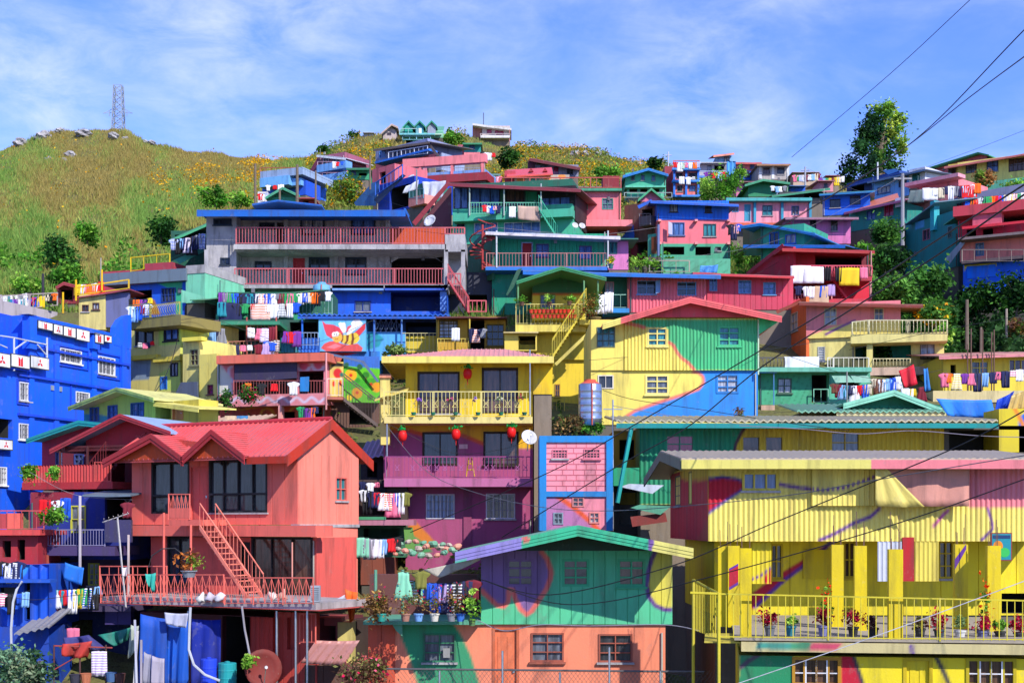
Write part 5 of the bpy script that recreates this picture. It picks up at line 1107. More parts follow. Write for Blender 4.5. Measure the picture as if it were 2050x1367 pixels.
# ================================================================ pink corrugated row and red house
h = House('pink_corrugated_house', 'long pink corrugated house under a blue eave with pale blue windows', 'house', 1259, 92, 1415, 92, 625)
h.wall(1259, 1415, 552, 625, 'E8707E', 5, 0, [(1276, 562, 1313, 588, '7A9AC8', 2, 2, 'b'), (1356, 565, 1393, 591, '6A9AD8', 2, 2, 'b')], corr=.22)
h.sheet('open_shutter', [(1313, 562), (1322, 559), (1322, 585), (1313, 588)], .4, '7A9AC8'); h.shed(1047, 1443, 541, '~3A6FB8', 1.2, .8, 6, y1=550, fascia='2F6FC0', fh=.2)
h.wall(1211, 1258, 555, 612, '2F7A5A', 3, -1.2, [(1213, 565, 1228, 590, 'D8A0A0', 2, 1, 'b')], name='porch_wall'); h.rail(1211, 1258, 590, 617, '9AC8B0', .4, step=.4); h.slab(1211, 1260, 617, 626, '3A8AC8', .8, -1.2); h.post(1257, 548, 617, '8A4A40', .5, .06)
h = House('red_loggia_house', 'deep red house with two open balconies and a low pink wing', 'house', 1588, 100, 1745, 100, 620)
sd = F(1496, 106, 1588, 100)
h.wall(1590, 1740, 503, 562, '7A2430', 5, -1.4, [('O', 1625, 506, 1725, 535)]); h.box('red_panel', 1591, 1632, 508, 540, -1.38, -1.3, 'C83A4A'); h.wall(1576, 1740, 562, 615, 'D83448', 5, -1.4, [('O', 1600, 570, 1655, 590)], name='lower_wall')
h.sheet('side_wall', [(1496, 548), (1566, 492), (1588, 494), (1588, 562), (1496, 562)], 0, 'B82E44', f=sd, t=.2)
h.shed(1566, 1751, 497, 'B8404A', 1.3, .5, 7, y1=502, fascia='A83A3A', fh=.14); h.sheet('verge', [(1493, 546), (1566, 488), (1569, 493), (1497, 551)], .3, 'B8384A', f=sd)
h.slab(1588, 1745, 554, 562, 'B83A4A', 1.5, -1.4); h.rail(1588, 1745, 532, 556, 'D85A6A', 1.4, step=.2, bow=.2, r=.028); h.slab(1576, 1745, 598, 606, 'C8404E', 1.5, -1.4); h.rail(1592, 1665, 589, 600, 'E8A0A0', 1.4, step=.2, r=.025)
h.stair(1668, 560, 1698, 598, 'C83A48', 1.2, .7, 8)
for x in (1744, 1742): h.post(x, 503 if x == 1744 else 562, 600, 'C8908A', 1.4, .05)
h = House('pink_wing', 'pink boarded wing with blue casement windows below the deep red house', 'house', 1416, 95, 1588, 95, 625)
h.wall(1416, 1588, 552, 620, 'CC4A60', 5, 0, [(1421, 558, 1435, 582, '6A9AC8', 2, 2, 'b'), (1479, 562, 1503, 587, '6A9AC8', 2, 2, 'b'), (1529, 566, 1552, 589, '6A9AC8', 2, 2, 'b')], boards=.35); h.shed(1387, 1590, 545, '~B84A50', 1., .7, 5, y1=552, fascia='C84048', fh=.12)

# ================================================================ green house rows in the middle
S6 = lambda *p: Z(900, 340, 3.534, *p)
h = House('long_green_house', 'long green boarded house with a white edged flat roof and thin railing', 'house', 985, 99, 1214, 99, 640)
sd = F(930, 106, 985, 99)
h.wall(985, 1214, 468, 536, '2FA078', 6, -1., [(1074, 489, 1098, 514, '5A4A7A', 2, 2, 'b'), (1160, 493, 1184, 518, '5A4A7A', 2, 2, 'b'), ('D', 1044, 485, 1066, 536, 'A8282E', 'B8D0F0')], boards=.3)
h.sheet('side_wall', [(932, 503), (985, 470), (985, 560), (932, 570)], 0, '2A6A52', f=sd, t=.2); h.shed(972, 1242, 463, '~B8BEC8', 1.2, .35, 8, y1=473, fascia='D8D0D4', fh=.16); h.sheet('verge', [(928, 505), (975, 458), (978, 464), (933, 512)], .2, '3A5A5A', f=sd)
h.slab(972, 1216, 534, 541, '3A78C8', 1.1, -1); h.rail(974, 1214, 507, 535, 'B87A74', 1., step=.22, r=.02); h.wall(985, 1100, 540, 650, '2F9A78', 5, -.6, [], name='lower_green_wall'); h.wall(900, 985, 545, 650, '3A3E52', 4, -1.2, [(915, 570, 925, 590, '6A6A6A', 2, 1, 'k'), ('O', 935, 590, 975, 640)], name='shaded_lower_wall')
for x in (994, 1217): h.post(x, 462, 536, 'C8CCCC', 1.1, .06)
q = MB()
for i in range(16):
    g = i * .55; c = h.pt(966, 535 - i * 5, .3); q.tube([c, c + Vector((math.cos(g) * .9, math.sin(g) * .9, .05))], .07, 4)
q.tube([h.pt(966, 540, .3), h.pt(966, 450, .3)], .08, 6); q.tube([h.pt(966, 535 - i * 5, .3) + Vector((math.cos(i * .55) * .9, math.sin(i * .55) * .9, .9)) for i in range(16)], .05, 4); q.build('spiral_stair', 'A84040', h.o)
h = House('violet_pink_annex', 'small violet pink wall with a teal window beside the long green house', 'house', 1216, 100, 1258, 100, 540)
h.wall(1218, 1258, 478, 540, 'D880B4', 4, 0, [(1220, 482, 1235, 508, '4A6A6A', 2, 1, 't')]); h.shed(1212, 1278, 477, '3F7A6A', .9, .3, 4)
h = House('dark_glass_house', 'green house with tall dark glass fronts and a maroon roof edge', 'house', 906, 115, 1146, 113, 480)
dk = lambda a, b, c, d, n=3: (a, b, c, d, '22202A', n, 1, 'b', 0, .1)
h.wall(906, 1146, 370, 420, '2A6A56', 6, -.9, [dk(908, 371, 937, 418, 2), dk(941, 377, 1001, 412), dk(1012, 380, 1050, 412, 2), ('D', 1054, 384, 1074, 419, '2F9A70')]); h.wall(1076, 1152, 375, 440, '241A22', 6, -.7, [dk(1080, 396, 1142, 438)], name='dark_bay')
h.wall(906, 1146, 419, 480, '4FB894', 6, .1, [(950, 447, 996, 466, 'D8DCEC', 4, 1, 'b'), (1010, 447, 1081, 464, 'D8DCEC', 4, 1, 'b'), (915, 444, 930, 455, '5A5A6A', 2, 1, 'k')], name='lower_wall')
h.shed(897, 1163, 366, '~8A3A44', 1.5, .8, 8, y1=378, fascia='8A3844', fh=.2); h.sheet('verge', [(825, 445), (897, 362), (902, 368), (832, 452)], -.5, '9A3A44'); h.sheet('side_wall', [(840, 450), (900, 375), (904, 375), (904, 470), (840, 470)], -1., '6A3A44')
h.rail(938, 1080, 406, 430, '7AC8A8', 1.1, step=.22, r=.022); h.slab(906, 1146, 428, 433, '4FB090', 1.1)
h.stair(1078, 414, 1112, 470, '4FB894', 1.4, .8, 9)
for x in (940, 1009, 1083): h.post(x, 368, 432, 'A8B8B4', 1.2, .06)
h = House('pink_plaster_house', 'pink plaster house with mint shutters and a railed roof terrace', 'house', 1153, 120, 1243, 120, 490)
h.wall(1153, 1243, 380, 442, 'F08088', 6, 0, [w2(1157, 397, 1176, 419, '5A9A8A', 'g'), w2(1206, 398, 1227, 419, '5A9A8A', 'g')]); h.box('ledge', 1152, 1266, 440, 453, -2, .9, 'EE8A90'); h.wall(1153, 1236, 453, 500, 'D8584A', 5, -.4, [('O', 1160, 458, 1215, 475)], name='lower_wall')
h.box('roof_edge', 1150, 1245, 377, 382, -6, .5, '4A9A78'); h.rail(1000, 1243, 356, 377, 'B85A54', .3, step=1., r=.03); h.box('stair_head', 1207, 1240, 352, 376, -3, -.6, '8A2A34'); h.shed(1000, 1205, 373, '~7A6A62', .2, .9, 4, name='brown_roof')
h = House('blue_pink_house', 'blue boarded upper floor on a pink floor above a green stone base', 'house', 1315, 118, 1461, 118, 545)
h.wall(1315, 1459, 402, 440, '2F74E4', 6, 0, [(1341, 408, 1356, 424, '3A2A24', 2, 1, 'k'), (1412, 409, 1424, 425, '3A2A24', 2, 1, 'k')], boards=.3, name='blue_wall'); h.wall(1315, 1462, 440, 488, 'F07A84', 6, -.05, [(1340, 446, 1370, 471, '5A6A9A', 3, 1, 'b'), (1409, 449, 1433, 473, '4A5A5A', 3, 1, 't')], name='pink_wall')
h.wall(1322, 1462, 488, 545, '4FA884', 6, 0, [('O', 1327, 494, 1370, 510), ('O', 1392, 494, 1423, 511), (1433, 495, 1443, 502, '2A3A34', 1, 1, 'k')], name='stone_base'); h.shed(1302, 1479, 402, '~3A6AC0', 1., .7, 7, y1=409, fascia='2F62C8', fh=.14); h.sheet('left_verge', [(1276, 412), (1304, 399), (1306, 404), (1279, 418)], .5, '2A62C8')
h.sheet('open_shutter', [(1338, 443), (1346, 447), (1346, 470), (1338, 468)], .5, 'C8C0D0')
for x in (1318, 1391, 1456): h.box('beam_end', x, x + 6, 484, 489, 0, .5, 'F0A0A0'); h.box('beam_end', x, x + 6, 439, 443, 0, .5, 'F0A0A0')
h.post(1318, 450, 535, '6A7AA8', .9, .12, name='flue')
h = House('timber_shack', 'brown timber lean-to with a little caged balcony beside the pink floor', 'house', 1250, 121, 1315, 119, 545)
h.wall(1250, 1316, 412, 480, '6A5048', 4, -.5, [('O', 1285, 420, 1306, 432)], boards=.5); h.wall(1262, 1316, 470, 545, '8A2A34', 4, -.8, [('O', 1275, 480, 1296, 505)], name='red_lower_wall'); h.box('caged_balcony', 1280, 1302, 434, 450, -.4, .8, '7A6A6E'); h.rail(1280, 1302, 428, 450, '8A8088', .9, step=.3)
h.wall(1297, 1316, 470, 520, '5AB09A', 1, .6, (), name='teal_post_wall'); h.sheet('rust_panel', [(1304, 475), (1315, 473), (1314, 508), (1304, 508)], .7, '8A4A34'); h.sheet('blue_brace', [(1240, 480), (1268, 450), (1270, 475), (1255, 490)], .2, '2A5AB8')

# ================================================================ houses on the right hand slope
h = House('green_blue_roof_house', 'green house with blue window frames under a wide blue gable roof', 'house', 1523, 112, 1610, 110, 515)
sd = F(1486, 117, 1523, 112)
h.wall(1523, 1610, 458, 512, '3FA888', 5, 0, [(1541, 467, 1559, 489, '3A7ADC', 2, 1, 'k'), (1573, 471, 1593, 486, '3A7ADC', 2, 1, 'b')]); h.sheet('side_wall', [(1487, 456), (1523, 450), (1523, 512), (1487, 512)], 0, '2F7A5A', f=sd, t=.2); h.gable((1482, 453), (1522, 447), (1632, 467), '~3A86C8', 1., 6, .1, '3A8ED8', .2, '2F8A70', (h.xz(1523, 458)[0], h.xz(1610, 458)[0], h.xz(1523, 458)[1]))
h.shed(1488, 1692, 490, '~3A78C8', 1.4, .3, 3, fascia='2F78D0', fh=.18, name='lower_roof')
h = House('magenta_house', 'magenta pink house with two narrow dark windows and a hipped brown roof', 'house', 1585, 118, 1703, 118, 490)
h.wall(1585, 1703, 436, 488, 'D878B0', 5, 0, [(1622, 441, 1633, 461, '4A3A3A', 2, 1, 'k'), (1664, 443, 1676, 462, '4A3A3A', 2, 1, 'k')]); h.shed(1572, 1719, 435, '~8A6A78', 1.1, .7, 6, fascia='9A6A80', fh=.12); h.sheet('left_hip', [(1566, 448), (1590, 431), (1596, 434), (1570, 452)], .6, '8A4A68')
h = House('pink_teal_house', 'long pale pink house with teal pillars and a flat teal roof edge', 'house', 1456, 128, 1624, 128, 450)
h.wall(1456, 1624, 402, 450, 'EE9CAC', 5, 0, [(1527, 412, 1546, 431, '4A6A7A', 2, 2, 't'), (1585, 413, 1599, 430, '4A6A9A', 2, 2, 'b'), ('D', 1491, 410, 1502, 443, '4A9AB8'), (1466, 411, 1478, 424, '3A8ABA', 2, 1, 'b')]); h.box('roof_edge', 1454, 1626, 396, 402, -5, .8, '4FA8A8')
for x in (1509, 1564, 1620): h.box('pillar', x, x + 5, 402, 448, .01, .25, '3A98B8')
h.slab(1456, 1624, 446, 452, 'D8684A', .8, name='floor_edge')
h = House('bright_blue_house', 'bright blue house with two shadowed windows on the right slope', 'house', 1647, 132, 1742, 131, 440); h.both = 1
h.wall(1647, 1742, 388, 432, '2468DC', 5, 0, [(1662, 400, 1682, 415, '1A2A4A', 2, 1, 'k'), (1702, 393, 1722, 409, '1A2A4A', 2, 1, 'k')]); h.shed(1640, 1752, 388, '~3A8A9A', .9, .6, 6, y1=381, fascia='2F78B8', fh=.12); h.shed(1690, 1800, 428, '~D87A60', 1.2, 1.6, 4, y1=396, name='orange_roof')
h = House('sky_blue_house', 'sky blue house with a white corner room and an overhanging flat roof', 'house', 1746, 146, 1852, 141.5, 410); h.both = 1
h.wall(1746, 1820, 366, 405, '7AB0F0', 5, 0, [(1757, 377, 1782, 384, '3A5A9A', 3, 1, 'k'), (1800, 360, 1815, 372, '3A4A7A', 2, 1, 'k')]); h.wall(1820, 1852, 340, 372, 'E4E4EE', 4, .1, [(1827, 348, 1841, 364, '4A8A8A', 2, 1, 't')], name='white_room'); h.shed(1736, 1852, 364, '~5A6A88', 1.2, .5, 6, y1=338, fascia='5A78A0', fh=.12)
h = House('blue_ridge_house', 'dark blue roofed house with orange posts behind the sky blue house', 'house', 1695, 156, 1800, 150, 385)
h.wall(1695, 1800, 368, 390, '2A4A8A', 4, 0, [('O', 1705, 372, 1730, 385), ('O', 1745, 366, 1775, 380)]); h.shed(1690, 1802, 374, '~3A62A8', 1., .9, 5, y1=345, fascia='2F58A0', fh=.12); h.sheet('blue_gable', [(1768, 342), (1790, 338), (1800, 342), (1778, 350)], 1., '6AA8E8')
h = House('teal_slope_house', 'teal walled house with a sloping pink roof edge above the creepers', 'house', 1700, 124, 1808, 120, 470); h.both = 1
h.wall(1700, 1808, 425, 465, '2F8A80', 4, 0, [(1736, 424, 1752, 438, '3A6AA0', 2, 1, 'b'), (1771, 412, 1788, 430, 'A85A7A', 2, 1, 'r')]); h.shed(1690, 1812, 425, '~B87A94', 1.1, .8, 5, y1=398, fascia='A05A80', fh=.14); h.sheet('white_panel', [(1792, 398), (1808, 393), (1808, 412), (1792, 416)], .5, 'D8DCE8')
h = House('big_yellow_house', 'big yellow house with dark framed blue windows on the top right slope', 'house', 1900, 150, 2090, 145, 375); h.both = 1
yw = lambda a, b, c, d, n=2: (a, b, c, d, '4A3A34', n, 2, 'b')
h.wall(1917, 2090, 326, 372, 'F0E080', 6, 0, [yw(1934, 328, 1955, 345), yw(1976, 323, 1998, 342), yw(2020, 320, 2054, 340, 4)])
h.wall(1898, 1917, 330, 372, 'D8C060', 4, -.4, [yw(1899, 337, 1913, 350)], name='left_bay'); h.shed(1890, 2095, 334, '~D88A80', 1.3, .8, 7, y1=300, fascia='C87068', fh=.14)
h.wall(1960, 2090, 366, 400, '6ABFA0', 4, .5, (), boards=2, name='green_base')
h = House('green_roof_pink_house', 'pink gable wall under a green roof slope behind the big yellow house', 'house', 1860, 165, 1975, 160, 350)
h.wall(1870, 1975, 341, 356, 'D87078', 5, 0, ()); h.gable((1852, 338), (1958, 305), (1980, 310), '4FA070', .8, 7, .12, '3F8A5E', .18, 'D87078', (h.xz(1870, 341)[0], h.xz(1975, 341)[0], h.xz(1870, 340)[1]))
h.shed(1848, 1902, 349, '~A08A80', 1.6, 1., 4, y1=350, name='carport_roof'); h.post(1896, 349, 366, 'D8D0C8', 1.4, .07)
h = House('pink_terrace_house', 'pink terrace house strung with washing below the big yellow house', 'house', 1815, 124, 1930, 120, 440); h.both = 1
h.wall(1836, 1918, 372, 410, 'F08A90', 5, 0, [('O', 1870, 385, 1890, 400)]); h.slab(1811, 1918, 367, 374, 'E8A0AC', 1.2); h.wall(1811, 1918, 403, 440, 'E8908A', 5, .6, [('O', 1868, 412, 1888, 440)], name='lower_wall'); h.box('grey_terrace', 1900, 2090, 395, 414, -3, -.2, 'B8B4C4')
cloth('shade_net', 'dark green shade net hanging on the pink terrace', 'net', [(1822, 382), (1850, 378), (1849, 405), (1815, 406)], 119, '5A6A6E', waves=4)
h = House('teal_cliff_house', 'tall teal house stepping down the slope above the dark creepers', 'house', 1812, 114, 1918, 108, 545); h.both = 1
h.wall(1812, 1918, 452, 560, '2F8A8A', 5, 0, [(1848, 462, 1862, 478, 'A86A7A', 2, 1, 'k'), (1898, 455, 1906, 475, '6A8A8A', 2, 1, 'k')], pnt=[([(1832, 400), (1850, 400), (1850, 455), (1832, 460)], '5FB0E8')]); h.shed(1810, 1872, 450, '~5A7A8A', .7, .8, 4, y1=404); h.box('teal_pillar', 1862, 1870, 404, 460, -.2, .3, '3FB0B8'); h.shed(1888, 1925, 450, '~3F9A78', 1.2, 1., 4, y1=424, name='green_roof'); h.sheet('grey_awning', [(1890, 520), (1925, 482), (1932, 486), (1900, 530)], 1.2, 'A8B0BC')
h = House('crimson_house', 'crimson and pink house with a blue garage wall above dark creepers', 'house', 1920, 106, 2090, 103, 585); h.both = 1
h.wall(1918, 2090, 428, 480, 'D83A4E', 6, -.5, [('O', 1935, 460, 1954, 477), ('O', 1967, 459, 1988, 476), ('O', 2008, 432, 2060, 450)]); h.box('roof_band', 1908, 2090, 414, 434, -6, 1.2, 'D8505C'); h.box('pink_screen', 1947, 2005, 431, 456, .2, 1., 'E86A7C'); h.slab(1918, 2090, 476, 481, '8A7A78', 1.2, -.5); h.box('red_rail', 1926, 2090, 454, 459, 1., 1.1, 'E8404E')
h.wall(1922, 2090, 482, 525, 'E8887A', 6, -.1, [(1954, 488, 1969, 511, '4A7AA0', 2, 1, 'b')], name='pink_wall'); h.wall(1928, 2090, 527, 590, '1E66E0', 6, .2, (), pnt=[([(1930, 527), (1995, 527), (1995, 533), (1936, 533), (1930, 545)], 'D8C83A')], boards=3, name='blue_wall'); h.box('ledge', 1925, 2090, 522, 528, -.1, 1., '6A5A5A'); h.box('garage_shutter', 1936, 1993, 534, 558, .21, .25, '2A78F0')
h.rail(1926, 2050, 500, 524, '9A8A80', 1., step=.8, r=.02)
# ================================================================ far houses up the hill
def S(name, label, x0, x1, Y, y0, y1, col, wins=(), roof=None, d=5., Y2=None, cat='house', fr='5A6070', **k):
    h = House(name, label, cat, x0, Y, x1, Y2 or Y, y1)
    h.wall(x0, x1, y0, y1, col, d, 0, [q if isinstance(q[0], str) or len(q) > 5 else (*q[:4], fr, 2, 1, 'b' if len(q) < 5 else q[4]) for q in wins], **k)
    if roof: h.shed(x0 - roof[1], x1 + roof[1], y0 - 1, roof[0], .9, roof[2], d + 1., fascia=roof[3] if len(roof) > 3 else None, fh=.16)
    return h
h = S('green_hip_house', 'green two storey house with a blue gable roof and an open railed ground floor', 1252, 1333, 160, 347, 374, '4FB090', [(1264, 351, 1270, 361), (1284, 351, 1290, 361), (1305, 352, 1311, 362)], top=[(1298, 340)])
h.gable((1247, 352), (1298, 337), (1338, 349), '~3A86C8', 1., 7, .15, '3A86D0', .25); h.wall(1256, 1333, 374, 396, '5FC0A0', 4, -.6, [('O', 1260, 376, 1276, 386), ('O', 1282, 376, 1296, 386), ('O', 1302, 376, 1320, 386)], name='lower_wall'); h.slab(1252, 1333, 372, 375, '6AC8A8', .8); h.rail(1250, 1345, 386, 396, '9AA8A8', 1., step=.7, r=.03)
h = S('pink_gable_hut', 'small pink gable with green trim in front of the green two storey house', 1282, 1330, 140, 397, 404, 'D87A9A'); h.gable((1277, 400), (1304, 377), (1333, 401), '~3F8A6A', .6, 4, .1, '4FA87A', .2, 'D87A9A', (h.xz(1282, 397)[0], h.xz(1330, 397)[0], h.xz(1282, 400)[1]))
h = S('pink_blue_tower', 'three storey pink house with blue frames and washing on its roof', 1348, 1400, 162, 337, 394, 'F08078', [(1354, 347, 1366, 358, 'b'), (1380, 347, 1394, 358, 'k'), (1356, 372, 1366, 383), (1380, 372, 1392, 383)])
for y in (336, 360, 390): h.box('blue_floor_band', 1346, 1402, y, y + 4, 0, .7, '4A90E0')
for x in (1348, 1372, 1396): h.box('blue_pillar', x, x + 4, 336, 394, .01, .3, '3A7ADC')
h.rail(1348, 1400, 322, 336, 'C86A5A', .5, step=1.1, r=.03); h.wall(1330, 1348, 333, 390, 'A83A4A', 4, -1, (), name='side_wall')
h = S('cluttered_white_house', 'pale concrete house with a laundry cluttered balcony beside the pink tower', 1400, 1454, 170, 326, 362, 'B8B4B4', [(1416, 332, 1424, 343), ('O', 1430, 331, 1450, 341)], ('~C8C4B8', 2, .3)); h.rail(1398, 1454, 343, 352, 'A8B8D8', 1., step=.5, r=.03); h.slab(1396, 1456, 352, 356, '5A8AD8', 1.2)
S('sky_blue_shack', 'narrow sky blue sheet shack between the white and pink houses', 1455, 1473, 172, 323, 362, '5AA8E8', corr=.5)
h = S('pink_roof_tower', 'slanted pink roofed stair tower standing above the sky blue shack', 1434, 1467, 186, 312, 328, '8AB8E8', [(1450, 314, 1460, 321)]); h.shed(1428, 1470, 311, 'E8907A', .8, .8, 4, y1=306, fascia='F0A08A')
h = S('pink_over_blue_house', 'pink upper floor over a blue one near the end of the ridge', 1474, 1522, 175, 326, 342, 'E87A80', [(1479, 328, 1487, 338), (1502, 327, 1510, 338)], ('~B85A50', 3, .5, 'C86058')); h.wall(1473, 1508, 342, 360, '2A5AC8', 4, .2, [(1492, 344, 1500, 354)], name='lower_wall')
h = S('tiled_grey_house', 'grey tiled house with two dark windows and white lattice strips', 1518, 1580, 170, 329, 360, 'B4ACA8', [(1528, 336, 1541, 349, 'k'), (1556, 336, 1570, 349, 'k')], ('~8A6A5A', 3, .2, 'A87A5A'))
for x in (1520, 1545, 1575): h.box('lattice_strip', x, x + 5, 331, 358, .01, .06, 'E0E4EC')
h = S('green_valley_house', 'green gabled house with a clothes strewn porch below the tiled house', 1498, 1578, 150, 366, 394, '2F8A60', [('O', 1545, 370, 1572, 386)]); h.gable((1491, 370), (1528, 359), (1582, 366), '~4A9A7A', 1., 5, .1, '4FA07A', .2)
S('pink_slope_house', 'plain pink house with small windows left of the green gabled porch', 1474, 1511, 155, 364, 396, 'DE7FA0', [(1488, 369, 1496, 381)], ('~8A5A60', 4, .5))
h = S('dark_shed_row', 'long dark green shed roof stretching across the slope', 1560, 1655, 140, 384, 397, '3A3A3E', [('O', 1610, 386, 1648, 396)]); h.shed(1545, 1662, 391, '~3F7A62', 1., .9, 5, y1=376, fascia='3A8A6A', fh=.16)
S('rooftop_clutter_house', 'brick red rooftop hut among washing near the big tree', 1655, 1680, 165, 352, 362, 'A8483A', (), ('~8A3A30', 2, .4)); S('pale_pink_hut', 'pale pink hut with a tilted roof under the big tree', 1640, 1668, 155, 362, 384, 'D8909A', [(1650, 368, 1656, 375)], ('~B86A70', 3, .7)); S('beige_roof_hut', 'beige hut with crowded washing on its terrace by the ridge end', 1588, 1640, 168, 345, 372, 'C8B09A', [('O', 1600, 352, 1618, 362)], ('~A8948A', 2, .2)); S('blue_slope_hut', 'small blue hut tucked under the dark green shed roof', 1583, 1612, 152, 372, 388, '2A66D0', (), ('~3A6AA0', 2, .3))
# centre top
h = S('dormer_house', 'hilltop house with three green dormers and white stairs', 806, 868, 236, 266, 292, '5AB8A8', [('O', 812, 281, 826, 288), ('O', 838, 281, 852, 288)], d=9)
h.shed(799, 886, 266, '~5FA884', .9, 3.0, 6, t=.12, name='green_roof', fascia='B8D8C0', fh=.2)
for i, (x, c) in enumerate(((818, '2F9A88'), (840, '2F8A98'), (864, '9AA0B0'))):
    h.wall(x - 8, x + 8, 253, 267, c, 3, .95, (), name='dormer_wall', top=[(x, 243)]) ; h.gable((x - 11, 253), (x, 241), (x + 11, 252), '~4FA080', 1.3, 3.2, .15, '3F9A7A', .3)
h.box('white_door', 838, 844, 257, 267, .96, 1.02, 'F0F4F8'); h.rail(800, 835, 258, 268, 'A8C8C8', 1.4, step=1.2, r=.04); h.slab(800, 870, 267, 270, '7AC0C8', 2.); h.rail(806, 862, 273, 280, '8AC0D0', 1.6, step=1., r=.04); h.wall(868, 888, 262, 276, '9AD8B8', 5, -.5, (), name='side_wing')
h = S('beige_gable_house', 'beige gabled house left of the green dormers', 767, 793, 243, 262, 280, 'C8B8B4', [(775, 266, 783, 271, 'k')], top=[(780, 252)]); h.gable((763, 266), (784, 248), (797, 254), 'D8D4CC', .8, 5, .2, 'C8B0A0', .3)
S('white_wall_hut', 'low white hut on the skyline left of the beige gable', 728, 747, 248, 266, 278, 'D0CCD0', (), ('C8C8CC', 2, .4))
h = S('white_hilltop_house', 'pale concrete house with red shutters alone on the hilltop', 965, 1021, 250, 252, 280, 'C8B8B0', [(975, 260, 984, 267, '8A3A3A', 1, 1, 'r'), (991, 262, 997, 271, '8A3A3A', 1, 1, 'r'), (998, 263, 1008, 272, '8A3A3A', 1, 1, 'r')])
h.shed(946, 1024, 247, 'D8D4D0', 1., .1, 6, y1=257, t=.35); h.slab(962, 1021, 271, 276, 'E0DCD8', 1.4); h.wall(946, 964, 252, 276, 'B8786A', 4, -.6, (), name='side_wall'); h.post(968, 226, 250, '5A5A60', 0, .07, name='antenna'); h.rail(962, 1021, 268, 272, 'C8B8B8', 1.3, step=1.2, r=.03); h.post(1020, 260, 284, 'B87A70', 1.2, .1)
h = S('teal_pink_hut', 'small hut teal above and pink below on the flowery slope', 929, 962, 190, 287, 305, '2F9A94', [(940, 290, 950, 299)], ('~3A7A5A', 3, .6, '3A8A60')); h.wall(929, 961, 305, 322, 'F08A90', 4, .05, (), name='pink_wall'); h.wall(917, 930, 290, 321, 'B86070', 4, -1, (), name='side_wall')
h = House('grey_deck_house', 'grey boarded house with long white balcony railings above a pink floor', 'house', 752, 176, 856, 170, 346); h.both = 1
h.wall(752, 856, 303, 325, '8A92B8', 6, 0, [(760, 304, 771, 314, '6AA8F0', 1, 1, 'b'), (790, 302, 798, 310, '5A6A8A', 1, 1, 'b'), (822, 296, 830, 306, '5A6A8A', 1, 1, 'b')]); h.shed(748, 860, 299, '~6A6260', 1.5, .6, 6, y1=283, fascia='7A6A60', fh=.2); h.slab(750, 858, 324, 328, '3A78D8', 1.5); h.rail(778, 856, 305, 318, 'D8DCE8', 1.4, step=.7, r=.03, y0r=292, y1r=308); h.wall(752, 858, 327, 350, 'EE8080', 5, -.2, [(770, 330, 776, 340), (784, 328, 790, 338)], name='pink_wall')
h.wall(858, 884, 312, 340, '9AA8C8', 4, -1.5, (), name='right_wing'); h.sheet('right_roof', [(856, 282), (884, 318), (881, 321), (852, 286)], 1., '7A6A62')
h = House('pink_frame_house', 'pink concrete frame terrace with mesh bays above a blue wall', 'house', 840, 160, 970, 158, 362)
h.box('frame_beam', 806, 972, 319, 324, -.4, .4, 'F08A90')
for x in (806, 838, 902, 963): h.box('frame_pillar', x, x + 5, 323, 352, -.3, .3, 'F08A90')
h.wall(806, 972, 350, 364, '7AA0DC', 5, .2, (), name='terrace_wall'); h.wall(806, 838, 324, 350, 'E8808A', 3, -2, [(816, 330, 828, 342)], name='back_wall'); h.rail(808, 970, 336, 350, '9AA0A8', .2, step=.6, r=.02); h.box('red_roof_edge', 812, 975, 355, 360, -2, .9, '9A3440')
h = House('blue_stair_house', 'deep blue house with a slanting corrugated stair wall', 'house', 712, 132, 830, 126, 420)
h.wall(755, 830, 372, 415, '1C44B8', 5, 0, [('O', 780, 378, 820, 412)]); h.sheet('corrugated_stair_wall', [(709, 406), (745, 366), (760, 362), (752, 412), (712, 412)], .8, '4A7AAE'); h.sheet('stair_roof', [(748, 400), (806, 348), (812, 352), (756, 408)], .9, '3A4A6A'); h.wall(745, 790, 340, 372, 'D8707A', 4, -2, [('O', 760, 346, 772, 366)], name='pink_back_wall'); h.rail(752, 806, 366, 392, '3A6AC8', 1., step=.5, r=.03, y0r=330, y1r=356)
h.wall(818, 846, 374, 397, '3A7A6A', 3, .8, (), name='little_balcony_wall'); h.slab(818, 850, 397, 407, 'F09A90', 1.2); h.rail(820, 848, 378, 397, '6A9AB0', 1.2, step=.4, r=.025)
cloth('plastic_sheet', 'shiny clear plastic sheet stretched as an awning over the maroon wall', 'plastic sheet', [(845, 364), (893, 362), (885, 398), (850, 394)], 124, 'C8CCDC', waves=5, amp=.2); cloth('plastic_sheet', 'white plastic sheet bulging over the stair beside the dish', 'plastic sheet', [(812, 374), (838, 360), (836, 378), (806, 388)], 123, 'D8DCE8', waves=4, amp=.2)
h = House('blue_balcony_house', 'sky blue house with a curved balcony at the left of the hill cluster', 'house', 522, 150, 606, 148, 390)
h.wall(525, 604, 350, 384, '3A74D8', 5, -.6, [(534, 352, 546, 360), ('O', 560, 350, 590, 360)]); h.slab(520, 578, 357, 369, '7AB8F0', 1.4); h.slab(566, 602, 360, 370, '7AB4EC', .8); h.box('roof_slab', 521, 606, 344, 349, -5, 1.2, '9AB0D0'); h.rail(521, 606, 336, 344, 'B86A50', .9, step=.6, r=.03); h.wall(598, 612, 362, 390, '2A5AD0', 3, .2, (), name='side_wall')
h = House('blue_pink_angled_house', 'angled three storey house banded pink blue and white on the slope', 'house', 640, 168, 690, 166, 362)
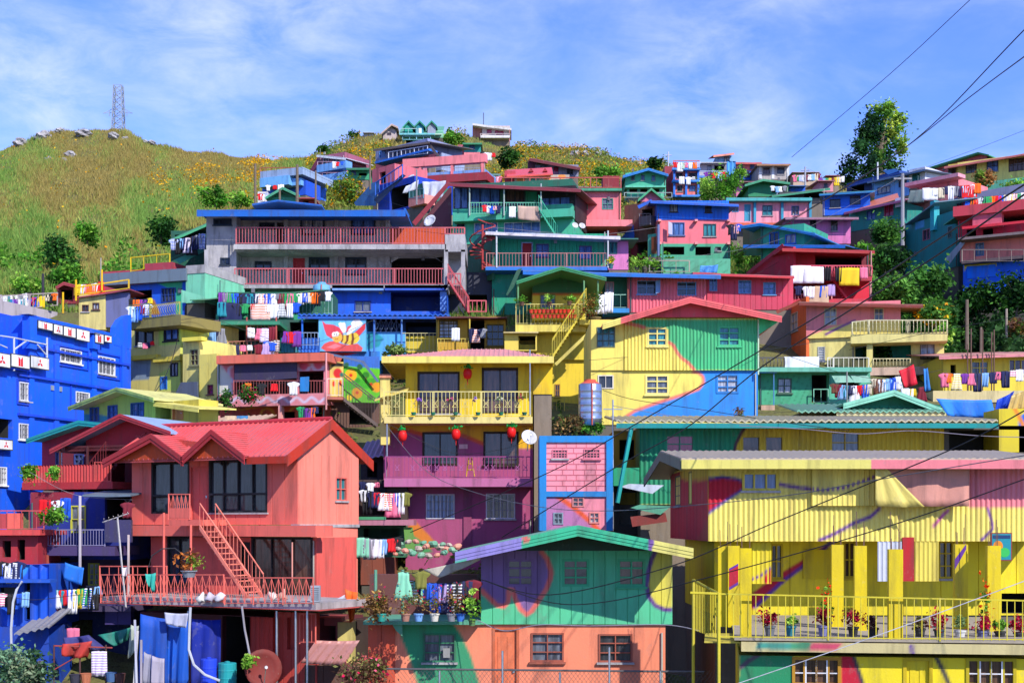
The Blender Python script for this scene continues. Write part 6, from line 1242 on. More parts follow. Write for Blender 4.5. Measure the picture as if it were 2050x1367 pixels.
for y0, y1, c in ((313, 332, '9A5A70'), (334, 354, 'F0989A')): h.wall(640, 690, y0, y1, c, 5, 0, [(648, y0 + 4, 658, y1 - 3, 'E8F0F8', 2, 1, 'b'), (668, y0 + 5, 676, y1 - 3, '5A6AA0', 1, 1, 'b')], name='wall'); h.slab(634, 692, y1 - 1, y1 + 4, '7AB0F0', 1.2); h.rail(636, 692, y1 - 8, y1, 'C8A0B0', 1.1, step=.6, r=.03)
h.shed(634, 692, 310, '~D8DCE8', 1.2, .25, 4, y1=316, fascia='E8ECF4', fh=.2); h.sheet('left_wall', [(616, 348), (638, 312), (641, 316), (641, 362), (622, 352)], -.2, '7A3A54', t=.2)
h.wall(650, 690, 366, 384, '2A68D0', 4, .5, [(660, 370, 668, 378)], name='blue_lower_wall'); h.sheet('left_blue_band', [(614, 356), (638, 336), (640, 342), (618, 362)], .2, '4A90E8'); h.wall(616, 690, 356, 372, '7A4A60', 4, -.5, (), name='base_wall')
S('green_flat_house', 'green house with a dark flat roof right of the angled house', 696, 738, 155, 337, 360, '3FA070', [(704, 342, 712, 349), ('O', 718, 346, 734, 352)], ('~3A6A50', 3, .5, '2F7A58'))
h = S('green_gable_hut', 'green gabled hut behind the blue roof of the concrete building', 536, 595, 126, 395, 412, '4FB090'); h.gable((531, 395), (566, 375), (600, 391), '~4A9A7A', .9, 5, .12, '4FA884', .2, '2F8A68', (h.xz(536, 395)[0], h.xz(595, 395)[0], h.xz(536, 395)[1]))
S('maroon_hut', 'small maroon flat roofed hut beside the green gabled hut', 596, 628, 122, 397, 412, 'A83440', [('O', 606, 400, 618, 412)], ('~B83A40', 3, .2)); S('white_hut', 'white washed hut hung with clothes at the left hill edge', 516, 536, 128, 384, 410, 'D0CCD0', [('O', 520, 388, 530, 398)])
h = S('purple_grey_house', 'grey violet house under a long dark red sloping roof', 1072, 1158, 166, 330, 354, '8A8AA0', [(1082, 329, 1097, 338, 'k'), (1135, 339, 1147, 350, 'k'), (1108, 334, 1118, 350, 'r')]); h.shed(1060, 1162, 316, '~7A3A40', 1.2, .6, 7, y1=335, fascia='6A2A34', fh=.3)
h.wall(1057, 1075, 322, 352, '6A3A4A', 4, -.5, (), name='left_wall')
h = S('red_roof_house', 'red roofed house with orange painted shapes along its front', 1030, 1140, 158, 350, 366, 'C8B8A8', pnt=[(ell(1043, 360, 9, 6), 'F09A50'), (ell(1095, 356, 9, 5), 'F09A50'), (ell(1125, 354, 8, 5), 'F09A50'), (ell(1070, 360, 8, 4), '6AA89A')]); h.shed(1014, 1107, 352, '~E0505A', 1., 1.9, 4, fascia='D8584A', fh=.14, y1=347)
h.wall(1010, 1032, 342, 366, 'B84450', 4, -.2, (), name='side_wall')
for x in (1058, 1086): h.sheet('roof_vent', [(x, 344), (x + 5, 336), (x + 10, 343)], .3, '9A3038', t=.5)
S('shuttered_store', 'small grey store under the flowery slope with hanging clothes', 984, 1002, 165, 348, 364, '6A8A84', [('O', 988, 352, 998, 362)])
h = House('left_terrace_house', 'low terrace crammed with drying clothes at the left edge below the hill', 'house', -60, 92, 115, 100, 640)
h.wall(-60, 115, 612, 660, '2A62C0', 4, 0, [('O', -10, 628, 20, 645)]); h.rail(-60, 115, 596, 632, 'B8A8A8', .3, step=.5, r=.025, y0r=586, y1r=612); h.slab(-60, 115, h.lv(0, 634, -60), 625, 'B8B0B8', .4)
h = S('maroon_hut', 'maroon arched hut with a red frame above the yellow railings', 115, 152, 101, 572, 608, '8A2A34', [('O', 122, 580, 145, 600)]); h.gable((112, 574), (128, 565), (156, 572), '~9A3A40', .8, 4, .1, 'A84048', .2)
S('orange_roof_hut', 'low hut with an orange roof and hanging clothes at the far left', -40, 66, 106, 588, 615, '8A3A44', [('O', 10, 592, 50, 606)], ('~D86A4A', 4, .7, 'E0764A'))
h = S('dark_green_shack', 'dark green lean-to hung with clothes left of the concrete building', 342, 412, 99, 462, 540, '1E5A48', [('O', 350, 470, 400, 505)]); h.shed(338, 415, 480, '~3A8A6A', 1.4, .8, 4, y1=446, fascia='4FA87A', fh=.16)
h.sheet('teal_arch', [(350, 520), (412, 492), (412, 502), (360, 528)], 1.3, '3FA08A')
h = House('low_red_annex', 'cream and mint stepped wall left of the dark green lean-to', 'house', 262, 97, 345, 96, 575); h.wall(290, 345, 528, 560, 'A8404E', 3, .3, ())
# ================================================================ small buildings, walls and yards between the big houses
h = House('side_balcony_rooms', 'little green balcony rooms squeezed between the red and purple houses', 'house', 718, 62.5, 832, 62.5, 1150)
h.wall(718, 812, 1050, 1115, '3F7A5A', 2, -1.2, [('O', 728, 1058, 800, 1104, '@k')]); h.box('balcony_slab', 718, 828, 1040, 1051, -1.2, .7, 'B87A8A'); h.box('green_curb', 718, 772, 1034, 1041, .5, .7, '4A9A6C')
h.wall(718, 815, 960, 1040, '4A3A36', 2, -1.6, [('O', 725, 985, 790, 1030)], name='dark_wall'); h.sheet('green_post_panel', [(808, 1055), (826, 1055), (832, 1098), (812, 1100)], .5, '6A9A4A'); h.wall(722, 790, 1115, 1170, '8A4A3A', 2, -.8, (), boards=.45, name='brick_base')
for i in range(26):     # rubble bank below the purple house
    x = 786 + i * 5.2; y = 1092 + 10 * math.sin(i * 1.9) + (i % 3) * 5; p = at(x, y + 6, 60.5 - (i % 3) * .5); r = random.uniform(.12, .22)
    q = MB(); q.lathe(p, [(r * .6, 0), (r, r * .5), (r * .9, r), (r * .4, r * 1.35)], 7); q.v = [(a + .04 * math.sin(b * 9 + c * 14 + i), b, c) for a, b, c in q.v]; q.build('rubble_stone', ['6FA88A', 'E8A08A', 'C8B8A8', '8AB89A'][i % 4], h.o)
h = House('violet_roof_shed', 'dark shed with a violet metal roof right of the red house gable', 'shed', 722, 66, 800, 66, 960)
h.wall(722, 768, 915, 965, '2A2A30', 2, 0, [('O', 735, 925, 755, 955)]); h.shed(716, 790, 918, '~8A78A8', .9, 1., 3., corr=.25, y1=905)
h = House('rusty_roof_shack', 'shack roofed with rusty patched sheets behind the red roof', 'shack', 420, 70, 520, 70, 850)
h.wall(420, 520, 842, 855, '5A4A44', 2, 0, ()); h.shed(392, 528, 846, '~C8A890', .8, .5, 3., corr=.3, y1=838)
for x, c in ((418, 'F0B0A8'), (450, 'E8D0B0'), (474, '4A8AC0')): h.box('roof_panel', x, x + 22, 832, 842, -.4, -.3, c)
h = House('stone_terrace', 'rough stone retaining wall with a rail fence below the pink floor', 'wall', 1290, 112, 1462, 112, 545)
h.wall(1324, 1462, 518, 548, '5FAE8C', 2, 0, (), pnt=[(ell(1330 + (i * 41 % 128), 522 + (i * 17 % 24), 2, 1.6, 7), '3F7A5A') for i in range(50)], res=.12); h.rail(1300, 1380, 522, 545, 'A8A090', .5, step=1., r=.03); h.wall(1290, 1324, 515, 548, '5A4A44', 2, -.5, [('O', 1296, 520, 1316, 545)], name='timber_wall')
cloth('tarpaulin', 'crumpled sky blue sheet drying on the green stone terrace', 'tarpaulin', [(1402, 532), (1438, 530), (1436, 546), (1400, 546)], 110, '5A9AE0', waves=5, amp=.15)
h = House('creeper_retaining_wall', 'grey stone retaining wall buried in creepers above the gully', 'wall', 1760, 114, 1808, 113, 492); h.wall(1768, 1806, 460, 492, '5A5650', 1.5, 0, (), boards=.8)
# yard clutter at the lower left
f = F(262, 53)
for i, (a, b, c, lab) in enumerate((((268, 1375), (276, 1262), 'D8D4D0', 'white plank leaning beside the blue tarpaulins, leftmost'), ((274, 1375), (270, 1240), 'C8C8D8', 'pale plank behind the white plank by the blue tarps'), ((283, 1375), (283, 1280), 'A8A0A8', 'grey pole leaning just left of the blue tarps'))):
    q = MB(); q.tube([f.pt(*a, .1 * i), f.pt(*b, .05 * i)], .05, 4); tag(q.build('plank', c), lab, 'plank')
cloth('mattress', 'quilted pale mattress leaning against the blue tarpaulins', 'mattress', [(304, 1312), (328, 1318), (328, 1372), (302, 1372)], 53.0, 'B0A8B8', waves=2, amp=.03, t=.14); cloth('mat', 'rounded grey mat standing left of the pale mattress', 'mat', [(288, 1304), (302, 1310), (300, 1372), (286, 1368)], 53.1, '9A98A8', waves=2, amp=.03, t=.08); cloth('banner', 'patterned strip of cloth hanging left of the blue tarpaulins', 'cloth', [(262, 1250), (278, 1252), (272, 1300), (256, 1318)], 53.4, 'A8B0A0', waves=3, amp=.05)
for i, (x, y, c, lab) in enumerate(((150, 1368, '3A3A4A', 'dark bucket on the ground under the red tarpaulin'), (172, 1366, 'C87A5A', 'clay coloured bucket on the ground under the teal tarpaulin'), (222, 1364, '4A6A9A', 'blue grey bucket left of the patterned cloth'), (240, 1366, '5A3A3A', 'brown bucket beside the blue grey one'))):
    p = at(x, y, 54.5); q = MB(); q.lathe(p, [(.16, 0), (.22, .34), (.23, .36), (.2, .35)], 12); tag(q.build('bucket', c), lab, 'bucket')
h = House('yard_frame', 'rusty pipe frame standing in the yard at the lower left', 'frame', 105, 55, 225, 55, 1367)
for x in (108, 160, 212): h.post(x, 1290, 1420, '5A3A3A', 0, .035)
q = MB(); q.tube([h.pt(108, 1292), h.pt(225, 1296)], .03, 5); q.tube([h.pt(108, 1340), h.pt(160, 1310)], .025, 5); q.build('rail', 'A84A44', h.o)
# weathered details fixed to the walls: pipes and meter boxes
for (f, a, b, zb, w, d) in list(FOUND):
    if b - a > 3.2 and isinstance(f, House) and random.random() < .6:
        x = random.choice((a + .12, b - .12)); q = MB(); q.tube([f.W(x, w + .05, zb), f.W(x, w + .05, zb + 2.5)], .035, 6); q.build('downpipe', random.choice(['8A8A88', '6A5A50', 'B8B4A8', '4A6A6A']), f.o)
        if random.random() < .5: x = a + (b - a) * random.uniform(.08, .92); q = MB(); q.box(f, x, x + .22, w + .01, w + .12, zb + 1.7, zb + 2.0); q.build('meter_box', random.choice(['9A9A98', '6A6A70']), f.o)
# ================================================================ washing on the lines: every garment is a thing of its own
CN = {'red': 'D8262E', 'white': 'E8E8EC', 'navy': '1E2450', 'blue': '2A5ACC', 'pink': 'E87A98', 'orange': 'F0702A', 'green': '2A9A58', 'black': '1A1A20', 'teal': '2A8A9A', 'grey': '8A8C94', 'yellow': 'E8C83A', 'cream': 'DCD0B4', 'purple': '7A3A9A', 'lilac': 'B8A0D0', 'maroon': '7A1E30', 'olive': '7A7A3A', 'beige': 'C8AC90', 'sky': '8AB8E8', 'brown': '6A4030', 'mint': '8ACFAE'}
PROF = {'shirt': (.62, .66, lambda v: 1. if v < .3 else .62), 'towel': (.55, .85, lambda v: 1.), 'dress': (.62, .95, lambda v: .62 if v < .4 else .55 + .55 * v), 'shorts': (.42, .42, lambda v: .8 + .2 * v), 'trousers': (.44, .92, None), 'sheet': (1.3, 1.1, lambda v: 1.)}
def striped(h):
    k = 'stripe' + h
    if k not in _M:
        m, nt, b = nodes('striped_cloth_' + h); tc = nt.nodes.new('ShaderNodeTexCoord'); wv = nt.nodes.new('ShaderNodeTexWave'); wv.inputs['Scale'].default_value = 3.2; wv.bands_direction = 'Z'; wv.inputs['Distortion'].default_value = .6
        nt.links.new(tc.outputs['Object'], wv.inputs[0]); nt.links.new(mixc(nt, ramp(nt, wv.outputs[1], .45, .6), [c * ALB for c in lin(h)], (.7, .7, .68)), b.inputs['Base Color']); b.inputs['Roughness'].default_value = .85; _M[k] = m
    return _M[k]
def garment(kind, col, A, Bd, Y_n, size, label, group):
    """A = top middle, Bd = direction along the line"""
    w, hh, pf = PROF[kind]; w *= size; hh *= size * random.uniform(.9, 1.1); q = MB(); nx, nz = 8, 6; nrm = Vector((Bd.y, -Bd.x, 0)).normalized(); ph = random.uniform(0, 6)
    sw = random.uniform(-.12, .12)
    def leg(lo, hi, pf):
        b = len(q.v)
        for side in (0, 1):
            for j in range(nz + 1):
                v = j / nz; k = pf(v)
                for i in range(nx + 1):
                    u = lo + (hi - lo) * i / nx; x = (u - .5) * w * k; fold = .045 * size * math.sin(u * 15 + ph + v * 2) * (.3 + v) + sw * v * v * .5
                    dz = -.03 * size * abs(u - .5) * 2 if v == 0 else 0
                    q.v.append(tuple(A + Bd * x + nrm * (fold - side * .03) + Vector((0, 0, -v * hh + dz - .06 * size * (abs(u - .5) * 2) ** 2 * (kind == 'shirt') * (1 - v)))))
        k = (nx + 1) * (nz + 1)
        for j in range(nz):
            for i in range(nx):
                a = b + j * (nx + 1) + i; q.f += [(a, a + nx + 1, a + nx + 2, a + 1), (k + a, k + a + 1, k + a + nx + 2, k + a + nx + 1)]
        bd = [i for i in range(nx + 1)] + [j * (nx + 1) + nx for j in range(1, nz + 1)] + [nz * (nx + 1) + i for i in range(nx - 1, -1, -1)] + [j * (nx + 1) for j in range(nz - 1, 0, -1)]
        for x, y in zip(bd, bd[1:] + bd[:1]): q.f.append((b + x, b + y, b + k + y, b + k + x))
    if pf: leg(0, 1, pf)
    else: leg(.0, .49, lambda v: 1 - .12 * v); leg(.51, 1, lambda v: 1 - .12 * v)
    q.mi = [0] * len(q.f)
    mt_ = paint(CN[col], .12, .85)
    if random.random() < .12 and col != 'white': mt_ = striped(CN[col])
    o = q.build({'sheet': 'bedsheet'}.get(kind, kind), mt_, None, True); tag(o, label, {'sheet': 'sheet'}.get(kind, kind), group)
def line(desc, a, b, Y, items, size=1., Yb=None, sag=.12, rope=True):
    """items: a count, or words like 'red shirt'; desc names the line"""
    A, B = at(*a, Y), at(*b, Yb or Y); d = (B - A); dn = Vector((d.x, d.y, 0)).normalized()
    if isinstance(items, int):
        L = []
        for i in range(items):
            while True:
                c = random.choice('white white white red navy blue blue pink orange green black teal grey yellow cream purple maroon sky'.split()) + ' ' + random.choice('shirt shirt shirt towel trousers dress shorts'.split())
                if not L or c != L[-1]: L.append(c); break
    else: L = [x.strip() for x in items.split(',')]
    n = len(L); P = lambda t: A.lerp(B, t) - Vector((0, 0, sag * 4 * t * (1 - t)))
    if rope:
        q = MB(); q.tube([P(i / 10) for i in range(11)], .012, 4); tag(q.build('clothesline', '@rope'), 'thin cord carrying the washing on ' + desc, 'clothesline')
    def lab(i):
        it = L[i]
        if n == 1: return f'{it} alone on {desc}'
        if i == 0: return f'{it} at the left end of {desc}'
        if i == n - 1: return f'{it} at the right end of {desc}'
        t = f'{it} between {L[i-1]} and {L[i+1]} on {desc}'
        return t if len(t.split()) <= 16 else f'{it} just right of {L[i-1]} on {desc}'
    for _ in range(300):        # recolour a garment until every label on the line singles one out
        labs = [lab(i) for i in range(n)]
        bad = [i for i in range(n) if labs.count(labs[i]) > 1 or labs[i] in LABELS]
        if not bad: break
        L[bad[0]] = random.choice(list(CN)) + ' ' + L[bad[0]].split()[1]
    for i, it in enumerate(L):
        c, k = it.split()
        garment(k if k in PROF else 'towel', c, P((i + .5) / n + random.uniform(-.22, .22) / n), dn, Y, size * random.uniform(.78, 1.18), labs[i], 'washing hung out on ' + desc)
line('the upper green laundry balcony line', (440, 585), (660, 583), 87.2, 24, 1.05); line('the lower green balcony rail', (440, 604), (600, 605), 87, 'teal towel, navy sheet, black shirt, green shirt, red shorts, orange sheet, white shirt, white towel, grey dress, white trousers, blue shirt', 1.)
line('the line beside the purple balcony', (722, 978), (818, 984), 63.4, 'white shirt, black trousers, navy shirt, red shirt, white dress, orange towel, pink dress, blue shirt, white trousers, olive shirt', .95)
line('the upper hooks beside the purple balcony', (722, 962), (775, 958), 63.8, 'navy shirt, white shirt, pink shorts, black shirt', .8)
line('the low line by the red wall', (721, 1074), (806, 1072), 60, 'mint towel, grey towel, white towel, sky trousers, red shirt, black shirt', .95)
line('the veranda line', (818, 1160), (952, 1158), 44.6, 'olive shirt, mint towel, navy shirt, blue shirt, blue trousers, lilac shirt, navy dress, black trousers, black dress, navy trousers, maroon shirt', 1.0); line('the outer veranda pole', (800, 1140), (850, 1138), 44.3, 'mint dress, olive shirt', 1.1)
line('the line under the blue balcony', (66, 1176), (200, 1172), 59.2, 'orange shirt, white shirt, grey shirt, red dress, white dress, teal shirt, red shirt, blue shirt, white trousers, yellow trousers, green shirt, blue dress, black trousers, sky shorts', .95)
line('the line on the red corner shack', (2, 1122), (40, 1120), 58.3, 'black shirt, white shirt, grey dress, navy shirt', 1.1); line('the line inside the deep blue shack', (-4, 1184), (62, 1180), 57.6, 'pink shirt, black trousers, blue shirt, sky trousers', .8)
line('the pale house top balcony', (258, 612), (300, 606), 80.6, 'white shirt, sky towel, black shirt, blue trousers, maroon shirt, white trousers, blue shirt', .9); line('the doorway under the blue house', (262, 597), (305, 594), 85, 'black trousers, orange towel, purple shirt, navy shirt, yellow shorts', .95); line('the pale house window bar', (277, 684), (309, 680), 81.2, 'black shorts, pink shorts, navy shorts, red shorts', .7)
line('the line under the pale awnings', (1664, 766), (1744, 768), 79, 'brown shirt, maroon shirt, sky dress, teal trousers, navy shirt, white dress, red shirt, blue trousers, cream towel', .95); line('the line left of the large red cloth', (1745, 756), (1800, 752), 76, 'cream shirt, brown towel, white shirt, sky shirt, blue trousers, white dress', .95)
cloth('bedsheet', 'large bright red cloth hanging above the green gable', 'sheet', [(1799, 742), (1829, 729), (1838, 768), (1810, 776)], 72, 'D81838', waves=3, amp=.08); cloth('dress', 'long blue spotted dress hanging right of the large red cloth', 'dress', [(1849, 738), (1857, 736), (1864, 780), (1851, 783)], 74, '3A8AD8', waves=3, amp=.05)
line('the line behind the red cloth', (1806, 774), (1850, 772), 74, 'white towel, yellow shorts, maroon dress', 1.)
line('the yellow house line', (1882, 746), (2048, 738), 81, 'pink shirt, orange shirt, yellow dress, purple shirt, pink dress, navy trousers, sky trousers, navy shirt, pink shorts, navy trousers, pink shorts, white towel', 1.)
line('the pink terrace line', (1855, 375), (1898, 372), 116, 'white sheet, white towel, cream towel, navy shirt', .95); line('the upper crimson house line', (1900, 372), (1960, 366), 113, 'white trousers, grey shirt, navy trousers, sky shirt, red sheet, white dress, orange towel', 1.05); line('the long crimson house line', (1912, 396), (2056, 384), 111, 22, 1.05)
line('the upper red loggia rail', (1590, 530), (1742, 534), 98, 'white sheet, white sheet, black trousers, black trousers, yellow sheet, pink towel', 1.05, rope=False); line('the lower red loggia line', (1594, 571), (1668, 568), 98.2, 'navy shirt, white shirt, white towel, beige sheet, blue towel, lilac towel', 1.1)
line('the green glass house rail', (966, 409), (1002, 410), 112.6, 'red shirt, white shirt, blue shirt, red shorts, navy shirt', .95, rope=False); line('the glass house line', (1019, 410), (1034, 410), 112.6, 'white towel', 1.2, rope=False); cloth('blanket', 'big beige patterned blanket over the green glass house rail', 'blanket', [(1036, 412), (1083, 413), (1081, 443), (1037, 439)], 112.4, 'C8A898', waves=4, amp=.06)
line('the dark green lean-to line', (345, 478), (408, 466), 97, 'blue shirt, black trousers, sky shirt, navy shirt, lilac dress, black dress, navy trousers, grey shirt, blue trousers', 1.05)
line('the left terrace wire', (0, 600), (112, 586), 98, 16, .9); line('the far left rooftop', (-2, 590), (62, 584), 102, 8, .9); line('the yellow rail left terrace', (154, 568), (205, 562), 91, 'yellow shirt, white towel, pink shirt, orange sheet, white shirt, red dress', .9)
line('the red slanting rail', (450, 688), (552, 684), 82.6, 'white shirt, navy towel, pink shorts, white shorts, maroon shirt, lilac dress, blue shirt', .95); line('the dark shack doorway', (420, 656), (450, 654), 83, 'sky dress, navy trousers, grey dress', .95); line('the shack beside the blue sheet', (530, 680), (556, 678), 82.8, 'blue shirt, white shirt, brown trousers', .95); line('the shaded green room', (565, 660), (600, 660), 83.2, 'purple dress, red shirt, purple towel', .95); line('the red railing inner line', (497, 654), (550, 652), 83.2, 'white towel, pink dress, lilac towel, maroon trousers', .95)
line('the pink tower roof', (1350, 324), (1400, 323), 160, 'red shirt, white towel, green shirt, pink shirt, white shirt, orange towel, blue shirt', 1.1); line('the beige hut terrace', (1588, 350), (1642, 346), 165, 9, 1.1); line('the white balcony hut', (1412, 344), (1452, 343), 167, 6, 1.1); line('the ridge rooftop by the tree', (1640, 356), (1690, 352), 160, 8, 1.1)
line('the teal hut yard', (963, 302), (990, 306), 186, 'black trousers, white shirt, white towel, red shorts', 1.4); line('the pink tower middle balcony', (1357, 352), (1398, 352), 160, 'white towel, white shirt, grey shorts', 1.1); line('the green porch below tiled house', (1544, 371), (1574, 371), 147, 'white shirt, sky shirt, white dress, grey shirt', 1.05)
line('the side of the pink house', (1463, 448), (1480, 447), 115, 'black shirt, navy trousers, red shirt, blue shirt', 1.2); line('the white line by stair house', (1198, 588), (1222, 582), 79, 'white dress, white towel, white trousers', 1.1); line('the yellow porch inside', (940, 655), (972, 655), 82.4, 'navy trousers, orange dress, navy shirt, grey shirt', .95); line('the barred porch window', (906, 652), (916, 652), 82, 'white towel', 1.)
line('the orange lower floor line', (600, 812), (634, 812), 75, 'green shirt, navy shirt, purple towel, orange trousers, navy shorts', .95); line('the garden rail', (478, 764), (600, 762), 74.8, 'orange dress, black shirt, red shorts, white shirt', .9); line('the pink balcony rail', (250, 1000), (262, 998), 59.8, 'maroon shirt', .9); line('the maroon room line', (85, 997), (135, 994), 60, 'red towel, maroon shirt, white shirt, blue trousers', .9)
line('the yard frame at bottom left', (190, 1296), (212, 1296), 54.6, 'lilac towel', 1.2); line('the shaded yard', (135, 1250), (155, 1250), 57, 'pink towel', 1.1); cloth('sheet', 'flat blue sheet hanging in the shade below the blue balcony', 'sheet', [(130, 1125), (168, 1136), (164, 1171), (127, 1158)], 59.6, '2F78D8', waves=2, amp=.04)
line('the dark glass upper terrace', (1104, 360), (1128, 360), 119, 'pink dress, blue dress', 1.3); line('the dormer house porch', (812, 277), (850, 277), 250, 'white towel, red towel, white sheet', 1.3); line('the white hut', (518, 386), (534, 386), 126, 'red shirt, white shirt, blue shorts', 1.); line('the grey yard store', (986, 352), (1002, 352), 162, 'blue shirt, white shirt, pink towel', 1.1)
line('the left hill house', (530, 369), (566, 368), 146, 'white shirt, red shorts, white towel', 1.); line('the angled house balcony', (664, 322), (690, 322), 164, 'white towel, red shirt, blue shirt', .8)

# ================================================================ potted plants, lanterns, ornaments
def potted(label, px, y, Y, hp=.3, r=.16, pc='3A3A40', fol=G_MID, fh=.5, n=220, size=.12, fl=0, fpal=RED, name='potted_plant', spread_=.26, group=None, cat='potted plant'):
    p = at(px, y, Y); e = bpy.data.objects.new(name, None); COL.objects.link(e); e.location = p; tag(e, label, cat, group)
    q = MB(); q.lathe(p, [(r * .7, 0), (r * .9, hp * .8), (r * 1.06, hp * .82), (r * 1.06, hp), (r * .9, hp * .97)], 12); q.build('pot', pc, e)
    C, col = crown_pts((p.x, p.y, p.z + hp + fh * .5), (spread_, spread_, fh * .55), n, 9, .3, fol, .3); Q, col = leaf_quads(C, size, col)
    if fl:
        FQ, fc = leaf_quads(np.array([p.x, p.y, p.z + hp + fh * .7]) + rng.normal(size=(fl, 3)) * [spread_ * .6, spread_ * .6, fh * .3], size * 1., fpal[rng.integers(0, len(fpal), fl)], asp=1.1); Q = np.concatenate([Q, FQ]); col = np.concatenate([col, fc])
    tri_mesh('foliage', Q, col, LEAF(), e, 4); return e
for lab, px, y, pc, fol, fh, sp, fl in (('crimson coleus in a dark pot, leftmost plant on the yellow terrace', 1541, 1272, '6A7078', RED, .42, .24, 0), ('small yellow green plant in a blue green pot on the yellow terrace', 1583, 1272, '2A7A8A', G_LITE, .26, .18, 0),
    ('wide crimson coleus below tall red flowers in a lilac pot', 1648, 1272, '7A7AA8', RED, .42, .28, 0), ('crimson coleus in a black pot between two yellow columns', 1708, 1274, '2A2A30', RED, .42, .28, 0), ('spiky dark plant left of the front yellow column', 1748, 1276, '2A2A2A', pal('5A3A34 4A5A34 7A4A40'), .3, .16, 0),
    ('spiky bromeliad in a small pot right of the front column', 1842, 1277, '3A3A3A', pal('6A6A3A 7A4A3A'), .28, .15, 0), ('crimson coleus right of the spiky bromeliad', 1880, 1279, '3A4450', RED, .45, .25, 0), ('pale green bushy plant in a white pot on the yellow terrace', 1922, 1281, 'C8C8C4', pal('8AA06A 7A9460'), .42, .16, 0),
    ('crimson coleus below the tall orange flowers near the right edge', 1967, 1282, '6A6A90', RED, .42, .28, 0), ('low green leafy plant in a dark pot near the right edge', 2002, 1283, '2A2A2A', G_MID, .26, .22, 0), ('crimson coleus cut by the right frame edge', 2040, 1285, '3A3A40', RED, .45, .28, 0)):
    potted(lab, px, y, 37.9, .27, .15, pc, fol, fh, 260, .1, fl, spread_=sp, group='potted plants on the yellow terrace')
potted('tall red flowered plant standing behind the wide coleus', 1655, 1266, 38.6, .3, .15, '4A4A50', G_MID, 1.0, 200, .09, 46, pal('E8301E F04A24'), spread_=.13); potted('tall orange flowered plant at the right of the terrace', 1972, 1272, 38.6, .3, .15, '4A4A50', G_MID, 1.1, 200, .09, 50, pal('F0501E F0742A'), spread_=.13)
RP = None
def dup(o, loc, label, group):
    r = o.copy(); COL.objects.link(r); r.location = loc; r['label'] = label; r['group'] = group
    for c in o.children:
        k = c.copy(); COL.objects.link(k); k.parent = r
    LABELS[label] = LABELS.get(label, 0) + 0; return r
for row, (y, lab) in enumerate(((627, 'small red pot in the upper row hung on the yellow stair balcony railing'), (637, 'small red pot in the lower row hung on the yellow stair balcony railing'))):
    for i in range(11):
        p = at(1063 + i * 8.3 + row * 4, y, 78.5)
        if RP is None: RP = potted(lab, 1063, y, 78.5, .2, .12, 'D8402A', G_MID, .14, 24, .09, 0, spread_=.12, name='flower_pot', group='red pots on the yellow railing', cat='flower pot')
        else: dup(RP, p, lab, 'red pots on the yellow railing')
for px, y, Y, pal_, lab in ((1045, 612, 78.6, G_MID, 'leafy green plant spilling over the left end of the yellow stair balcony'), (1100, 612, 78.6, G_LITE, 'low green plant in the middle of the stair balcony rail'), (1140, 611, 78.6, G_MID, 'green trailing plant beside the head of the yellow stair')): potted(lab, px, y, Y, .2, .14, '6A4A3A', pal_, .35, 260, .12, spread_=.5)
potted('dry bushy plant overflowing the stair landing basket', 1192, 650, 77.4, .4, .3, '7A6A3A', pal('6A7A34 8A6A34 A04A34 5A7A30'), 1.3, 700, .14, spread_=.7); potted('potted yellow flower plant on the long green house terrace', 1223, 538, 96, .3, .18, '3A6A6A', pal('E8C83A A8B03A 6A9A3A'), .6, 200, .16, spread_=.3)
for i, px in enumerate((1275, 1290, 1308)): potted(('left', 'middle', 'right')[i] + ' of three spiky plants on the green roof ledge', px, 540, 100, .2, .18, '5A5A4A', G_LITE, .6, 220, .2, spread_=.45, group='spiky plants on the green roof ledge')
h = F(772, 63.5)
for i, (px, y, pl_, lab) in enumerate(((838, 801, pal('8A5AB8 A87ACC 4A7A3A'), 'violet flower bunch tied to the yellow balcony rail'), (901, 799, pal('D8508A E87AA8 4A7A3A'), 'wide pink flower bunch on the yellow balcony rail'), (951, 799, pal('7A6AC0 A88AD0 4A7A3A'), 'lilac flower bunch between pink and white bunches on yellow rail'), (999, 797, pal('D8D8C8 8A9A6A 4A7A3A'), 'whitish flower bunch on the yellow balcony rail'), (1044, 796, pal('C0305A E06A8A 4A7A3A'), 'dark pink flower bunch at the right end of yellow rail'))):
    C, col = crown_pts(at(px, y, 63.4), (.16, .12, .16), 90, 6, .3, pl_, .2); Q, col = leaf_quads(C, .09, col); tag(tri_mesh('flower_bunch', Q, col, LEAF(), None, 4), lab, 'flowers', 'flower bunches on the yellow balcony')
OF = None
for i, px in enumerate((828, 867, 912, 957, 1003, 1050)):
    p = at(px, 825, 63.35); lab = 'orange flower ornament in a green pot on the yellow balcony railing'
    if OF is None:
        e = bpy.data.objects.new('flower_ornament', None); COL.objects.link(e); e.location = p; tag(e, lab, 'ornament', 'orange flower ornaments on the yellow balcony'); OF = e; ff = F(772, 63.35); ff.A = Vector((p.x, p.y)); ff.u = Vector((1, 0)); ff.n = Vector((0, -1))
        q = MB()
        for k in range(10): g = k * .628; c, s_ = math.cos(g), math.sin(g); q.prism(ff, [(.05 * c - .03 * s_, .22 + .05 * s_ + .03 * c), (.05 * c + .03 * s_, .22 + .05 * s_ - .03 * c), (.17 * c + .03 * s_, .22 + .17 * s_ - .03 * c), (.19 * c, .22 + .19 * s_), (.17 * c - .03 * s_, .22 + .17 * s_ + .03 * c)], 0, .03 + .002 * k)
        q.build('petals', 'F0702A', e); q = MB(); q.prism(ff, ell(0, .22, .07, .07, 10), .0, .06); q.build('flower_centre', 'B82A20', e); q = MB(); q.lathe(p, [(.07, -.14), (.11, -.04), (.12, 0), (.1, 0)], 10); q.build('pot', '2A7A5A', e)
    else: dup(OF, p, lab, 'orange flower ornaments on the yellow balcony')
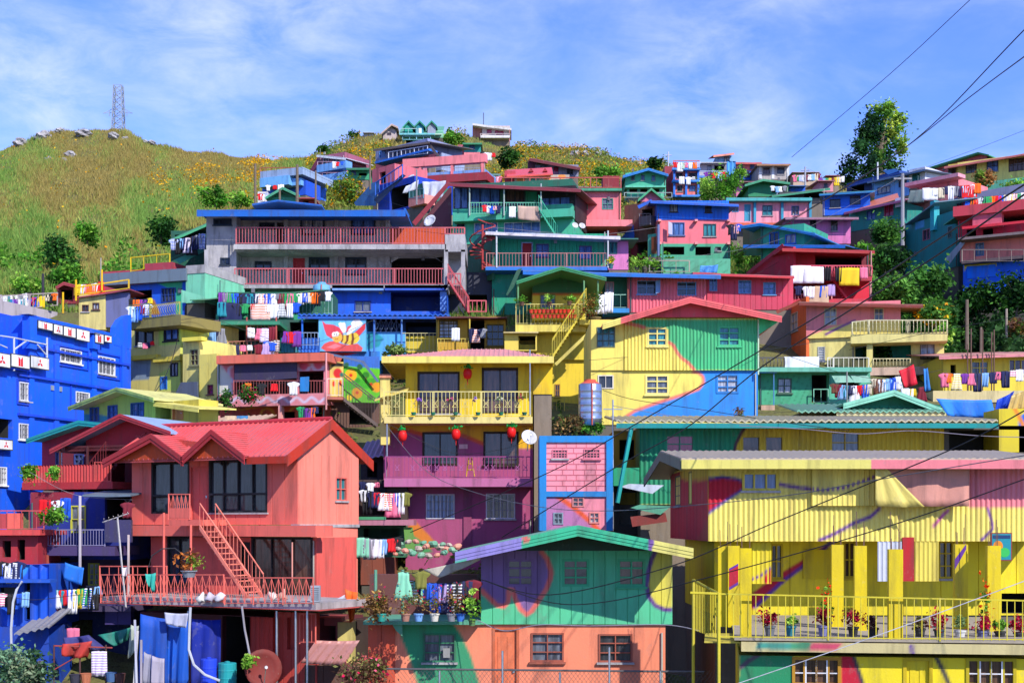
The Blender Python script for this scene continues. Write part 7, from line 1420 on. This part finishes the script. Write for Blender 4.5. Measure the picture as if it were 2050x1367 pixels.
def lantern(px, y, Y, label):
    c = at(px, y, Y); e = bpy.data.objects.new('lantern', None); COL.objects.link(e); e.location = c; tag(e, label, 'lantern', 'red pineapple shaped lanterns on the yellow house')
    q = MB(); q.lathe(c, [(.08, -.24), (.15, -.2), (.19, -.08), (.2, 0), (.19, .1), (.15, .2), (.08, .24)], 14); q.build('body', paint('E8201E', .1, .4), e, True)
    C = np.array(c) + np.array([0, 0, .3]) + rng.normal(size=(60, 3)) * [.09, .09, .06]; Q, col = leaf_quads(C, .13, pal('1E9A4A 2AB85A')[rng.integers(0, 2, 60)]); tri_mesh('leaf_top', Q, col, LEAF(), e, 4)
    q = MB(); q.tube([c + Vector((0, 0, -.24)), c + Vector((0, 0, -.5))], [.03, .012], 5); q.build('tassel', 'C81E24', e); q = MB(); q.tube([c + Vector((0, 0, .3)), c + Vector((0, 0, .75))], .008, 4); q.build('cord', '@rope', e)
lantern(936, 748, 64.3, 'red pineapple lantern on the upper wall between the two doors'); lantern(806, 872, 63.6, 'red pineapple lantern at the left end of the purple balcony'); lantern(913, 869, 63.6, 'red pineapple lantern hanging over the middle of purple balcony'); lantern(1024, 865, 63.6, 'red pineapple lantern at the right end of the purple balcony')
f = F(900, 63.9); q = MB()
for a, b in (((933, 955), (939, 916)), ((950, 955), (944, 916)), ((936, 940), (948, 940)), ((937, 928), (946, 928))): q.tube([f.pt(*a, .2), f.pt(*b, .2)], .03, 5)
tag(q.build('easel', 'E0B040'), 'yellow wooden easel leaning behind the purple railing', 'easel')
a, b, zb, zt = House.rect(f, 919, 889, 936, 898, -1.); q = MB(); q.box(f, a, b, -1.08, -1.04, zb, zt); q.ms = []; tag(q.build('notice', 'E0B8B8'), 'small pale pink notice board between the purple storey windows', 'notice')
def dish(label, px, y, Y, r, c='D8D8DC', yaw=20, pitch=25):
    p = at(px, y, Y); e = bpy.data.objects.new('satellite_dish', None); COL.objects.link(e); e.location = p; tag(e, label, 'satellite dish')
    q = MB(); q.lathe((0, 0, 0), [(.01, 0), (r * .4, r * .05), (r * .75, r * .17), (r, r * .3), (r * .99, r * .33), (r * .7, r * .17), (r * .3, r * .05)], 20)
    M_ = Matrix.Rotation(R(yaw), 3, 'Z') @ Matrix.Rotation(R(90 - pitch), 3, 'X'); q.v = [tuple(M_ @ Vector(v) + p) for v in q.v]; q.build('reflector', c, e, True)
    q = MB(); ax = M_ @ Vector((0, 0, 1)); q.tube([p - ax * .05, p - ax * .15 - Vector((0, 0, r * 1.4))], r * .06, 5); q.build('mast', '@steel', e); q = MB(); q.tube([p + M_ @ Vector((0, -r * .9, r * .3)), p + ax * r * .8], r * .03, 4); q.tube([p + ax * r * .75, p + ax * r * .9], r * .09, 6); q.build('feed_arm', '@steel', e)
dish('white satellite dish at the right end of the purple storey', 1058, 877, 62.8, .36); dish('dark red dish leaning in the yard under the red terrace', 524, 1338, 53, .72, '7A2E2A', yaw=25, pitch=10); dish('big white satellite dish beside the concrete building roof', 862, 444, 106, .5, yaw=-30); dish('small satellite dish on the blue stair roof', 823, 358, 128, .42, yaw=-40, pitch=40); dish('left of two white dishes on the pink ledge', 1151, 452, 112, .26); dish('right of two white dishes on the pink ledge', 1165, 453, 112, .26)
def tank(label, px0, px1, y0, y1, Y, m, lid):
    p = at((px0 + px1) / 2, y1, Y); r = (px1 - px0) / 2 * Y / FL; hh = (y1 - y0) * Y / FL; e = bpy.data.objects.new('water_tank', None); COL.objects.link(e); e.location = p; tag(e, label, 'water tank')
    q = MB(); pr = [(r, 0)]
    for i in range(1, 6): z = hh * i / 6; pr += [(r, z - .02), (r * 1.015, z), (r, z + .02)]
    q.lathe(p, pr + [(r, hh * .97), (r * .96, hh)], 28); q.build('shell', m, e, True); q = MB(); q.lathe((p.x, p.y, p.z + hh), [(r * .9, .002), (r * .5, r * .25), (r * .48, r * .38), (r * .2, r * .42)], 20); q.build('lid', lid, e)
    q = MB(); q.tube([(p.x + r * .1, p.y - r - .04, p.z), (p.x + r * .1, p.y - r - .04, p.z + hh)], .03, 5); q.build('pipe', 'C8583A', e)
tank('tall stainless steel water tank on the block tower roof', 1158, 1205, 769, 852, 60.3, plain('stainless_steel', (.42, .47, .56), .28, .85), 'E0604A'); tank('pale blue water tank on the laundry balcony', 627, 661, 572, 623, 92.5, paint('7AB8E0'), '6AA8D0')
# ================================================================ pylon, poles, cables
c = at(237, 300, 292); T = at(237, 172, 292); e = bpy.data.objects.new('pylon', None); COL.objects.link(e); e.location = c; tag(e, 'white lattice power pylon on the grassy hilltop', 'pylon')
hh = T.z - c.z; q = MB(); PW = plain('pylon_steel', (.30, .34, .40), .5, .2)
def cor(t, i): r = (1.25 - .45 * t); return c + Vector(((-1, 1, 1, -1)[i] * r, (-1, -1, 1, 1)[i] * r, hh * t))
N = 9
for i in range(4):
    q.tube([cor(0, i), cor(1, i)], .12, 4)
    for k in range(N):
        j = (i + 1) % 4; q.tube([cor(k / N, i), cor((k + 1) / N, j)], .07, 4); q.tube([cor(k / N, j), cor((k + 1) / N, i)], .07, 4); q.tube([cor((k + 1) / N, i), cor((k + 1) / N, j)], .05, 4)
q.build('lattice_tower', PW, e)
for z, s in ((.62, 1), (.62, -1), (.32, 1), (.32, -1)):
    q = MB(); a = c + Vector((s * .9, 0, hh * z)); b = c + Vector((s * 3.0, -.4, hh * (z - .06))); q.tube([a + Vector((0, 0, .35)), b], .07, 4); q.tube([a - Vector((0, 0, .5)), b], .07, 4); q.tube([a + Vector((s * .9, -.2, -.1)), a + Vector((s * .9, -.2, -1.3))], .09, 5); q.build('cross_arm', PW, e)
def pole(label, px, y0, y1, Y, r, m, name='pole', cat='pole', px2=None, arm=0):
    q = MB(); A, B = at(px, y1, Y), at(px if px2 is None else px2, y0, Y); q.tube([A, B], [r, r * .8], 7)
    if arm: q.tube([B - Vector((arm, 0, .4)), B + Vector((arm, 0, -.4))], r * .6, 5)
    tag(q.build(name, m), label, cat)
pole('grey utility pole rising from the creepers below the sky blue house', 1807, 348, 492, 112, .16, '9A9AA0', arm=.7); pole('thin wooden pole at the left hill edge by the white hut', 511, 328, 412, 124, .12, '@wood'); pole('slim dark wooden pole in front of the green gabled hut', 560, 380, 412, 120, .1, '@wood'); pole('tall brown wooden pole right of the green gabled hut', 595, 330, 412, 119, .14, '@wood'); pole('thin wooden pole below the angled house', 632, 342, 412, 118, .09, '@wood'); pole('thin pole on the blue stair house', 741, 312, 380, 125, .09, '@wood'); pole('dark lamp post at the foot of the grassy hill', 86, 548, 610, 100, .12, '2A2A34'); pole('blackened post standing in the creepers', 1936, 600, 700, 88, .12, '@wood'); pole('thin weathered post in the dry bank at the right', 1964, 655, 720, 88, .09, '@wood'); pole('pale post among the creepers at the right', 2015, 618, 700, 92, .09, 'A89A8A'); pole('metal post standing beside the steel tank', 1227, 800, 1062, 60, .04, '@steel', arm=.4); pole('white post on the sky ridge near the green two storey house', 1338, 304, 345, 170, .1, 'C8CCD0', arm=.4); pole('thin lattice mast on the ridge right of the tiled house', 1612, 334, 372, 162, .12, 'A8ACB4', arm=.5); pole('white pipe rising beside the big tree', 1757, 325, 372, 148, .1, 'D8DCE0'); pole('light post near the pink frame terrace', 834, 340, 410, 118, .08, '8A8A90')
q = MB(); f = F(250, 56.5); q.tube([f.pt(252, 1215), f.pt(235, 1035)], .04, 5); q.tube([f.pt(205, 1045), f.pt(258, 1027)], .025, 4)
for i in range(6): x = 208 + i * 9.5; q.tube([f.pt(x, 1040 - i * 2.6 - 2, .3), f.pt(x, 1048 - i * 2.6 - 2, -.3)], .015, 4)
tag(q.build('antenna', plain('weathered_antenna', (.5, .46, .44), .5, .4)), 'tilted aerial on a leaning mast left of the red house', 'antenna')
def hoop(label, pts, Y, r, m):
    q = MB(); q.tube([at(x, y, Y) for x, y in pts], r, 6); tag(q.build('hose', m), label, 'hose')
hoop('white hose curving down the deep blue shack wall', [(23, 1320), (22, 1260), (26, 1205), (33, 1180), (44, 1163)], 55, .05, 'C8CCD4'); hoop('pale hose hanging from the red terrace to the blue drum', [(381, 1215), (379, 1260), (378, 1300), (388, 1330), (410, 1350), (440, 1362)], 52.4, .05, 'C0C4D0'); hoop('thin black hose arching over the red terrace', [(297, 1135), (304, 1112), (325, 1098), (350, 1097), (370, 1112), (378, 1132)], 55, .025, '2A2A30'); hoop('grey hose snaking down below the terrace', [(484, 1212), (490, 1260), (500, 1310), (503, 1370)], 53, .04, 'A8A4AC')
def cable(label, pts, Ys, r, m='@rope'):
    n = len(pts); P = []
    if len(Ys) == 2: Ys = [Ys[0] + (Ys[1] - Ys[0]) * i / (n - 1) for i in range(n)]
    C = [at(x, y, Y) for (x, y), Y in zip(pts, Ys)]
    if pts[0][0] > 1980: C.insert(0, C[0] + (C[0] - C[1]) * 1.6); n += 1
    if pts[-1][0] > 2060: C.append(C[-1] + (C[-1] - C[-2]) * 1.6); n += 1
    for i in range(n - 1):      # Catmull-Rom through the measured points
        a, b, c, d = C[max(0, i-1)], C[i], C[i+1], C[min(n-1, i+2)]
        for k in range(8):
            t = k / 8; P.append(.5 * ((2*b) + (c - a) * t + (2*a - 5*b + 4*c - d) * t*t + (3*b - a - 3*c + d) * t**3))
    P.append(C[-1]); q = MB(); q.tube(P, r * .72, 5); tag(q.build('cable', m), label, 'cable', 'overhead cables')
cable('thin wire crossing the sky at the upper right', [(1985, -40), (1780, 150), (1585, 315)], (40, 60), .016); cable('upper of two dark wires dropping past the big tree', [(2080, 30), (1830, 282), (1640, 408), (1470, 510)], (30, 60), .02); cable('lower of two dark wires dropping past the big tree', [(2080, 92), (1945, 192), (1760, 332), (1500, 490)], (30, 70), .022)
cable('upper thick cable crossing the mural house diagonally', [(2090, 345), (1880, 478), (1720, 582), (1500, 715), (1267, 852), (1100, 945), (822, 1065)], (27, 60), .028); cable('lower thick cable crossing the mural house diagonally', [(2090, 362), (1870, 515), (1700, 622), (1520, 738), (1380, 852), (1228, 938), (1005, 1075)], (27, 55), .028)
cable('dark cable from the right edge over the corrugated wall', [(2090, 800), (1925, 890), (1722, 975), (1540, 1050), (1346, 1132), (1104, 1190), (965, 1160)], (30, 44.6), .022); cable('cable sagging from the right edge to the purple painted boards', [(2090, 945), (1850, 1030), (1625, 1099), (1400, 1160), (1220, 1203), (1100, 1205), (966, 1160)], (31, 44.8), .02)
cable('long cable from the pink fascia to the purple balcony post', [(2090, 905), (1750, 961), (1600, 988), (1422, 1008), (1224, 1022), (1086, 1015), (950, 985), (854, 943), (777, 856)], (34, 62.5), .018, '6A6A72'); cable('pale wire rising across the bottom right corner', [(1440, 1380), (1760, 1270), (2090, 1148)], (33, 32), .014, 'C8C8D0')
cable('black wire drooping over the blue part of mural house', [(1207, 781), (1270, 800), (1406, 820), (1500, 835), (1565, 845), (1700, 862)], (68.5, 56), .02); cable('thin wire across the green corrugated upper wall', [(1180, 721), (1350, 708), (1517, 700), (1600, 690), (1760, 665)], (69, 78), .016); cable('grey wire waving over the teal gutter', [(1480, 852), (1600, 858), (1720, 868), (1830, 862), (1960, 872), (2080, 876)], (54, 52), .02, '8A8494'); cable('dark wire in front of the cream floor', [(1700, 700), (1850, 668), (2000, 640), (2080, 625)], (76, 70), .018)
cable('wire slanting down the pale yellow house front', [(357, 672), (346, 715), (330, 755), (310, 785)], (80, 75), .03); cable('pale wires bundled along the base of the green boards', [(955, 1240), (1010, 1262), (1080, 1250), (1180, 1252), (1330, 1250), (1400, 1262)], (44.6, 42), .02, '9A98A4')
for i, (pts, Ys, lab) in enumerate((([(1807, 352), (1560, 480), (1330, 520)], (112, 108), 'thin wire from the grey utility pole to the blue and pink house'), ([(1807, 352), (1950, 300), (2080, 250)], (112, 90), 'thin wire from the grey utility pole out of the right edge'), ([(1807, 358), (1640, 470), (1480, 560), (1258, 560)], (112, 92), 'sagging wire from the utility pole to the pink corrugated house'), ([(1318, 455), (1180, 470), (985, 455)], (110, 96), 'thin wire over the white edged flat roof'), ([(595, 332), (700, 380), (870, 440), (940, 545)], (118, 93), 'long wire from the tall brown pole over the concrete building'), ([(560, 382), (700, 440), (900, 470)], (119, 93), 'wire drooping before the upper pink railing'), ([(1613, 336), (1730, 385), (1807, 352)], (160, 113), 'wire between the ridge mast and the utility pole'), ([(362, 640), (430, 640), (600, 690), (750, 640)], (79, 84), 'wire swinging across the dark laundry shacks'), ([(1060, 880), (1000, 900), (900, 905), (780, 850)], (62, 63), 'thin wire looping below the red lanterns'), ([(1227, 812), (1330, 830), (1420, 842), (1500, 850)], (58, 57), 'wire from the metal post to the teal gutter'), ([(1550, 826), (1640, 815), (1760, 770), (1886, 740)], (66, 80), 'wire over the small green gable'), ([(1520, 690), (1600, 720), (1680, 745), (1760, 760)], (69, 78), 'wire looping beside the open green eave'), ([(60, 945), (150, 990), (265, 1000)], (60, 60), 'wire hanging below the red tiled parapet'), ([(252, 1215), (180, 1190), (60, 1200), (-20, 1180)], (56, 55), 'slack wire over the lower left yard'))): cable(lab, pts, Ys, .017 if i % 2 else .014, '@rope' if i % 3 else '8A8488')
# wire fence along the bottom
f = F(774, 42, 1410, 41.4); e = bpy.data.objects.new('wire_fence', None); COL.objects.link(e); e.location = f.pt(774, 1400); tag(e, 'pipe framed wire mesh fence along the bottom edge', 'fence')
q = MB(); q.tube([f.pt(774, 1338), f.pt(1410, 1344)], .03, 6); q.build('top_rail', plain('old_pipe', (.12, .11, .11), .6, .3), e)
for x, y in ((880, 1342), (1006, 1302), (1121, 1345), (1220, 1295), (1322, 1343)): q = MB(); q.tube([f.pt(x, 1420), f.pt(x, y)], .032, 6); q.build('post', '@steel', e)
q = MB()
for i in range(75): x = 774 + i * 8.5; q.tube([f.pt(x, 1420, -.02), f.pt(x + 60, 1341, -.02)], .005, 3, False); q.tube([f.pt(x + 60, 1420, -.02), f.pt(x, 1341, -.02)], .005, 3, False)
q.build('wire_mesh', plain('old_pipe', (.12, .11, .11)), e)
# poster board at the right
f = F(1985, 41); a, b, zb, zt = House.rect(f, 1984, 1066, 2026, 1122); e = bpy.data.objects.new('poster_board', None); COL.objects.link(e); e.location = f.W(a, 0, zb); tag(e, 'green and blue poster in a thin red frame beside a yellow column', 'poster')
q = MB(); q.box(f, a, b, -.05, 0, zb, zt); q.build('frame', '8A3A34', e); q = MB(); q.box(f, a + .03, b - .03, 0, .006, zb + .03, zt - .03); o_ = q.build('sheet', '1E8A9A', e)
q = MB(); q.prism(f, ell(a + .2, zb + .42, .14, .16), .006, .009); q.build('sun_disc', 'E8902A', e); q = MB(); q.prism(f, ell(a + .38, zb + .24, .16, .14), .009, .012); q.build('green_disc', '3AB85A', e); q = MB(); q.box(f, a + .05, b - .05, .006, .01, zt - .17, zt - .07); q.build('dark_strip', '123A6A', e)
# things on the red terrace
potted('dry spiky plant in a grey planter held out from the red terrace', 378, 1155, 53.4, .26, .3, '8A8E98', pal('8A9A3A B06A34 6A8A34 7A4A2A'), .8, 260, .16, spread_=.5)
for i, (px, y, c, lab) in enumerate(((402, 1204, 'D8D4CC', 'white sack at the foot of the red stair, leftmost'), (420, 1202, 'C8C0D0', 'lilac white sack between two sacks under the red stair'), (441, 1203, 'E0DCE4', 'tall white sack right of the lilac sack on the terrace'), (545, 1199, 'D8D0C8', 'white bundle lying on the terrace right of the stair'), (565, 1198, 'C8A090', 'brown bundle lying on the terrace near the rail corner'))):
    p = at(px, y, 54.6); q = MB(); q.lathe(p, [(.15, 0), (.2, .06), (.18, .16 + .03 * (i % 3)), (.1, .28), (.05, .34 - .05 * (i % 2))], 9); q.v = [(x + .06 * math.sin(z * 19 + i), yv, z + .05 * math.sin(x * 21 + i)) for x, yv, z in q.v]; tag(q.build('sack', c, None, True), lab, 'sack')
f = F(622, 53.3); a, b, zb, zt = House.rect(f, 621, 1172, 640, 1204); q = MB(); q.box(f, a, b, -.3, 0, zb, zt); e = q.build('air_conditioner', 'A8B4C0'); tag(e, 'pale grey air conditioner box at the right end of terrace', 'air conditioner'); q = MB()
for k in range(7): z = zb + (zt - zb) * (.12 + .12 * k); q.box(f, a + .03, b - .03, .002, .015, z, z + .02)
q.build('grille', '5A646E', e)
cloth('cloth', 'teal cloth hung over the upper rail of the red terrace', 'cloth', [(290, 1148), (312, 1146), (308, 1186), (296, 1170)], 53.6, '3FB0A0', waves=3); cloth('towel', 'small white towel over the left red terrace rail', 'towel', [(245, 1135), (254, 1134), (254, 1152), (246, 1153)], 55.5, 'E8DCE0', waves=2)
cloth('awning', 'dusty white canvas awning slung over the laundry veranda', 'awning', [(848, 1140), (960, 1112), (962, 1120), (880, 1156)], 44.7, 'B8B0A0', waves=3, amp=.12); cloth('tarpaulin', 'dusty pink tarpaulin covering the upper corrugated wall', 'tarpaulin', [(1754, 924), (1942, 922), (1938, 1013), (1768, 1010)], 44.6, 'CE9284', waves=4, amp=.09); cloth('tarpaulin', 'pale yellow tarpaulin corner hanging over the dusty pink tarpaulin', 'tarpaulin', [(1752, 926), (1768, 930), (1850, 1014), (1752, 1012)], 44.3, 'DCCB74', waves=4, amp=.05)

# ================================================================ rocks on the hilltop
def rock(px, y, Y, rx, rz, label):
    c = at(px, y, Y); s = Y / FL; import bmesh
    bm = bmesh.new(); bmesh.ops.create_icosphere(bm, subdivisions=3, radius=1.); sd_ = random.uniform(0, 50)
    for v in bm.verts:
        p = v.co; k = 1 + .22 * math.sin(p.x * 3.1 + sd_) * math.cos(p.y * 2.7 + sd_) + .14 * math.sin(p.z * 6 + p.x * 5 + sd_) + .06 * math.sin(p.x * 13 + p.y * 11); v.co = Vector((p.x * rx * s * k, p.y * rx * s * k, p.z * rz * s * k))
    me = bpy.data.meshes.new('rock'); bm.to_mesh(me); bm.free(); me.materials.append(MT('@stone')); o = bpy.data.objects.new('rock', me); COL.objects.link(o); o.location = c; tag(o, label, 'rock', 'rocks on the grassy hill')
m_, n_, b_ = nodes('grey_limestone'); c_ = mixc(n_, ramp(n_, noise(n_, 1.1, world=True), .35, .65), (.16, .15, .155), (.42, .40, .40)); n_.links.new(c_, b_.inputs['Base Color']); b_.inputs['Roughness'].default_value = .95; bump(n_, b_, noise(n_, 3, world=True), .3, .7)
_MT = MT
def MT(c): return m_ if c == '@stone' else _MT(c)
for px, y, Y, rx, rz, lab in ((85, 276, 244, 18, 11, 'large pale boulder on the left shoulder of the hilltop'), (168, 270, 244, 19, 9, 'wide pale boulder on the crest left of the pylon'), (226, 272, 240, 10, 7, 'pale boulder at the foot of the pylon'), (42, 288, 246, 18, 10, 'dark weathered boulder at the far left crest'), (118, 262, 248, 9, 5, 'small boulder at the highest point of the crest'), (140, 312, 222, 12, 9, 'grey outcrop below the crest boulders'), (95, 322, 218, 9, 7, 'leftmost of the grey rocks half way up the hill'), (128, 325, 216, 9, 8, 'grey rock among grass right of the leftmost half way rock'), (303, 286, 244, 7, 5, 'right of two dark rocks on the slope right of pylon'), (291, 284, 244, 5, 4, 'left of two dark rocks on the slope right of pylon'), (250, 278, 242, 7, 4, 'low pale rock just right of the pylon'), (1150, 310, 240, 12, 8, 'dark grey rock on the flowery ridge'), (1172, 308, 240, 9, 6, 'grey rock beside the dark one on the flowery ridge'), (1118, 296, 246, 9, 6, 'jagged rock on the skyline of the flowery ridge'), (1198, 308, 242, 7, 6, 'small dark rock at the right of flowery ridge')): rock(px, y, Y, rx, rz, lab)

# ================================================================ trees and bushes
TY_ = 168; tc_ = at(1757, 372, TY_); e = bpy.data.objects.new('eucalyptus_tree', None); COL.objects.link(e); e.location = tc_; tag(e, 'tall dark eucalyptus tree standing on the right ridge', 'tree')
LB = [(1776, 222, 34, 22, 'l'), (1800, 238, 18, 18, 'l'), (1748, 240, 24, 20, 'd'), (1742, 270, 44, 24, 'd'), (1790, 268, 30, 24, 'l'), (1806, 296, 18, 22, 'l'), (1718, 300, 26, 24, 'd'), (1765, 300, 36, 24, 'm'), (1705, 335, 22, 22, 'd'), (1740, 338, 30, 24, 'd'), (1782, 334, 32, 24, 'm'), (1700, 360, 18, 16, 'd'), (1730, 362, 24, 14, 'd')]  # sunlight put into the leaf colours: pale lobes to the right, dark left
Qs, Cs = [], []; q = MB(); q.tube([tc_ - Vector((0, 0, 1)), at(1760, 330, TY_), at(1766, 280, TY_), at(1775, 225, TY_)], [.55, .42, .28, .08], 7)
for i, (x, y, rx, rz, k) in enumerate(LB):
    s_ = TY_ / FL; dy = random.uniform(-1.5, 1.5); c = at(x, y, TY_); c.y += dy; P, col = crown_pts(c, (rx * s_, rx * s_ * .9, rz * s_), int(rx * rz * 1.35), 13, .3, {'d': pal('24481E 2F5A30 1E3E2A 3A6434'), 'm': pal('3A6A2E 4F7F34 2F5A2A 6A8F3A'), 'l': pal('7FA43E 9CB84A 6A9438 B8C858 4F7F30')}[k], .3)
    Q, col = leaf_quads(P, .42, col); Qs.append(Q); Cs.append(col); m0 = at(1762, min(365, y + 34), TY_); q.tube([m0, m0.lerp(c, .5) + Vector((0, 0, .3)), c], [.2, .13, .05], 5)
tri_mesh('crown', np.concatenate(Qs), np.concatenate(Cs), LEAF(), e, 4); q.build('trunk', '@wood', e)
for px, y, Y, rx, rz, n, sz, p_, lab in ((175, 468, 118, 22, 18, 1500, .3, G_MID, 'bright green round bush in the middle of the grassy slope'), (322, 462, 116, 30, 24, 1900, .34, G_DARK, 'dark green shrub clump left of the green lean-to'), (122, 512, 112, 28, 30, 1700, .34, G_DARK, 'dark leafy young tree low on the grassy slope'), (430, 394, 130, 34, 18, 1600, .32, G_MID, 'broad green bush left of the white hut'), (482, 400, 128, 22, 14, 1000, .3, G_LITE, 'light green bush beside the concrete building roof'), (130, 556, 106, 40, 22, 1700, .32, G_MID, 'leafy bushes at the foot of the hill above the maroon hut'), (60, 568, 104, 34, 18, 1300, .3, G_LITE, 'light green undergrowth at the left foot of the hill'),
    (1216, 346, 150, 26, 14, 1500, .36, G_MID, 'rounded green bush on the flowery slope above the pink house'), (1418, 382, 142, 16, 26, 1200, .3, G_LITE, 'feathery bamboo clump left of the pink teal house'), (1452, 372, 140, 22, 26, 1700, .32, G_MID, 'taller bamboo clump behind the pink teal house'), (1478, 350, 150, 14, 12, 600, .3, G_LITE, 'small tree top beside the pink over blue house'), (905, 276, 232, 18, 13, 1000, .5, G_MID, 'grey green tree beside the dormer house'), (1020, 318, 200, 24, 16, 900, .6, G_DARK, 'spiky dark agave clump on the flowery slope'), (710, 272, 250, 14, 7, 500, .4, G_DARK, 'dark pine top on the skyline left of the dormer house'), (648, 298, 205, 14, 8, 500, .4, G_DARK, 'dark bush on the skyline above the angled house'), (1310, 328, 200, 22, 9, 700, .5, G_DARK, 'palm like dark clump at the end of the flowery ridge'), (700, 380, 132, 34, 24, 1700, .3, pal('6F8A34 A8A03A 5C7F30'), 'flowering bush between the angled house and blue stair'), (1968, 362, 128, 24, 16, 1400, .3, pal('5C7F34 7A9A40 A87A4A'), 'small tree before the green base of the big yellow house'), (2035, 372, 126, 24, 14, 900, .28, G_LITE, 'light shrub at the right edge below the yellow house'),
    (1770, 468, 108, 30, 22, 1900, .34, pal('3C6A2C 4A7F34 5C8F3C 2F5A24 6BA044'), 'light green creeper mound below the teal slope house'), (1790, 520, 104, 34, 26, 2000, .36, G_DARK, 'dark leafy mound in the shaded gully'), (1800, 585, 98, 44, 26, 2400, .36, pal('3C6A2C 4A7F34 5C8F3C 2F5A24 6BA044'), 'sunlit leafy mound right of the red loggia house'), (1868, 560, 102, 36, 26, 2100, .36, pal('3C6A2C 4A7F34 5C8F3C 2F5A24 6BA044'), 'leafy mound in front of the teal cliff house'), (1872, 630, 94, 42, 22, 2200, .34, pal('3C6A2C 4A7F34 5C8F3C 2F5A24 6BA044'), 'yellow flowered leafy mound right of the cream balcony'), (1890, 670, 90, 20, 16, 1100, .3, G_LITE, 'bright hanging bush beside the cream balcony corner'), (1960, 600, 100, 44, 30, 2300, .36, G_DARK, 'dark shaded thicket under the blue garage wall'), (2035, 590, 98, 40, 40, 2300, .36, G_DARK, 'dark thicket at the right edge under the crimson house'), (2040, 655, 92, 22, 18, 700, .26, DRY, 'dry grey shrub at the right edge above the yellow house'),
    (1735, 510, 112, 14, 30, 700, .3, G_MID, 'creeper climbing behind the red loggia roof'), (1478, 512, 114, 10, 24, 700, .26, G_LITE, 'creeper hanging down the green stone wall end'), (790, 702, 84, 24, 12, 900, .22, pal('6A8A4A 5A7A3A 8AA05A'), 'grey green bush on the ledge below the flower mural'), (1140, 854, 60.2, 38, 20, 1500, .16, pal('6A5A34 8A6A40 5A6A34 7A4A3A'), 'tangled dry plants along the block tower roof edge'), (1190, 856, 60.2, 24, 12, 700, .14, G_MID, 'small green pot plants behind the steel tank foot'), (30, 1335, 52, 60, 40, 2600, .2, pal('4A6A4A 6A8A6A 3A5A3A 8A9A7A'), 'feathery grey green shrub at the bottom left corner'), (730, 1345, 44.5, 46, 34, 1600, .14, pal('8A6A50 6A4A3A 7A7A44 A85A54'), 'dry vine heap with red blossoms by the brick wall'), (755, 1215, 44.5, 26, 26, 900, .14, DRY, 'dry stalky plants at the left end of the veranda'), (58, 945, 62, 14, 16, 600, .16, G_MID, 'leafy sapling at the left end of the red tiled parapet'), (110, 945, 62, 10, 18, 350, .16, G_LITE, 'slim sapling on the red tiled balcony parapet'), (105, 1030, 59, 28, 16, 900, .16, G_MID, 'bushy potted plants on the red corner roof'), (498, 790, 74.6, 18, 16, 700, .16, G_DARK, 'dark green plant with pink blossoms on the pink balcony'), (450, 800, 74.6, 14, 22, 600, .16, G_DARK, 'vine trailing down the tank wall corner'), (498, 1322, 52, 12, 16, 350, .16, G_LITE, 'bright green plant beside the dark red umbrella'), (1478, 826, 66, 10, 10, 150, .12, DRY, 'dry tuft growing on the teal gutter roof')):
    fl = {'yellow flowered leafy mound right of the cream balcony': 110, 'flowering bush between the angled house and blue stair': 150, 'dark green plant with pink blossoms on the pink balcony': 80, 'dry vine heap with red blossoms by the brick wall': 60}.get(lab, 0)
    plant('bush' if 'tree' not in lab else 'small_tree', lab, 'bush' if 'tree' not in lab else 'tree', px, y, Y, rx, rz, n, sz, p_, 18, n > 600, None, None, fl, pal('E0305A F06A8A') if 'pink blossoms' in lab or 'red blossoms' in lab else FLOW, tight=.34)
# veranda planter: pots along the front edge
for i, (px, c, lab) in enumerate(((764, '2A9A8A', 'teal pot with dry stalks on the veranda edge'), (812, 'A87A6A', 'brown pot with red stalks on the veranda edge'), (838, '7AA8E0', 'pale blue pot with twigs on the veranda edge'), (870, 'D8D4C8', 'white tub of dry twigs on the veranda edge'), (904, '8A8A90', 'grey pot with arching twigs on the veranda edge'), (922, '3A7AD8', 'bright blue pot on the veranda edge near the boards'))): potted(lab, px, 1243, 44.3, .24, .15, c, DRY, .7, 170, .09, 14, pal('C83A5A'), spread_=.3, group='pots along the veranda edge')
potted('leafy green plant hanging down at the veranda corner', 945, 1252, 44.2, .2, .12, '5A7A4A', G_LITE, .8, 200, .14, spread_=.25)
# stone footings carry every wall down into the slope
done = set()
for (f, a, b, zb, w, d) in FOUND:
    if any(g is f and z2 < zb - .3 and min(b, b2) - max(a, a2) > .25 * (b - a) for (g, a2, b2, z2, w2, d2) in FOUND): continue
    lo = 1e9
    for x in (a, (a + b) / 2, b):
        for ww in (w, w - d):
            p = f.W(x, ww, 0); lo = min(lo, float(terr_z(np.array([CX + FL * p[0] / p[1]]), np.array([p[1]]))[0]))
    if zb - lo > .15 and zb - lo < 14:
        q = MB(); q.box(f, a + .04, b - .04, w - d + .05, w - .06, lo - .6, zb + .02); q.build('footing', random.choice(['7A6E62', '6A6458', '8A7C6C', '5E5A50']), f.o)
LENS = 0
for l, k in LABELS.items():
    if k > 1: print('LABEL x%d: %s' % (k, l))
    if not 4 <= len(l.split()) <= 16: print('LABEL LEN %d: %s' % (len(l.split()), l))
